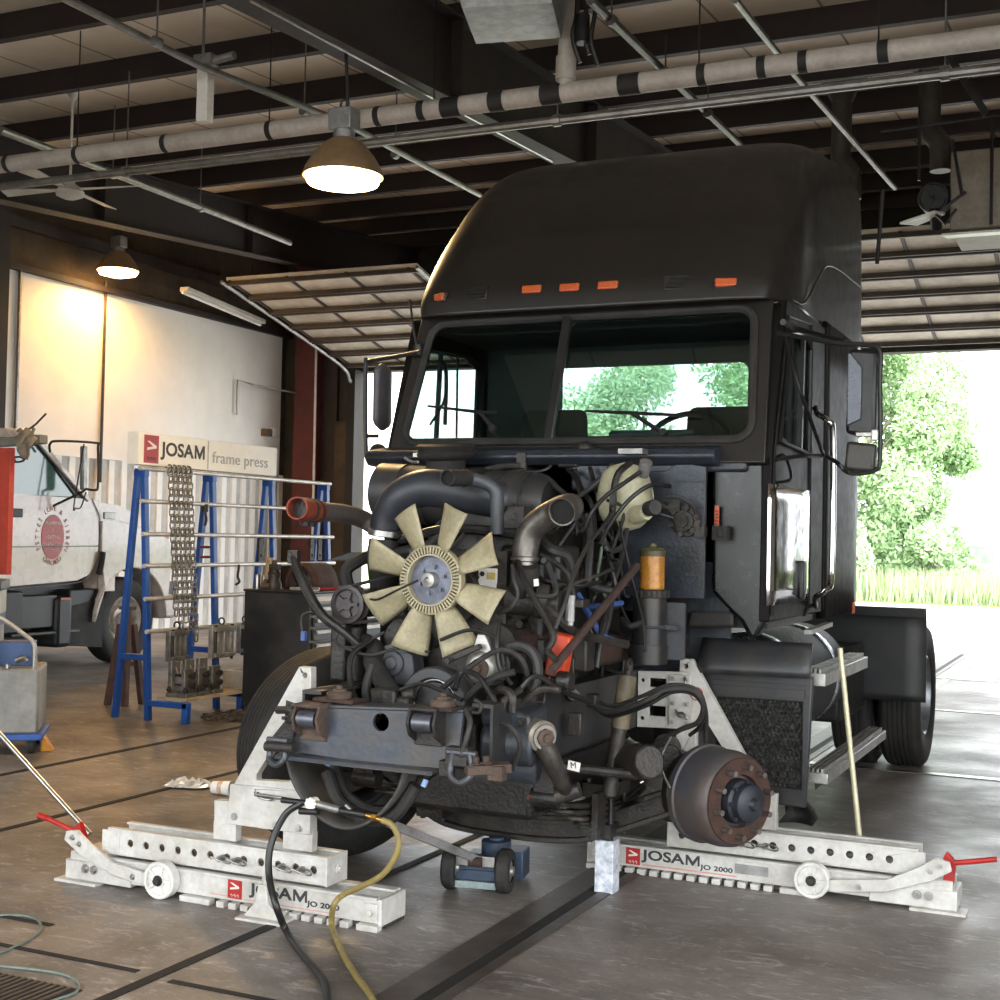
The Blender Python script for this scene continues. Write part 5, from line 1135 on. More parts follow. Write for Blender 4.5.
def press(label, inner, s, yf, L, a0=0.):
    """press beam lying across the hall: u runs from its inner end outwards (s = -1 to the left, 1 to the right)"""
    X_ = lambda u: inner+s*u
    t = thing('frame_press', label, 'press', (X_(L/2),yf+.1,0), 'white frame presses beside the truck')
    def bx(b, u0, u1, ya, yb, za, zb): b.bx(min(X_(u0),X_(u1)),max(X_(u0),X_(u1)),ya,yb,za,zb); return b
    # base beam: front plate, ledge, teeth
    b = MB(); bx(b,a0,L-.05,yf,yf+.02,.028,.122); bx(b,a0,L-.05,yf+.015,yf+.2,.03,.05); bx(b,a0,L-.05,yf+.17,yf+.19,.03,.125)
    bx(b,a0+.02,L-.05,yf-.004,yf+.03,.118,.132); bx(b,a0+.02,L-.05,yf+.15,yf+.2,.118,.132)
    b.build('base_beam', whitepaint, t, bevel=.003)
    b = MB(); bx(b,a0-.005,a0+.012,yf-.004,yf+.2,.02,.128); bx(b,a0+.012,a0+.07,yf-.012,yf+.006,.04,.11); b.bolt((X_(a0+.04),yf-.012,.075),(0,-1,0),.013,.02)
    b.build('end_cap', whitepaint, t, bevel=.004)
    teeth = [(a0,a0+.10)]+[(.14+.062*i,.18+.062*i) for i in range(2 if a0 else 0,13)]+[(.96,1.12)]
    for a, c in teeth: bx(MB(),a,c,yf-.03,yf+.03,.0,.026).build('tooth', whitepaint, t, bevel=.003)
    bx(MB(),a0,1.1,yf+.01,yf+.2,.004,.028).build('tooth_bed', mat('bed_dark','4a4744',.6,.4,'2f2c2a',.5,9), t)
    # upper rail with a row of holes
    hs = []; u = .47
    while u < 1.53: hs.append(circ(X_(u), .202, .0175, 18)); u += .0885
    b = MB().plate([(X_(.41),.148),(X_(1.57),.148),(X_(1.57),.256),(X_(.41),.256)], hs, .012, face_y(yf+.03))
    b.plate([(X_(.41),.148),(X_(1.57),.148),(X_(1.57),.256),(X_(.41),.256)], hs, .012, face_y(yf+.17))
    bx(b,.41,1.57,yf+.03,yf+.17,.14,.15); bx(b,.41,1.57,yf+.02,yf+.05,.252,.262); bx(b,.41,1.57,yf+.15,yf+.18,.252,.262)
    b.build('drilled_rail', whitepaint, t, bevel=.002)
    b = MB(); bx(b,.398,.41,yf+.018,yf+.182,.14,.262); b.bolt((X_(.397),yf+.1,.2),(-s,0,0),.014,.02); b.build('rail_cap', whitepaint, t, bevel=.002)
    bx(MB(),.42,1.56,yf+.06,yf+.15,.15,.2).build('rail_core', mat('rail_core_grey','6b6864',.6,.3,'4c4946',.5,9), t)
    b = MB(); bx(b,1.5,1.6,yf+.02,yf+.03,.155,.25); [b.bolt((X_(q),yf+.02,z),(0,-1,0),.006,.006) for q, z in ((1.52,.235),(1.58,.17),(1.52,.17))]; b.build('rail_end_plate', whitepaint, t)
    # outer end: body, bent arm, wheel
    b = MB(); bx(b,L-.38,L,yf-.005,yf+.205,.012,.1); bx(b,L-.22,L-.02,yf+.003,yf+.195,.095,.14); b.build('end_block', whitepaint, t, bevel=.006)
    b = MB(); [b.bolt((X_(L-q),yf-.006,.068),(0,-1,0),.014,.012) for q in (.12,.17)]; b.build('end_bolts', steel, t)
    b = MB(); bx(b,L-.2,L+.04,yf-.03,yf+.08,.0,.012); b.build('foot_plate', whitepaint, t)
    arm = [(L-.09,.245),(L-.03,.235),(L-.02,.195),(L-.11,.14),(L-.30,.07),(L-.52,.04),(L-.56,.045),(L-.56,.09),(L-.50,.10),(L-.30,.125),(L-.17,.19)]
    b = MB().plate([(X_(u),z) for u, z in arm], [], .02, face_y(yf-.03)); ar = b.build('bent_arm', whitepaint, t, bevel=.003)
    b = MB(); [b.bolt((X_(L-q),yf-.04,z),(0,-1,0),.009,.01) for q, z in ((.42,.075),(.07,.21),(.11,.185))]; b.build('arm_bolt', steel, ar)
    wx = X_(1.215 if s < 0 else 1.11)
    b = MB().rev((wx,yf-.035,.082), (0,-1,0), [(0,-.03),(.075,-.03),(.082,-.025),(.082,.02),(.076,.026),(.066,.024),(.062,.012),(.03,.012),(.028,.024),(0,.024)], 36, False)
    for k in range(5): a = k*1.2566; b.bar((wx+.028*cos(a),yf-.05,.082+.028*sin(a)),(wx+.064*cos(a),yf-.05,.082+.064*sin(a)),.012,.012,(0,1,0))
    w_ = b.build('wheel', mat('wheel_white','d2d1cb',.45,0,'aeaca5',.5,10), t)
    b = MB(); b.bolt((wx,yf-.058,.082),(0,-1,0),.016,.02); b.cyl((wx,yf-.06,.082),(wx,yf-.062,.082),.024); b.build('axle_nut', iron, w_)
    # red handle at the outer end
    lx = L-.02
    b = MB(); b.prism([(X_(lx-.06),yf+.02,.2),(X_(lx-.03),yf+.02,.265),(X_(lx+.0),yf+.02,.235),(X_(lx+.01),yf+.02,.2),(X_(lx-.0),yf+.02,.12),(X_(lx-.045),yf+.02,.12),(X_(lx-.04),yf+.02,.17),(X_(lx-.07),yf+.02,.18)],(0,.03,0))
    b.tube([(X_(lx-.01),yf+.035,.215),(X_(lx+.18),yf+.035,.255 if s > 0 else .262)],.012,8,1,smooth=False)
    if s < 0: b.cyl((X_(lx+.17),yf+.035,.26),(X_(lx+.225),yf+.035,.268),.015)
    b.bolt((X_(lx-.04),yf+.018,.205),(0,-1,0),.01,.006)
    b.build('red_handle', red, t, bevel=.003)
    # lettering
    if s < 0: lg, jx, mx_ = -3.467, -3.385, -3.108
    else: lg, jx, mx_ = -2.165, -2.115, -1.835
    logo((lg,yf-.002,.082), (1,0,0), (0,0,1), .072, .084, t, red, whiteplain, whiteplain)
    MB().word('JOSAM', .066, M.Translation((jx,yf-.001,.058)) @ M.Rotation(R(90),4,'X'), 1.42, .0018).build('lettering', ink, t, smooth=0)
    MB().text('JO 2000', .031, M.Translation((mx_+.01,yf-.001,.052)) @ M.Rotation(R(90),4,'X'), .001, wide=1.5, bold=.0008).build('lettering', ink, t, smooth=0)
    b = MB(); b.bx(lg-.13 if s < 0 else lg+.05,lg-.04 if s < 0 else lg+.51,yf-.002,yf,.044,.047); b.bx(lg+.05,lg+.52,yf-.002,yf,.041,.044); b.build('red_stripe', mat('stripe_red','c88a80',.5,0,'b8786e',.5,10), t)
    if s > 0: MB().bx(-1.66,-1.5,yf-.003,yf,.06,.105).build('data_plate', galv, t)
    # hitch pins through the rail
    for q in ((.52,.62,.85,.93) if s < 0 else (.62,.69,.77,.88)):
        b = MB(); x = X_(q); b.cyl((x,yf+.03,.2),(x,yf-.01,.2),.014,n=10)
        b.tube([(x,yf-.01,.2),(x+.03,yf-.02,.215),(x+.065,yf-.015,.205),(x+.06,yf-.015,.19),(x+.02,yf-.012,.192),(x-.04,yf-.014,.206)], .004, 6); b.build('hitch_pin', pinm, t)
    return t
PL = press('white press beam at left with a thin steel bar and hoses beside it', -2.62, -1, 4.85, 1.79, .125)
PR = press('white press beam at right behind the bare brake drum', -2.40, 1, 6.30, 1.74)
b = MB(); q0 = V((-3.2,4.82,.14)); b.hexa([(-3.36,4.70,.0),(-3.14,4.70,.0),(-3.14,4.84,.0),(-3.36,4.84,.0),(-3.36,4.70,.012),(-3.14,4.70,.012),(-3.14,4.84,.012),(-3.36,4.84,.012)])
b.prism([(-3.34,4.735,.012),(-3.16,4.735,.012),(-3.22,4.735,.08),(-3.23,4.735,.15),(-3.27,4.735,.15),(-3.28,4.735,.08)], (0,.012,0)); b.cyl((-3.25,4.77,.012),(-3.25,4.77,.17),.02); b.bolt((-3.25,4.77,.17),(0,0,1),.014,.03); b.cyl((-3.25,4.76,.12),(-3.25,4.86,.12),.012)
b.build('screw_foot', whitepaint, PL, bevel=.003)
# towers standing on the rails
def tower(label, top, s, y):
    t = thing('press_tower', label, 'press tower', (top+s*.2,y,.262), 'drilled white plates on the press rails')
    X_ = lambda u: top+s*u
    zt, z0 = 1.045, .262
    o = [(-.03,zt),(.03,zt),(.35,.515),(.37,.436),(.455,.432),(.452,.34),(-.055,.338)]
    tri = [(.235,.54),(.06,.55),(.055,.72),(.075,.745),(.11,.745),(.235,.565)]
    hol = [circ(X_(.0),1.01,.012), circ(X_(-.01),.585,.017), circ(X_(.33),.475,.012)]
    b = MB().plate([(X_(u),z) for u, z in o], [[(X_(u),z) for u, z in tri]]+hol, .045, face_y(y)); b.build('tapered_plate', whitepaint, t, bevel=.003)
    for ua, ub in ((.455,.335),(.09,-.058)): MB().bx(min(X_(ua),X_(ub)),max(X_(ua),X_(ub)),y-.0225,y+.0225,z0,.345).build('leg', whitepaint, t, bevel=.003)
    b = MB().plate([(X_(u),z) for u, z in ((.375,.34),(-.055,.34),(-.055,.52),(.36,.515))], [circ(X_(.22),.49,.016)], .012, face_y(y-.03)); o2 = b.build('front_plate', whitepaint, t, bevel=.002)
    for u, z in ((.335,.375),(.12,.36),(.0,.36)): MB().bolt((X_(u),y-.036,z),(0,-1,0),.012,.009).build('plate_bolt', alu, o2)
    b = MB(); x = X_(.22); b.tube([(x,y-.03,.49),(x-s*.02,y-.05,.475),(x-s*.08,y-.05,.47),(x-s*.09,y-.05,.485),(x-s*.04,y-.045,.488)],.005,6); b.cyl((x-s*.0,y-.05,.485),(x-s*.16,y-.05,.482),.008,n=8); b.build('clip_pin', pinm, t)
    return t
TLW = tower('tall drilled white tower plate on the left press rail', -3.185, -1, 4.94)
TRW = tower('tall drilled white tower plate behind the bare brake drum', -1.94, 1, 6.40)
b = MB(); hs = [rect(-2.115,.9,-2.03,.945), rect(-2.115,.76,-2.03,.81), circ(-2.15,.93,.01), circ(-2.15,.745,.01)]
b.plate([(-2.175,.70),(-1.905,.71),(-1.905,.985),(-2.175,.975)], hs, .02, face_y(6.36)); b.bx(-2.01,-1.9,6.335,6.35,.72,.97); o = b.build('side_plate', whitepaint, TRW, bevel=.002)
for x, z in ((-1.99,.95),(-1.92,.95),(-1.99,.83),(-1.92,.83),(-1.99,.74),(-1.92,.74)): MB().bolt((x,6.334,z),(0,-1,0),.008,.008).build('plate_bolt', alu, o)
b = MB(); b.torus((-1.87,6.33,.885),(0,-1,0),.03,.003,24,6); b.build('red_ring', red, TRW)
b = MB(); b.tube([(-1.97,6.33,.80),(-1.95,6.31,.775),(-1.91,6.31,.765),(-1.93,6.31,.79),(-1.96,6.32,.785)],.006,6); b.tube([(-1.93,6.33,.96),(-1.92,6.31,.94),(-1.93,6.31,.9)],.007,6); b.build('clip_pin', pinm, TRW)
# bars
def solo_bar(name, label, cat, pts, r, m, n=12, **k):
    o = MB().tube(pts, r, n, 1, smooth=False).build(name, m); return tag(o, label, cat, **k)
solo_bar('pry_bar', 'long steel bar leaning on the outer end of the left press', 'bar', [(-4.406,5,0.183),(-5.261,5,0.801)], .0125, steel)
solo_bar('pump_handle', 'pale rod leaning from the right press up to the cab steps', 'rod', [(-1.122,6.53,0.217),(-1.228,6.53,1.127)], .0135, mat('pale_rod','c9c3a6',.4,.4,'a49d80',.5,8))
# steel prop under the front axle
b = MB().bx(-2.2,-2.11,5.86,5.95,.0,.24); o = b.build('steel_prop', mat('scuffed_white_blue','d5d8dc',.55,.1,'59688c',.45,22), None, bevel=.004)
tag(o, 'short scuffed white block standing on end beside the right press', 'block')
# trolley jack
t = thing('trolley_jack', 'small blue trolley jack with rubber wheels under the axle', 'jack', (-2.7,5.6,0))
jb = mat('jack_blue','3f5068',.45,.2,'30363e',.6,9)
a = V((-2.821,5.594,0)); c = V((-2.543,5.651,0))
d = (c-a).normalized(); f = V((-d.y,d.x,0))
def tyre_small(p, r, w):
    o = MB().rev(p-d*w/2, d, [(r*.5,0),(r*.9,0),(r,w*.18),(r,w*.82),(r*.9,w),(r*.5,w)], 30, False).build('wheel', rubber, t)
    MB().rev(p-d*w/2+d*.004, d, [(0,.0),(r*.2,-.012),(r*.25,.004),(r*.52,.008),(r*.52,w-.012),(r*.25,w-.006),(r*.2,w+.006),(0,w+.006)], 24, False).build('hub', galv, o)
rw_ = .1
tyre_small(a+d*.02+V((0,0,rw_)), rw_, .06); tyre_small(c-d*.01+V((0,0,rw_)), rw_, .06)
mid = (a+c)/2
b = MB(); b.box(mid+V((0,0,.07)), (.2,.03,.05), M((d,f,V((0,0,1)))).transposed()); b.box(mid+f*.12+V((0,0,.09)), (.17,.25,.09), M((d,f,V((0,0,1)))).transposed()); b.box(mid+f*.28+d*.07+V((0,0,.075)), (.2,.16,.13), M((d,f,V((0,0,1)))).transposed()); b.build('chassis', jb, t, bevel=.006)
b = MB(); b.box(mid+V((0,-.01,.035))-f*.03, (.2,.015,.03), M((d,f,V((0,0,1)))).transposed()); b.build('front_bar', mat('jack_pale','9aa7a4',.5,.2,'5d6b7a',.55,12), t)
b = MB(); p = mid+f*.16+d*.05; b.cyl(p+V((0,0,.1)), p+V((0,0,.2)), .07); b.cyl(p+V((0,0,.2)), p+V((0,0,.215)), .035); b.build('ram_cylinder', jb, t, bevel=.004)
b = MB(); b.box(mid-d*.01+V((0,0,.14))-f*.01, (.2,.05,.05), M((d,f,V((0,0,1)))).transposed()); b.build('yoke', steel, t, bevel=.004)
b = MB(); b.cyl(mid-d*.03-f*.045+V((0,0,.14)), mid+d*.03-f*.045+V((0,0,.14)), .022); b.build('pivot', rust, t)
hp = [V(mid)-f*.03+V((0,0,.15)), V((-2.863,5.35,0.28)), V((-2.934,5,0.44))]
b = MB(); b.bar(hp[0], hp[2], .028, .038); b.build('handle', galv, t, bevel=.003)
# air gun and hoses
t = thing('air_gun', 'air valve with black grips hanging between the hoses at left', 'tool', (-2.943,4.72,0.496))
p = V((-3.001,4.72,0.518))
MB().cyl((-3.152,4.72,0.515), (-3.025,4.72,0.516), .012).build('grip', black, t); MB().cyl((-3.05,4.7,0.484),(-2.963,4.7,0.489),.014).build('lever', black, t); MB().cyl((-2.881,4.72,0.502), (-2.75,4.72,0.496), .015).build('grip', black, t)
b = MB(); b.cyl(p+V((0,-.025,0)), p+V((0,.02,0)), .022)
for k in range(8): a_ = k*pi/4; b.ball(p+V((.02*cos(a_),-.02,.02*sin(a_))), .0075, 8, 6)
b.build('valve_knob', whiteplain, t)
b = MB(); b.cyl(p, (-2.872,4.72,0.503), .016); b.cyl((-2.845,4.72,0.526),(-2.816,4.72,0.505),.008); b.build('valve_body', galv, t)
b = MB(); b.cyl((-2.75,4.72,0.496),(-2.677,4.72,0.484),.01); b.cyl((-2.723,4.72,0.491),(-2.7,4.72,0.489),.015,n=6); b.build('brass_fitting', mat('brass','b58a4a',.35,.9,'8a6630',.5,10), t)
def floor_hose(name, label, pts, r, m):
    return tag(MB().tube(pts, r, 10, 8).build(name, m), label, 'hose')
floor_hose('air_hose', 'black air hose looping from the valve to the floor', [(-3.054,4.72,0.513),(-3.122,4.7,0.46),(-3.16,4.66,0.341),(-3.138,4.62,0.231),(-3.061,4.56,0.135),(-3.035,4.605,0.02),(-2.804,4.381,0.016),(-2.642,4.231,0.016),(-2.522,4.088,0.016),(-2.376,3.856,0.016)], .0145, hosemat)
floor_hose('air_hose', 'ochre air hose curling over the left press to the floor', [(-2.677,4.72,0.484),(-2.631,4.72,0.469),(-2.602,4.72,0.421),(-2.609,4.72,0.353),(-2.671,4.72,0.267),(-2.791,4.74,0.196),(-2.872,4.76,0.153),(-2.889,4.72,0.12),(-2.923,4.763,0.02),(-2.714,4.5,0.016),(-2.522,4.284,0.016),(-2.396,4.156,0.016),(-2.211,3.944,0.016)], .0125, mat('ochre_hose','8d7c48',.5,0,'6d5e34',.5,14))
floor_hose('electric_cord', 'thin grey green cord curling over the floor grating', [(-4.278,4.211,0.006),(-4.187,4.296,0.006),(-4.077,4.306,0.006),(-3.951,4.214,0.006),(-3.88,4.069,0.006),(-3.852,3.896,0.006),(-3.832,3.731,0.006)], .005, mat('cord_green','6c7a72',.5,0,'56635c',.5,10))
floor_hose('electric_cord', 'thin grey green cord in front of the floor grating', [(-3.818,3.765,0.006),(-3.618,3.809,0.006),(-3.478,3.821,0.006),(-3.367,3.782,0.006),(-3.301,3.698,0.006),(-3.306,3.603,0.006),(-3.325,3.461,0.006)], .005, MATS['cord_green'])
# litter on the floor
a = V((-5.081,6.85,0.045)); c = V((-4.913,6.876,0.045))
t = thing('paper_cup', 'white paper cup lying on the floor behind the left press', 'cup', (a+c)/2-V((0,0,.045)))
b = MB().rev(a, c-a, [(0,.006),(.036,.006),(.037,0),(.045,.12),(.047,.122),(.046,.126),(.03,.125),(.0,.123)], 24, False); b.build('cup', mat('cup_white','ecebe6',.6,0,'d2d0ca',.5,12), t)
b = MB().rev(a+(c-a).normalized()*.045, c-a, [(.0412,0),(.0434,.03)], 24, False); b.build('cup_print', mat('cup_print','b8764a',.6,0,'ddd5c8',.6,30), t)
rg = random.Random(4)
b = MB(); g = [[None]*9 for _ in range(14)]
a = V((-5.474,6.893,0)); c = V((-5.191,6.988,0)); q = V((0,1,0))
for i in range(14):
    for j in range(9):
        w_ = .075*max(0,sin(pi*min(1,(i+.6)/13.5)))**.6
        g[i][j] = b.bm.verts.new(a.lerp(c,i/13)+q*(j/8-.5)*w_*2+V((rg.uniform(-.008,.008),rg.uniform(-.01,.01),.012+.055*max(0,sin(pi*j/8))*max(0,sin(pi*i/13))**.5*rg.uniform(.4,1.2))))
for i in range(13):
    for j in range(8): b.bm.faces.new((g[i][j],g[i+1][j],g[i+1][j+1],g[i][j+1]))
tag(b.build('crumpled_wrapper', mat('foil_wrapper','d9d8d6',.35,.35,'b0aeab',.5,16), None, smooth=0, solid=.003), 'crumpled silvery wrapper on the floor beside the cup', 'wrapper')

# ------------------------------------------------------------------ rack of press tools
t = RK = thing('tool_rack', 'tall blue A-frame rack with white rails and a long white sign', 'rack', (-7.6,10.6,0))
xa = -7.66
for y in (9.2,10.15,11.1,12.1):
    b = MB()
    b.bar((xa-.03,y,2.14),(-7.87,y,.0),.056,.045,(1,0,0)); b.bar((xa+.03,y,2.14),(-7.515,y,.0),.056,.045,(1,0,0)); b.bar((-7.82,y,.53),(-7.55,y,.53),.06,.05); b.bar((xa-.06,y,2.1),(xa+.06,y,2.1),.06,.06)
    fx_ = -7.09 if y < 9.5 else -7.22; b.bar((-7.53,y,.15),(fx_,y,.15),.06,.05); b.bar((fx_-.03,y,.172),(fx_-.03,y,.0),.06,.056,(1,0,0))
    b.build('a_frame', blue, t, bevel=.004)
zs = (2.14,1.86,1.58,1.31,1.03,.755)
for i, z in enumerate(zs):
    MB().cyl((xa+.045+.024*i,9.12,z),(xa+.045+.024*i,12.16,z),.019,n=12).build('rail', mat('rail_white','d9d8d4',.35,.4,'a5a39d',.5,5), t)
MB().bx(-7.46,-7.15,9.25,12.1,.176,.2).build('tray', mat('tray_wood','b7aa96',.7,0,'8d8070',.55,4), t)
SG = MB().bx(xa-.06,xa+.06,9.08,11.14,2.17,2.45).build('sign_box', mat('sign_white','f4f3ee',.5,0,'e6e4dd',.4,2), t, bevel=.006)
b = MB().bx(xa+.058,xa+.062,10.03,10.045,2.18,2.44); b.build('sign_joint', galv, SG)
logo((xa+.062,9.245,2.31), (0,1,0), (0,0,1), .19, .24, t, dred, whiteplain, ink)
MB().word('JOSAM', .165, axes((xa+.062,9.385,2.235), (0,1,0), (0,0,1)), 1.2, .004).build('sign_lettering', ink, SG, smooth=0)
MB().text('frame press', .15, axes((xa+.062,10.1,2.215), (0,1,0), (0,0,1)), .002, wide=1.22, space=1.02).build('sign_lettering', inkgrey, SG, smooth=0)
chm = mat('chain_steel','84827e',.4,.6,'54514d',.55,14)
def link(b, c, ax, L, w, r):
    c = V(c); u = V(ax).normalized(); v = V((0,0,1))
    pts = []
    for k in range(12):
        a = 2*pi*k/12; q = cos(a); p = sin(a)
        pts.append(c+u*(w*q)+v*(w*p+math.copysign(L/2-w,p) if abs(p) > .01 else 0))
    b.tube(pts, r, 5, 1, smooth=False, closed=True)
def chain(label, y, x, ztop, zbot):
    b = MB(); z = ztop-.03; k = 0
    while z > zbot:
        link(b, (x+(2.14-z)*.085,y,z), (0,1,0) if k % 2 else (.8,.6,0), .078, .022, .0075); z -= .058; k += 1
    b.torus((x-.02,y,ztop),(0,1,0),.035,.008,14,5)
    return tag(b.build('hanging_chain', chm), label, 'chain', 'chains hanging on the rack')
for i, lab in enumerate(('steel chain hanging on the rack, nearest to the first blue frame','steel chain hanging on the rack, second from the first blue frame','steel chain hanging on the rack, middle of the five','steel chain hanging on the rack, fourth from the first blue frame','steel chain hanging on the rack, fifth and last of the bunch')):
    chain(lab, 9.48+.066*i, xa+.085, 2.155, (.9,.78,.83,.75,.62)[i])
# clamps hanging and standing in the tray
clm = mat('clamp_grey','8f8f8d',.45,.6,'55534f',.55,10)
clw = mat('clamp_pale','a8a6a2',.45,.5,'77746f',.55,10)
def grip_block(label, c, w, h, m):
    c = V(c); t = thing('grip_clamp', label, 'clamp', c-V((0,0,h/2)), 'grip clamps of the rack')
    b = MB(); b.box(c, (.05,w,h)); b.box(c+V((.035,0,h*.38)), (.04,w*.95,h*.14)); b.box(c+V((.035,0,-h*.40)), (.04,w*.95,h*.12))
    for k in (-1,0,1): b.box(c+V((.035,k*w*.3,0)), (.03,w*.1,h*.75))
    b.build('jaw_body', m, t, bevel=.005)
    for k in (-1,1):
        b = MB(); b.cyl(c+V((.03,k*w*.38,h*.5)), c+V((.03,k*w*.38,-h*.56)), .014, n=10); b.build('clamp_bolt', iron, t)
    b = MB(); b.torus(c+V((0,0,h*.5+.03)), (0,1,0), .03, .008, 16, 6); b.build('eye', iron, t)
grip_block('grey grip clamp hanging below the chains on the rack', (xa+.17,9.52,.62), .24, .28, clm)
grip_block('pale grip clamp on the rack, right of the chains', (xa+.2,10.12,.62), .32, .30, clw)
grip_block('pale grip clamp on the rack, farthest from the chains', (xa+.2,10.48,.63), .2, .28, clw)
def base_clamp(label, y, x=-7.3):
    t = thing('base_clamp', label, 'clamp', (x,y,.2), 'base clamps standing in the rack tray')
    b = MB(); b.bx(x-.11,x+.11,y-.07,y+.07,.202,.235); b.bx(x-.1,x-.06,y-.06,y+.06,.23,.5); b.bx(x+.04,x+.08,y-.06,y+.06,.23,.44)
    b.prism([(x-.06,y-.012,.24),(x+.04,y-.012,.24),(x-.06,y-.012,.46)],(0,.024,0)); b.build('clamp_body', clm, t, bevel=.006)
    for z in (.3,.38):
        b = MB(); b.cyl((x+.14,y,z),(x-.1,y,z),.016,n=10); b.cyl((x+.13,y,z),(x+.105,y,z),.028,n=6); b.build('clamp_bolt', iron, t)
    for dx in (-.08,.09):
        b = MB(); b.cyl((x+dx,y-.06,.235),(x+dx,y-.06,.29),.016,n=10); b.cyl((x+dx,y-.06,.25),(x+dx,y-.06,.27),.026,n=6); b.build('stud', iron, t)
for i, lab in enumerate(('dark base clamp at the near end of the rack tray','dark base clamp second along the rack tray','dark base clamp third along the rack tray')):
    base_clamp(lab, 9.36+.19*i)
for i, lab in enumerate(('pale steel block in the tray beside the clamps','pale steel block in the tray nearer the tool chest')):
    tag(MB().bx(-7.42,-7.2,10.1+.17*i,10.22+.17*i,.202,.36).build('spacer_block', mat('pale_block','b0aba2',.5,.3,'8c867c',.5,9), None, bevel=.006), lab, 'block', 'pale blocks in the rack tray')
# things hooked on the rails
def hook(label, y, z, x, kind):
    b = MB()
    if kind == 0: b.cyl((x,y,z+.02),(x,y,z-.05),.03,n=10); b.tube([(x,y,z-.05),(x+.01,y+.01,z-.12),(x+.02,y-.02,z-.17)],.012,8)
    elif kind == 1: b.plate([(y-.03,z+.03),(y+.03,z+.03),(y+.035,z-.22),(y-.035,z-.22)],[circ(y,z-.17,.016)],.02,face_x(x)); b.torus((x,y,z-.04),(1,0,0),.04,.012,16,6)
    else: b.tube([(x,y,z+.025),(x+.02,y,z),(x+.01,y,z-.09),(x+.03,y,z-.14),(x-.01,y,z-.17)],.012,8)
    return tag(b.build('rail_hook', iron), label, 'hook', 'hooks on the rack rails')
for k, (y, z, kd, lab) in enumerate(((10.0,1.84,0,'black swivel hook on the second rail beside the chains'),(10.85,1.56,1,'drilled link plate hanging on the third rail'),(11.5,1.85,2,'curved hook on the second rail near the far frame'),(11.62,1.85,2,'curved hook on the second rail, farthest one'),(10.45,1.29,2,'small hook on the fourth rail by the second frame'),(11.75,1.56,1,'flat link at the far end of the third rail'),(11.9,1.56,1,'last flat link on the third rail by the end frame'))):
    hook(lab, y, z, xa+.05+.022*[2.14,1.86,1.58,1.31].index(min((2.14,1.86,1.58,1.31),key=lambda q: abs(q-z))), kd)
for k, (z, lab) in enumerate(((1.47,'upper short red pin stuck through the second blue frame'),(1.38,'lower short red pin stuck through the second blue frame'))):
    tag(MB().cyl((xa+.04,10.0,z),(xa+.04,10.2,z),.012,n=8).build('locking_pin', redrust), lab, 'pin', 'red pins on the rack')
# brown jack stand behind the first frame
t = thing('jack_stand', 'brown steel jack stand behind the first rack frame', 'stand', (-8.36,9.9,0))
b = MB(); c = V((-8.36,9.9,.74))
for sx, sy in ((-1,-1),(1,-1),(-1,1),(1,1)): b.bar(c+V((sx*.04,sy*.04,0)), (c.x+sx*.1,c.y+sy*.12,0), .05,.05)
b.bx(c.x-.07,c.x+.07,c.y-.08,c.y+.08,.36,.4); b.build('legs', mat('stand_brown','5c463c',.7,.1,'3d2d26',.55,8), t)
b = MB(); b.cyl(c-V((0,0,.1)), c+V((0,0,.14)), .04); b.box(c+V((0,0,.15)), (.14,.08,.03)); b.build('post', MATS['stand_brown'], t)
# loose chain on the floor
rg = random.Random(8); b = MB()
for i in range(70):
    a = rg.uniform(0,2*pi); r_ = rg.random()**.5
    p = V((-7.0+.36*r_*cos(a)*.7, 9.75+.34*r_*sin(a), .018+.05*(1-r_)*rg.random()))
    u = V((cos(a*3),sin(a*3),rg.uniform(-.2,.2))).normalized(); v = u.cross(V((rg.uniform(-.4,.4),rg.uniform(-.4,.4),1))).normalized()
    b.tube([p+u*(.038*cos(2*pi*k/10))+v*(.024*sin(2*pi*k/10)) for k in range(10)], .008, 5, 1, smooth=False, closed=True)
tag(b.build('loose_chain', mat('chain_dark','56504a',.55,.5,'3b3530',.55,14)), 'heap of dark chain lying on the floor before the tool chest', 'chain')
tag(MB().tube([(-7.17,10.3,.6),(-7.13,10.36,.68),(-7.16,10.42,.74),(-7.2,10.46,.66),(-7.17,10.4,.52),(-7.15,10.44,.42)],.035,10).build('shackle_hook', rust), 'rusty bent hook beside the black tool chest', 'hook')
# black tool chest with its drawers turned to the side
x0, x1, y0_, y1_ = -7.13, -6.42, 10.0, 11.3
t = thing('tool_chest', 'black tool chest with pale drawer pulls behind the front tyre', 'tool chest', ((x0+x1)/2,(y0_+y1_)/2,0))
chest = mat('chest_black','151516',.42,0,'3a3a3b',.42,1.6)
b = MB(); b.bx(x0,x1-.02,y0_,y1_,.06,1.09); b.bx(x0+.02,x1-.06,y0_+.03,y1_-.03,.0,.06); b.bx(x0-.01,x1,y0_-.01,y1_+.01,1.09,1.11); b.build('body', chest, t, bevel=.006)
grey = mat('chest_drawer','3a3d42',.45,.1,'2b2d31',.5,6)
for (za, zb) in ((.1,.3),(.32,.5),(.52,.66),(.68,.78),(.8,.88),(.9,.98)):
    o = MB().bx(x1-.02,x1,y0_+.05,y1_-.05,za,zb).build('drawer', grey, t, bevel=.004)
    MB().bx(x1,x1+.018,y0_+.08,y1_-.08,zb-.045,zb-.012).build('drawer_pull', alu, o, bevel=.003)
MB().bx(x1-.02,x1+.0,y0_+.02,y1_-.02,1.0,1.085).build('top_rail', mat('chest_grey','6d7074',.4,.3,'55585c',.5,6), t)
MB().bx(x1+.001,x1+.004,y0_+.08,y0_+.35,1.02,1.06).build('badge', whiteplain, t)
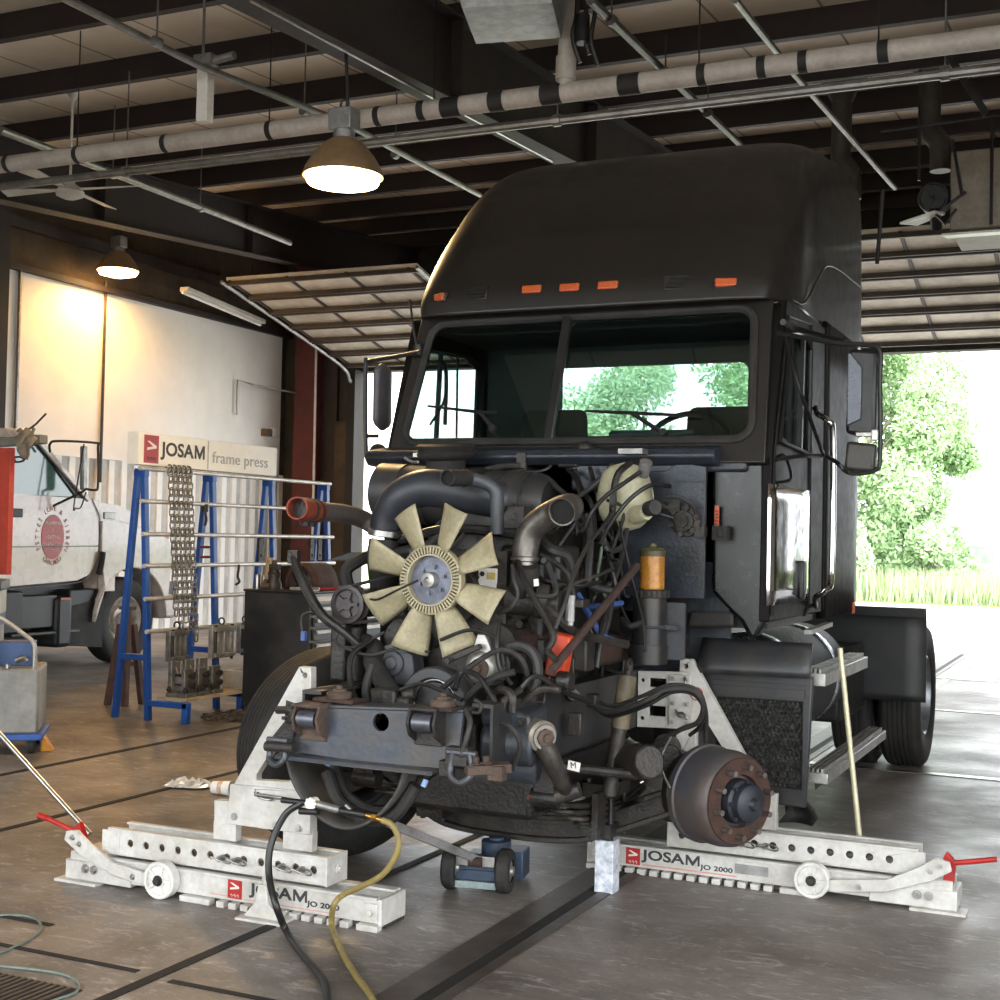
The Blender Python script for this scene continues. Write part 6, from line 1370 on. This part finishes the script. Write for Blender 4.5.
# clutter on the tool chest
zc = 1.11
def on_chest(name, label, cat, fn, m):
    b = MB(); fn(b); return tag(b.build(name, m), label, cat)
on_chest('pipe_saddle', 'dark curved pipe saddle on the tool chest', 'pipe part', lambda b: b.grid(lambda u, v: (-6.72+.17*cos(pi*u), 10.25+.4*v, zc+.0+.24*sin(pi*u)), 14, 5), rust)
bpy.data.objects['pipe_saddle'].modifiers.new('thickness','SOLIDIFY').thickness = .03
on_chest('oil_can', 'tan upright can on the tool chest', 'can', lambda b: b.rev((-7.0,10.2,zc),(0,0,1),[(.045,0),(.05,.01),(.05,.2),(.035,.24),(.03,.28),(0,.28)],20), mat('can_tan','a08b6a',.5,.1,'6d5b44',.55,10))
on_chest('steel_bushing', 'shiny steel bushing on the corner of the tool chest', 'bushing', lambda b: b.rev((-7.03,10.05,zc),(0,0,1),[(.025,0),(.025,.1),(.02,.13),(.016,.13),(.0,.12)],16), steel)
on_chest('steel_bushing', 'smaller shiny bushing behind the first on the tool chest', 'bushing', lambda b: b.rev((-7.06,10.2,zc),(0,0,1),[(.03,0),(.03,.08),(.02,.12),(.0,.12)],16), steel)
on_chest('iron_coupling', 'black iron coupling between the can and the pipe saddle', 'coupling', lambda b: (b.rev((-6.9,10.12,zc),(0,0,1),[(.06,0),(.07,.04),(.05,.1),(.06,.15),(.03,.2),(.02,.26),(0,.26)],16), b.box((-6.88,10.1,zc+.2),(.1,.05,.05))), grime2)
on_chest('rust_pipe_tee', 'small rusty pipe tee lying at the chest edge', 'pipe part', lambda b: (b.cyl((-6.98,10.04,zc+.028),(-6.9,10.06,zc+.028),.028), b.cyl((-6.95,10.03,zc+.03),(-6.98,10.1,zc+.075),.02)), rustpale)
on_chest('spray_can', 'white spray can standing at the far end of the tool chest', 'can', lambda b: b.rev((-6.6,10.85,zc),(0,0,1),[(.034,0),(.034,.15),(.02,.17),(.015,.2),(0,.2)],16), whiteplain)
on_chest('spray_can', 'green spray can behind the black coupling', 'can', lambda b: b.rev((-6.86,10.5,zc),(0,0,1),[(.034,0),(.034,.16),(.02,.18),(.015,.21),(0,.21)],16), mat('can_green','4e7a5a',.4,0,'d0d0c8',.6,14))
on_chest('red_wrench', 'red handled wrench lying on the tool chest', 'wrench', lambda b: (b.bar((-6.58,10.2,zc+.012),(-6.5,10.55,zc+.012),.03,.02), b.cyl((-6.58,10.2,zc),(-6.58,10.2,zc+.022),.03)), red)
on_chest('steel_tray', 'shallow bright tray of small parts on the tool chest', 'tray', lambda b: (b.bx(-6.68,-6.46,10.04,10.18,zc,zc+.008), b.bx(-6.68,-6.46,10.04,10.05,zc,zc+.03), b.bx(-6.68,-6.46,10.17,10.18,zc,zc+.03), b.cyl((-6.62,10.07,zc+.02),(-6.53,10.14,zc+.02),.012), b.cyl((-6.55,10.08,zc+.02),(-6.49,10.1,zc+.02),.012)), alu)

# ------------------------------------------------------------------ white work truck at the left wall
xs = -10.9
t = WT = thing('work_truck', 'white work truck with a round red door emblem parked by the wall', 'truck', (-12.0,12.0,0))
wt = mat('truck_white','c6bab2',.28,0,'b2a69e',.45,1.5,coat=.5,sub=.03)
dk = mat('truck_black','17171a',.5,0,'242427',.5,6)
def loft(prof, x0, x1, crown=.06, n=9, inset=.0):
    """side profile (y,z) swept across the width, pulled in near both sides so the edges round off"""
    b = MB(); rows = []
    m = len(prof); cy = sum(p[0] for p in prof)/m; cz = sum(p[1] for p in prof)/m
    for i in range(n):
        f = i/(n-1); e = (abs(2*f-1))**6; k = 1-crown*e
        rows.append([b.bm.verts.new((x0+(x1-x0)*f, cy+(p[0]-cy)*k, cz+(p[1]-cz)*k)) for p in prof])
    for A, B in zip(rows, rows[1:]):
        for j in range(m): b.bm.faces.new((A[j],A[(j+1)%m],B[(j+1)%m],B[j]))
    b.bm.faces.new(rows[0]); b.bm.faces.new(rows[-1][::-1]); return b
# cab: lower body with the door skin, then pillars and roof
cabp = [(-10.9,10.008,2.176),(-10.9,10.058,0.961),(-10.9,10.863,0.961),(-10.9,12.045,1.012),(-10.9,12.273,1.088),(-10.9,12.381,1.309),(-10.9,12.371,1.953),(-10.9,12.069,1.965),(-10.9,10.82,1.985)]
b = loft([(p[1],p[2]) for p in cabp], xs, xs-2.2, .015); b.build('cab_body', wt, t, smooth=40)
b = MB(); b.tube([(-10.89,12.229,1.078),(-10.89,12.37,1.297),(-10.89,12.369,1.718),(-10.89,12.224,1.971)], .006, 6); b.tube([(-10.89,10.854,0.94),(-10.89,11.986,0.99),(-10.89,12.229,1.078)], .006, 6); b.tube([(-10.885,10.83,1.399),(-10.885,12.377,1.414)], .005, 6, 1, smooth=False); b.build('door_seam', galv, t)
w0 = [(-10.93,10.417,2.449),(-10.93,11.369,2.516),(-10.93,11.988,1.974),(-10.93,10.437,1.97)]
b = MB().plate([(p[1],p[2]) for p in w0], [], .008, face_x(xs-.03)); b.build('door_window', mat('truck_glass_green','3f6b62',.1,0,'335a52',.4,1.2,coat=.4), t, smooth=0)
fr = [(-10.9,9.994,2.51),(-10.9,11.349,2.614),(-10.9,12.136,1.956),(-10.9,11.941,1.927),(-10.9,10.018,1.923)]
b = MB().plate([(p[1],p[2]) for p in fr], [[(p[1],p[2]) for p in w0]], .05, face_x(xs-.03)); b.build('window_frame', dk, t)
b = MB(); b.bar((-10.9,11.288,2.62),(-10.9,12.169,1.946),.06,.05,(1,0,0)); b.build('windshield_pillar', wt, t, bevel=.01)
b = MB(); ra, rb = V((-10.9,9.991,2.581)), V((-10.9,11.376,2.671)); b.hexa([(xs-.03,ra.y,ra.z-.06),(xs-.03,rb.y+.02,rb.z-.09),(xs-2.1,rb.y+.02,rb.z-.09),(xs-2.1,ra.y,ra.z-.06),(xs-.12,ra.y,ra.z+.05),(xs-.12,rb.y-.08,rb.z+.03),(xs-2.0,rb.y-.08,rb.z+.03),(xs-2.0,ra.y,ra.z+.05)]); b.build('cab_roof', wt, t, bevel=.02)
b = MB(); a, c = V((-10.9,11.38,2.583)), V((-10.9,12.136,1.945)); b.hexa([(xs-.05,a.y,a.z),(xs-.05,c.y,c.z),(xs-2.1,c.y,c.z),(xs-2.1,a.y,a.z),(xs-.05,a.y-.02,a.z),(xs-.05,c.y-.02,c.z),(xs-2.1,c.y-.02,c.z),(xs-2.1,a.y-.02,a.z)]); b.build('windshield', MATS['truck_glass_green'], t, smooth=0)
MB().tube([(-10.86,10.85,2.35),(-10.86,11.05,2.374),(-10.86,11.11,2.345),(-10.86,11.023,2.318),(-10.86,10.823,2.317)], .012, 6).build('vent_trim', dk, t)
MB().bx(xs-.01,xs+.02,(-10.9,10.914,1.774)[1],(-10.9,11.145,1.78)[1],(-10.9,10.916,1.721)[2],(-10.9,10.912,1.817)[2]).build('door_handle', dk, t, bevel=.01)
# hood and fender
hp = [(-10.9,12.103,1.955),(-10.9,12.371,1.953),(-10.9,12.826,1.92),(-10.9,13.234,1.785),(-10.9,13.528,1.58),(-10.9,13.634,1.393),(-10.9,13.661,1.217),(-10.9,13.485,1.243),(-10.9,12.401,1.25),(-10.9,12.261,1.367)]
b = loft([(p[1],p[2]) for p in hp], xs-.12, xs-2.1, .05); b.build('hood', wt, t, smooth=40)
wcy, wcz, wr = (-10.9,12.977,0.497)[1], .52, .52
ar = [(wcy+.64*cos(R(a)), wcz+.64*sin(R(a))) for a in range(0,181,12)]
fp = [(-10.9,13.712,1.393),(-10.9,13.629,1.493),(-10.9,13.279,1.614),(-10.9,12.728,1.714),(-10.9,12.398,1.707),(-10.9,12.4,1.273),(-10.9,12.484,0.897)]
b = MB().plate([(p[1],p[2]) for p in fp]+[(y,z) for y, z in ar[::-1] if y > 0], [], .4, face_x(xs-.18)); b.build('fender', wt, t, bevel=.03, segs=3)
b = MB(); b.torus((xs-.0,wcy,wcz),(1,0,0),.65,.02,40,6); bmesh.ops.delete(b.bm, geom=[v for v in b.bm.verts if v.co.z < wcz+.03], context='VERTS'); b.build('arch_lip', wt, t)
o = tyre(t, (xs-.2,wcy,wcz), (1,0,0), wr, .26, .29, lug=False)
MB().rev((xs-.2,wcy,wcz), (1,0,0), [(.295,.11),(.28,.12),(.26,.1),(.24,.02),(.18,.0),(.16,.06),(.1,.07),(.09,.13),(0,.135)], 32, False).build('rim', mat('truck_rim','cfc9c0',.4,.2,'8a7a6c',.55,9), o)
o2 = tyre(t, (xs-2.0,wcy,wcz), (1,0,0), wr, .26, .29, lug=False)
b = MB(); b.bx(xs-.02,xs+.01,(-10.9,12.449,1.72)[1],(-10.9,12.639,1.724)[1],(-10.9,12.448,1.732)[2],(-10.9,12.445,1.814)[2]); b.build('fender_light', galv, t, bevel=.006)
b = MB(); b.bx(xs-.05,xs+.012,(-10.9,13.474,1.492)[1],(-10.9,13.629,1.493)[1],(-10.9,13.475,1.479)[2],(-10.9,13.472,1.554)[2]); b.build('turn_signal', amber, t, bevel=.006)
b = MB(); b.tube([(-10.86,12.402,1.345),(-10.86,12.375,1.181),(-10.86,12.345,1.088)],.035,8); b.build('hood_latch', rubber, t)
MB().bx(xs-.08,xs-.04,(-10.9,12.445,1.015)[1],(-10.9,12.723,1.01)[1],(-10.9,12.451,0.874)[2],1.1).build('rear_fender_panel', wt, t, bevel=.01)
# mirror on tube brackets
b = MB(); b.tube([(-10.82,11.454,2.454),(-10.78,11.408,2.539),(-10.7,11.443,2.574),(-10.6,11.937,2.587),(-10.6,11.972,2.533),(-10.6,11.99,2.113),(-10.6,11.943,2.054),(-10.65,11.852,2.061)], .014, 8); b.tube([(-10.88,11.589,1.859),(-10.65,11.758,2.012),(-10.65,11.852,2.061)], .014, 8); b.tube([(-10.65,11.799,2.566),(-10.65,11.669,1.875),(-10.65,11.702,1.842),(-10.65,11.781,1.856),(-10.65,11.854,2.027)], .008, 8); b.build('mirror_bracket', iron, t)
b = MB(); q = [(-10.65,11.783,2.543),(-10.65,11.864,2.548),(-10.65,11.885,2.051),(-10.65,11.805,2.048)]; b.prism([(p[0],p[1],p[2]) for p in q], (-.05,0,0)); b.build('mirror_housing', galv, t, bevel=.015)
# emblem: red oval with white lines, lettering around it
oc = V((-10.885,11.617,1.513)); ry, rz = .175, .25
em = MB().plate([(oc.y+ry*cos(2*pi*i/40), oc.z+rz*sin(2*pi*i/40)) for i in range(40)], [], .004, face_x(xs+.004)).build('door_emblem', red, t)
for s_, h, dz in (('PLUMBING',.05,.13),('&',.05,.055),('HEATING',.055,-.03),('CONTRACTORS',.045,-.105),('INCORPORATED',.025,-.165)):
    MB().text(s_, h, axes((xs+.008,oc.y,oc.z+dz), (0,1,0), (0,0,1)), .001, 'CENTER').build('emblem_lettering', whiteplain, em, smooth=0)
def ring_text(body, a0, a1, inward, size):
    for i, ch in enumerate(body):
        if ch == ' ': continue
        a = R(a0+(a1-a0)*i/(len(body)-1)); c = V((xs+.004, oc.y+(ry+.05)*cos(a), oc.z+(rz+.055)*sin(a)))
        up = V((0,cos(a)*.9,sin(a))).normalized(); up = -up if inward else up
        u = up.cross(V((1,0,0)))
        b = MB().text(ch, size, axes(c-up*size*.35, u, up), .001, 'CENTER'); b.build('ring_letter', dred, em, smooth=0)
ring_text('FETTES LOVE & SIEBEN', 205, -25, False, .075)
ring_text('CHICAGO', 238, 302, True, .075)
# chassis, tank and steps below the cab
b = MB(); b.bx(xs-1.9,xs-.3,9.0,14.2,.55,.95); b.bx(xs-1.6,xs-.25,10.0,12.4,.85,1.05); b.build('chassis', dk, t)
b = MB(); y0_, y1_ = (-10.9,11,0.399)[1], (-10.9,11.233,0.385)[1]; b.bx(xs-.4,xs-.02,10.4,y1_,.45,.92); b.build('battery_box', dk, t, bevel=.03)
b = MB(); b.bx(xs-.42,xs-.03,11.15,11.75,.5,.86); b.bx(xs-.3,xs+.0,11.05,12.1,.42,.46); b.build('step_well', black, t, bevel=.01)
y0_, y1_ = (-10.9,11.705,0.356)[1], (-10.9,11.96,0.341)[1]
b = MB(); b.bx(xs-.4,xs+.02,y0_,y1_,(-10.9,11.709,0.266)[2],(-10.9,11.685,0.839)[2]); b.build('fuel_tank', dk, t, bevel=.05, segs=3)
b = MB(); b.bx(xs+.0,xs+.025,y0_+.05,y1_-.05,(-10.9,11.686,0.806)[2],(-10.9,11.685,0.828)[2]); b.build('reflector', amber, t)
y0_, y1_ = (-10.9,11.976,0.34)[1], (-10.9,12.544,0.306)[1]
b = MB(); b.bx(xs-.5,xs-.05,y0_,y1_,(-10.9,11.964,0.614)[2],(-10.9,11.952,0.911)[2]); b.build('exhaust_box', dk, t, bevel=.015)
b = MB(); b.hexa([(xs-.06,y0_,.27),(xs-.06,y1_-.02,.22),(xs-.04,y1_-.02,.22),(xs-.04,y0_,.27),(xs-.06,y0_,.72),(xs-.06,y1_,.8),(xs-.04,y1_,.8),(xs-.04,y0_,.72)]); b.build('splash_guard', rubber, t)
b = MB(); b.bx(xs-2.1,xs-.1,wcy+.7,wcy+1.0,.5,.8); b.build('bumper', wt, t, bevel=.04)
# ------------------------------------------------------------------ wheeled machine at the left edge
t = thing('machine_cart', 'grey and blue wheeled machine cart at the left edge', 'cart', (-7.05,7.4,0))
cg = mat('cart_grey','8c8c88',.5,.2,'6b6a66',.55,4)
b = MB(); b.bx(-7.95,-7.03,7.4,7.95,.14,.61); b.build('lower_box', cg, t, bevel=.02)
b = MB(); b.bx(-7.95,-7.0,7.38,7.97,.1,.145); b.build('base_plate', blue, t, bevel=.005)
for x, y in ((-7.08,7.45),(-7.08,7.9),(-7.85,7.45),(-7.85,7.9)):
    o = MB().cyl((x-.02,y,.05),(x+.02,y,.05),.05,n=20).build('caster', rubber, t)
    b = MB(); b.bx(x-.03,x+.03,y-.03,y+.03,.085,.1); b.bx(x-.03,x-.022,y-.02,y+.02,.04,.09); b.bx(x+.022,x+.03,y-.02,y+.02,.04,.09); b.build('caster_fork', iron, o)
b = MB(); b.bx(-7.95,-7.34,7.5,7.9,.61,.98); b.build('middle_box', cg, t, bevel=.015)
b = MB(); b.bx(-7.34,-7.1,7.6,7.85,.61,.78); b.bx(-7.345,-7.335,7.5,7.9,.9,1.0); b.build('blue_housing', mat('cart_blue','2d4f86',.45,0,'213c68',.5,6), t, bevel=.01)
b = MB(); b.bx(-7.95,-7.33,7.42,7.9,.98,1.16); b.build('control_box', mat('cart_pale','a9aaa6',.5,.1,'8b8b87',.5,5), t, bevel=.012)
b = MB(); b.bx(-7.95,-7.31,7.4,7.92,1.16,1.23); b.build('dark_top', mat('cart_dark','4a4c50',.5,.1,'36383c',.5,5), t, bevel=.01)
b = MB(); b.tube([(-7.36,7.42,.98),(-7.3,7.42,.96),(-7.16,7.42,.86),(-7.09,7.42,.8),(-7.07,7.42,.74),(-7.07,7.42,.6)], .017, 10); b.build('handle', alu, t)
b = MB(); b.tube([(-7.2,7.44,.66),(-7.15,7.44,.68),(-7.12,7.44,.66)],.02,8); b.cyl((-7.25,7.41,.61),(-7.25,7.41,.64),.02); b.build('fitting', steel, t)
t.rotation_euler.z = R(38)
def turn(o):
    p = V((-7.05,7.4,0)); o.matrix_world = M.Translation(p) @ M.Rotation(R(38),4,'Z') @ M.Translation(-p) @ M.Translation(o.location); return o
tag(turn(MB().bx(-7.5,-7.345,7.41,7.48,.612,.74).build('parts_carton', mat('carton_white','d9d4c4',.7,0,'b5ad98',.5,8), None, bevel=.004)), 'small white carton standing on the machine cart', 'carton')
tag(turn(MB().prism([(-7.02,7.5,.0),(-6.93,7.5,.0),(-7.015,7.5,.13)], (0,.14,0)).build('wheel_chock', mat('chock_yellow','c98a24',.6,0,'a06c1a',.5,8), None, bevel=.008)), 'small orange wedge at the side of the machine cart', 'wedge')
t = thing('hoist_frame', 'red hoist upright carrying a grey bar at the left edge', 'hoist', (-8.1,8.0,0))
b = MB(); b.bx(-8.5,-7.96,8.0,8.05,1.24,2.24); b.bx(-8.5,-8.4,8.0,8.1,.0,1.3); b.build('red_panel', mat('hoist_red','b8402e',.6,0,'98301f',.5,7), t, bevel=.006)
b = MB(); b.bar((-8.6,8.02,2.26),(-7.6,7.98,2.3),.08,.07); b.build('boom', mat('boom_grey','7d7870',.5,.3,'5f5a53',.5,6), t, bevel=.008)
b = MB(); b.tube([(-7.86,7.99,2.33),(-7.7,7.99,2.42),(-7.6,7.99,2.5)], .008, 6, 1, smooth=False); b.build('wire', iron, t)
rg = random.Random(2)
b = MB().grid(lambda u, v: (-7.84+.19*u+.02*sin(9*v), 7.93+.02*sin(11*u+3*v), 2.36-.22*v*(.35+.65*sin(pi*min(1,u*1.1)))+.03*sin(14*u)*(1-v)), 16, 10)
tag(b.build('shop_rag', mat('rag_brown','8a7a66',.9,0,'5f5344',.6,9), None, solid=.012), 'brown rag draped over the end of the grey hoist bar', 'rag')

# ------------------------------------------------------------------ outside
struct(MB().bx(-45,30,21.6,39.5,-.25,-.02), 'ground_driveway', mat('pale_drive','c9c6bf',.8,0,'b7b3ab',.5,.6), smooth=0)
struct(MB().bx(-60,40,-40,-2.5,-.25,-.02), 'ground_forecourt', mat('forecourt_concrete','a5a19a',.8,0,'8f8a82',.5,.6), smooth=0)
struct(MB().bx(-90,60,39.5,160,-.3,.02), 'ground_field', mat('field_grass_soil','7f9a52',.9,0,'6b8743',.5,.3), smooth=0)
grassm = mat('grass_blades', 'b3c594', .8, 0, '9fb57c', .5, 1.5)
def leafmat(name, a, b):
    m = mat(name, a, .6, 0, b, .6, .5, sub=.1)
    return m
leafA = leafmat('leaf_green', 'b0c999', '95b57c'); leafB = leafmat('leaf_grey_green', 'bcd0a8', 'a0bb8a'); leafC = leafmat('leaf_dark_green', '9dbb85','84a66e')
bark = mat('bark', '8f8474', .9, 0, '4a3f33', .6, 6)
rg = random.Random(3)
g = MB()
for i in range(16000):
    x = rg.uniform(-17,2); y = 39.6+abs(rg.gauss(0,3.2)); h = rg.uniform(.35,1.0)*(1+.04*(y-39)); a = rg.uniform(0,pi); wd = rg.uniform(.012,.035)
    l = V((rg.uniform(-.2,.2),rg.uniform(-.2,.2),h))
    p = V((x,y,0)); d = V((cos(a),sin(a),0))*wd
    vs = [g.bm.verts.new(q) for q in (p-d,p+d,p+d*.6+l*.6,p+l,p-d*.6+l*.6)]
    g.bm.faces.new(vs)
tag(g.build('tall_grass', grassm, smooth=0), 'tall green grass along the far edge of the driveway', 'grass', kind='stuff')
def tree(name, label, x, y, h, rad, cl, m, seed, n=9000, group=None, low=.18):
    rg = random.Random(seed)
    t = thing(name, label, 'tree', (x,y,0), group)
    g = MB(); g.tube([(x,y,0),(x+.1,y,h*.3),(x-.1,y,h*.6),(x,y,h*.85)], [.05*rad+.06,.03*rad+.05,.02*rad+.03,.02], 8)
    cs = []
    for i in range(cl):
        zf = low+(1-low)*(i+.5)/cl; rr = rad*(.35+.9*sin(pi*min(1,(zf-low)/(1-low)*.9+.12)))*.62
        a = rg.uniform(0,2*pi)
        c = V((x+cos(a)*rr, y+sin(a)*rr, h*zf)); cs.append((c, rad*rg.uniform(.3,.5)))
        g.tube([(x,y,h*zf*.7),(c+V((x,y,h*zf*.7)))/2+V((0,0,.2)),c], [.05,.035,.012], 5)
    g.build('trunk', bark, t)
    g = MB()
    for i in range(n):
        c, q = cs[rg.randrange(cl)]
        d = V((rg.gauss(0,1),rg.gauss(0,1),rg.gauss(0,.8))).normalized()*q*rg.uniform(.45,1.08)
        p = c+d; s = rg.uniform(.06,.13)*(1 if n > 3000 else 1.4)
        u = V((rg.gauss(0,1),rg.gauss(0,1),rg.gauss(0,1))).normalized(); v = u.orthogonal().normalized()
        vs = [g.bm.verts.new(k) for k in (p-u*s, p+v*s*.5, p+u*s, p-v*s*.5)]
        g.bm.faces.new(vs)
    g.build('crown', m, t, smooth=0)
    return t
tree('broadleaf_tree', 'tall pale green broadleaf tree beyond the driveway right of the truck', -7.6, 45, 11.5, 2.9, 24, leafA, 1, 42000, low=.1)
tree('broadleaf_tree', 'shorter dense green tree at the open end of the tree line', -6.0, 46.5, 6.6, 1.7, 13, leafC, 2, 16000, low=.08)
tree('broadleaf_tree', 'round green tree seen through the cab rear window', -14.6, 43, 7.6, 3.0, 13, leafB, 3, 17000, low=.1)
tree('broadleaf_tree', 'grey green tree seen through the windshield beside the wheel', -11.6, 45, 8.6, 3.2, 13, leafA, 4, 17000, low=.1)
tree('shrub', 'pale bushy shrub in the grass below the tall tree', -8.6, 41.2, 2.6, 1.6, 12, leafB, 5, 14000, low=.1)
tree('shrub', 'low wide shrub in the grass near the white shed', -5.2, 43, 1.9, 1.3, 8, leafA, 6, 6000, low=.1)
for k, (x, y, h, rd, m) in enumerate(((-3,-22,9,3.4,leafC),(4,-24,10,3.6,leafA),(-9.5,-25,9,3.4,leafB),(10,-23,8,3.2,leafC))):
    tree('broadleaf_tree', 'leafy green tree standing out in front of the hall', x, y, h, rd, 10, m, 20+k, 2600, 'trees in front of the hall', low=.1)
t = thing('shed', 'small white shed with a dark window far beyond the grass', 'shed', (-6.6,72,0))
shedm = mat('shed_white', 'e6e6e4', .7, 0, 'd8d8d6', .5, 1)
MB().bx(-7.6,-5.4,71,74,0,2.2).build('wall', shedm, t, smooth=0)
MB().prism([(-7.8,70.8,2.2),(-7.8,74.2,2.2),(-7.8,72.5,2.9)], (2.6,0,0)).build('roof', mat('shed_roof','b5b5b5',.7,0,'a0a0a0',.5,1), t, smooth=0)
MB().bx(-7.2,-5.9,70.93,71,.8,1.7).build('window', mat('shed_window','8a938e',.3,0,'6c7570',.5,3), t, smooth=0)
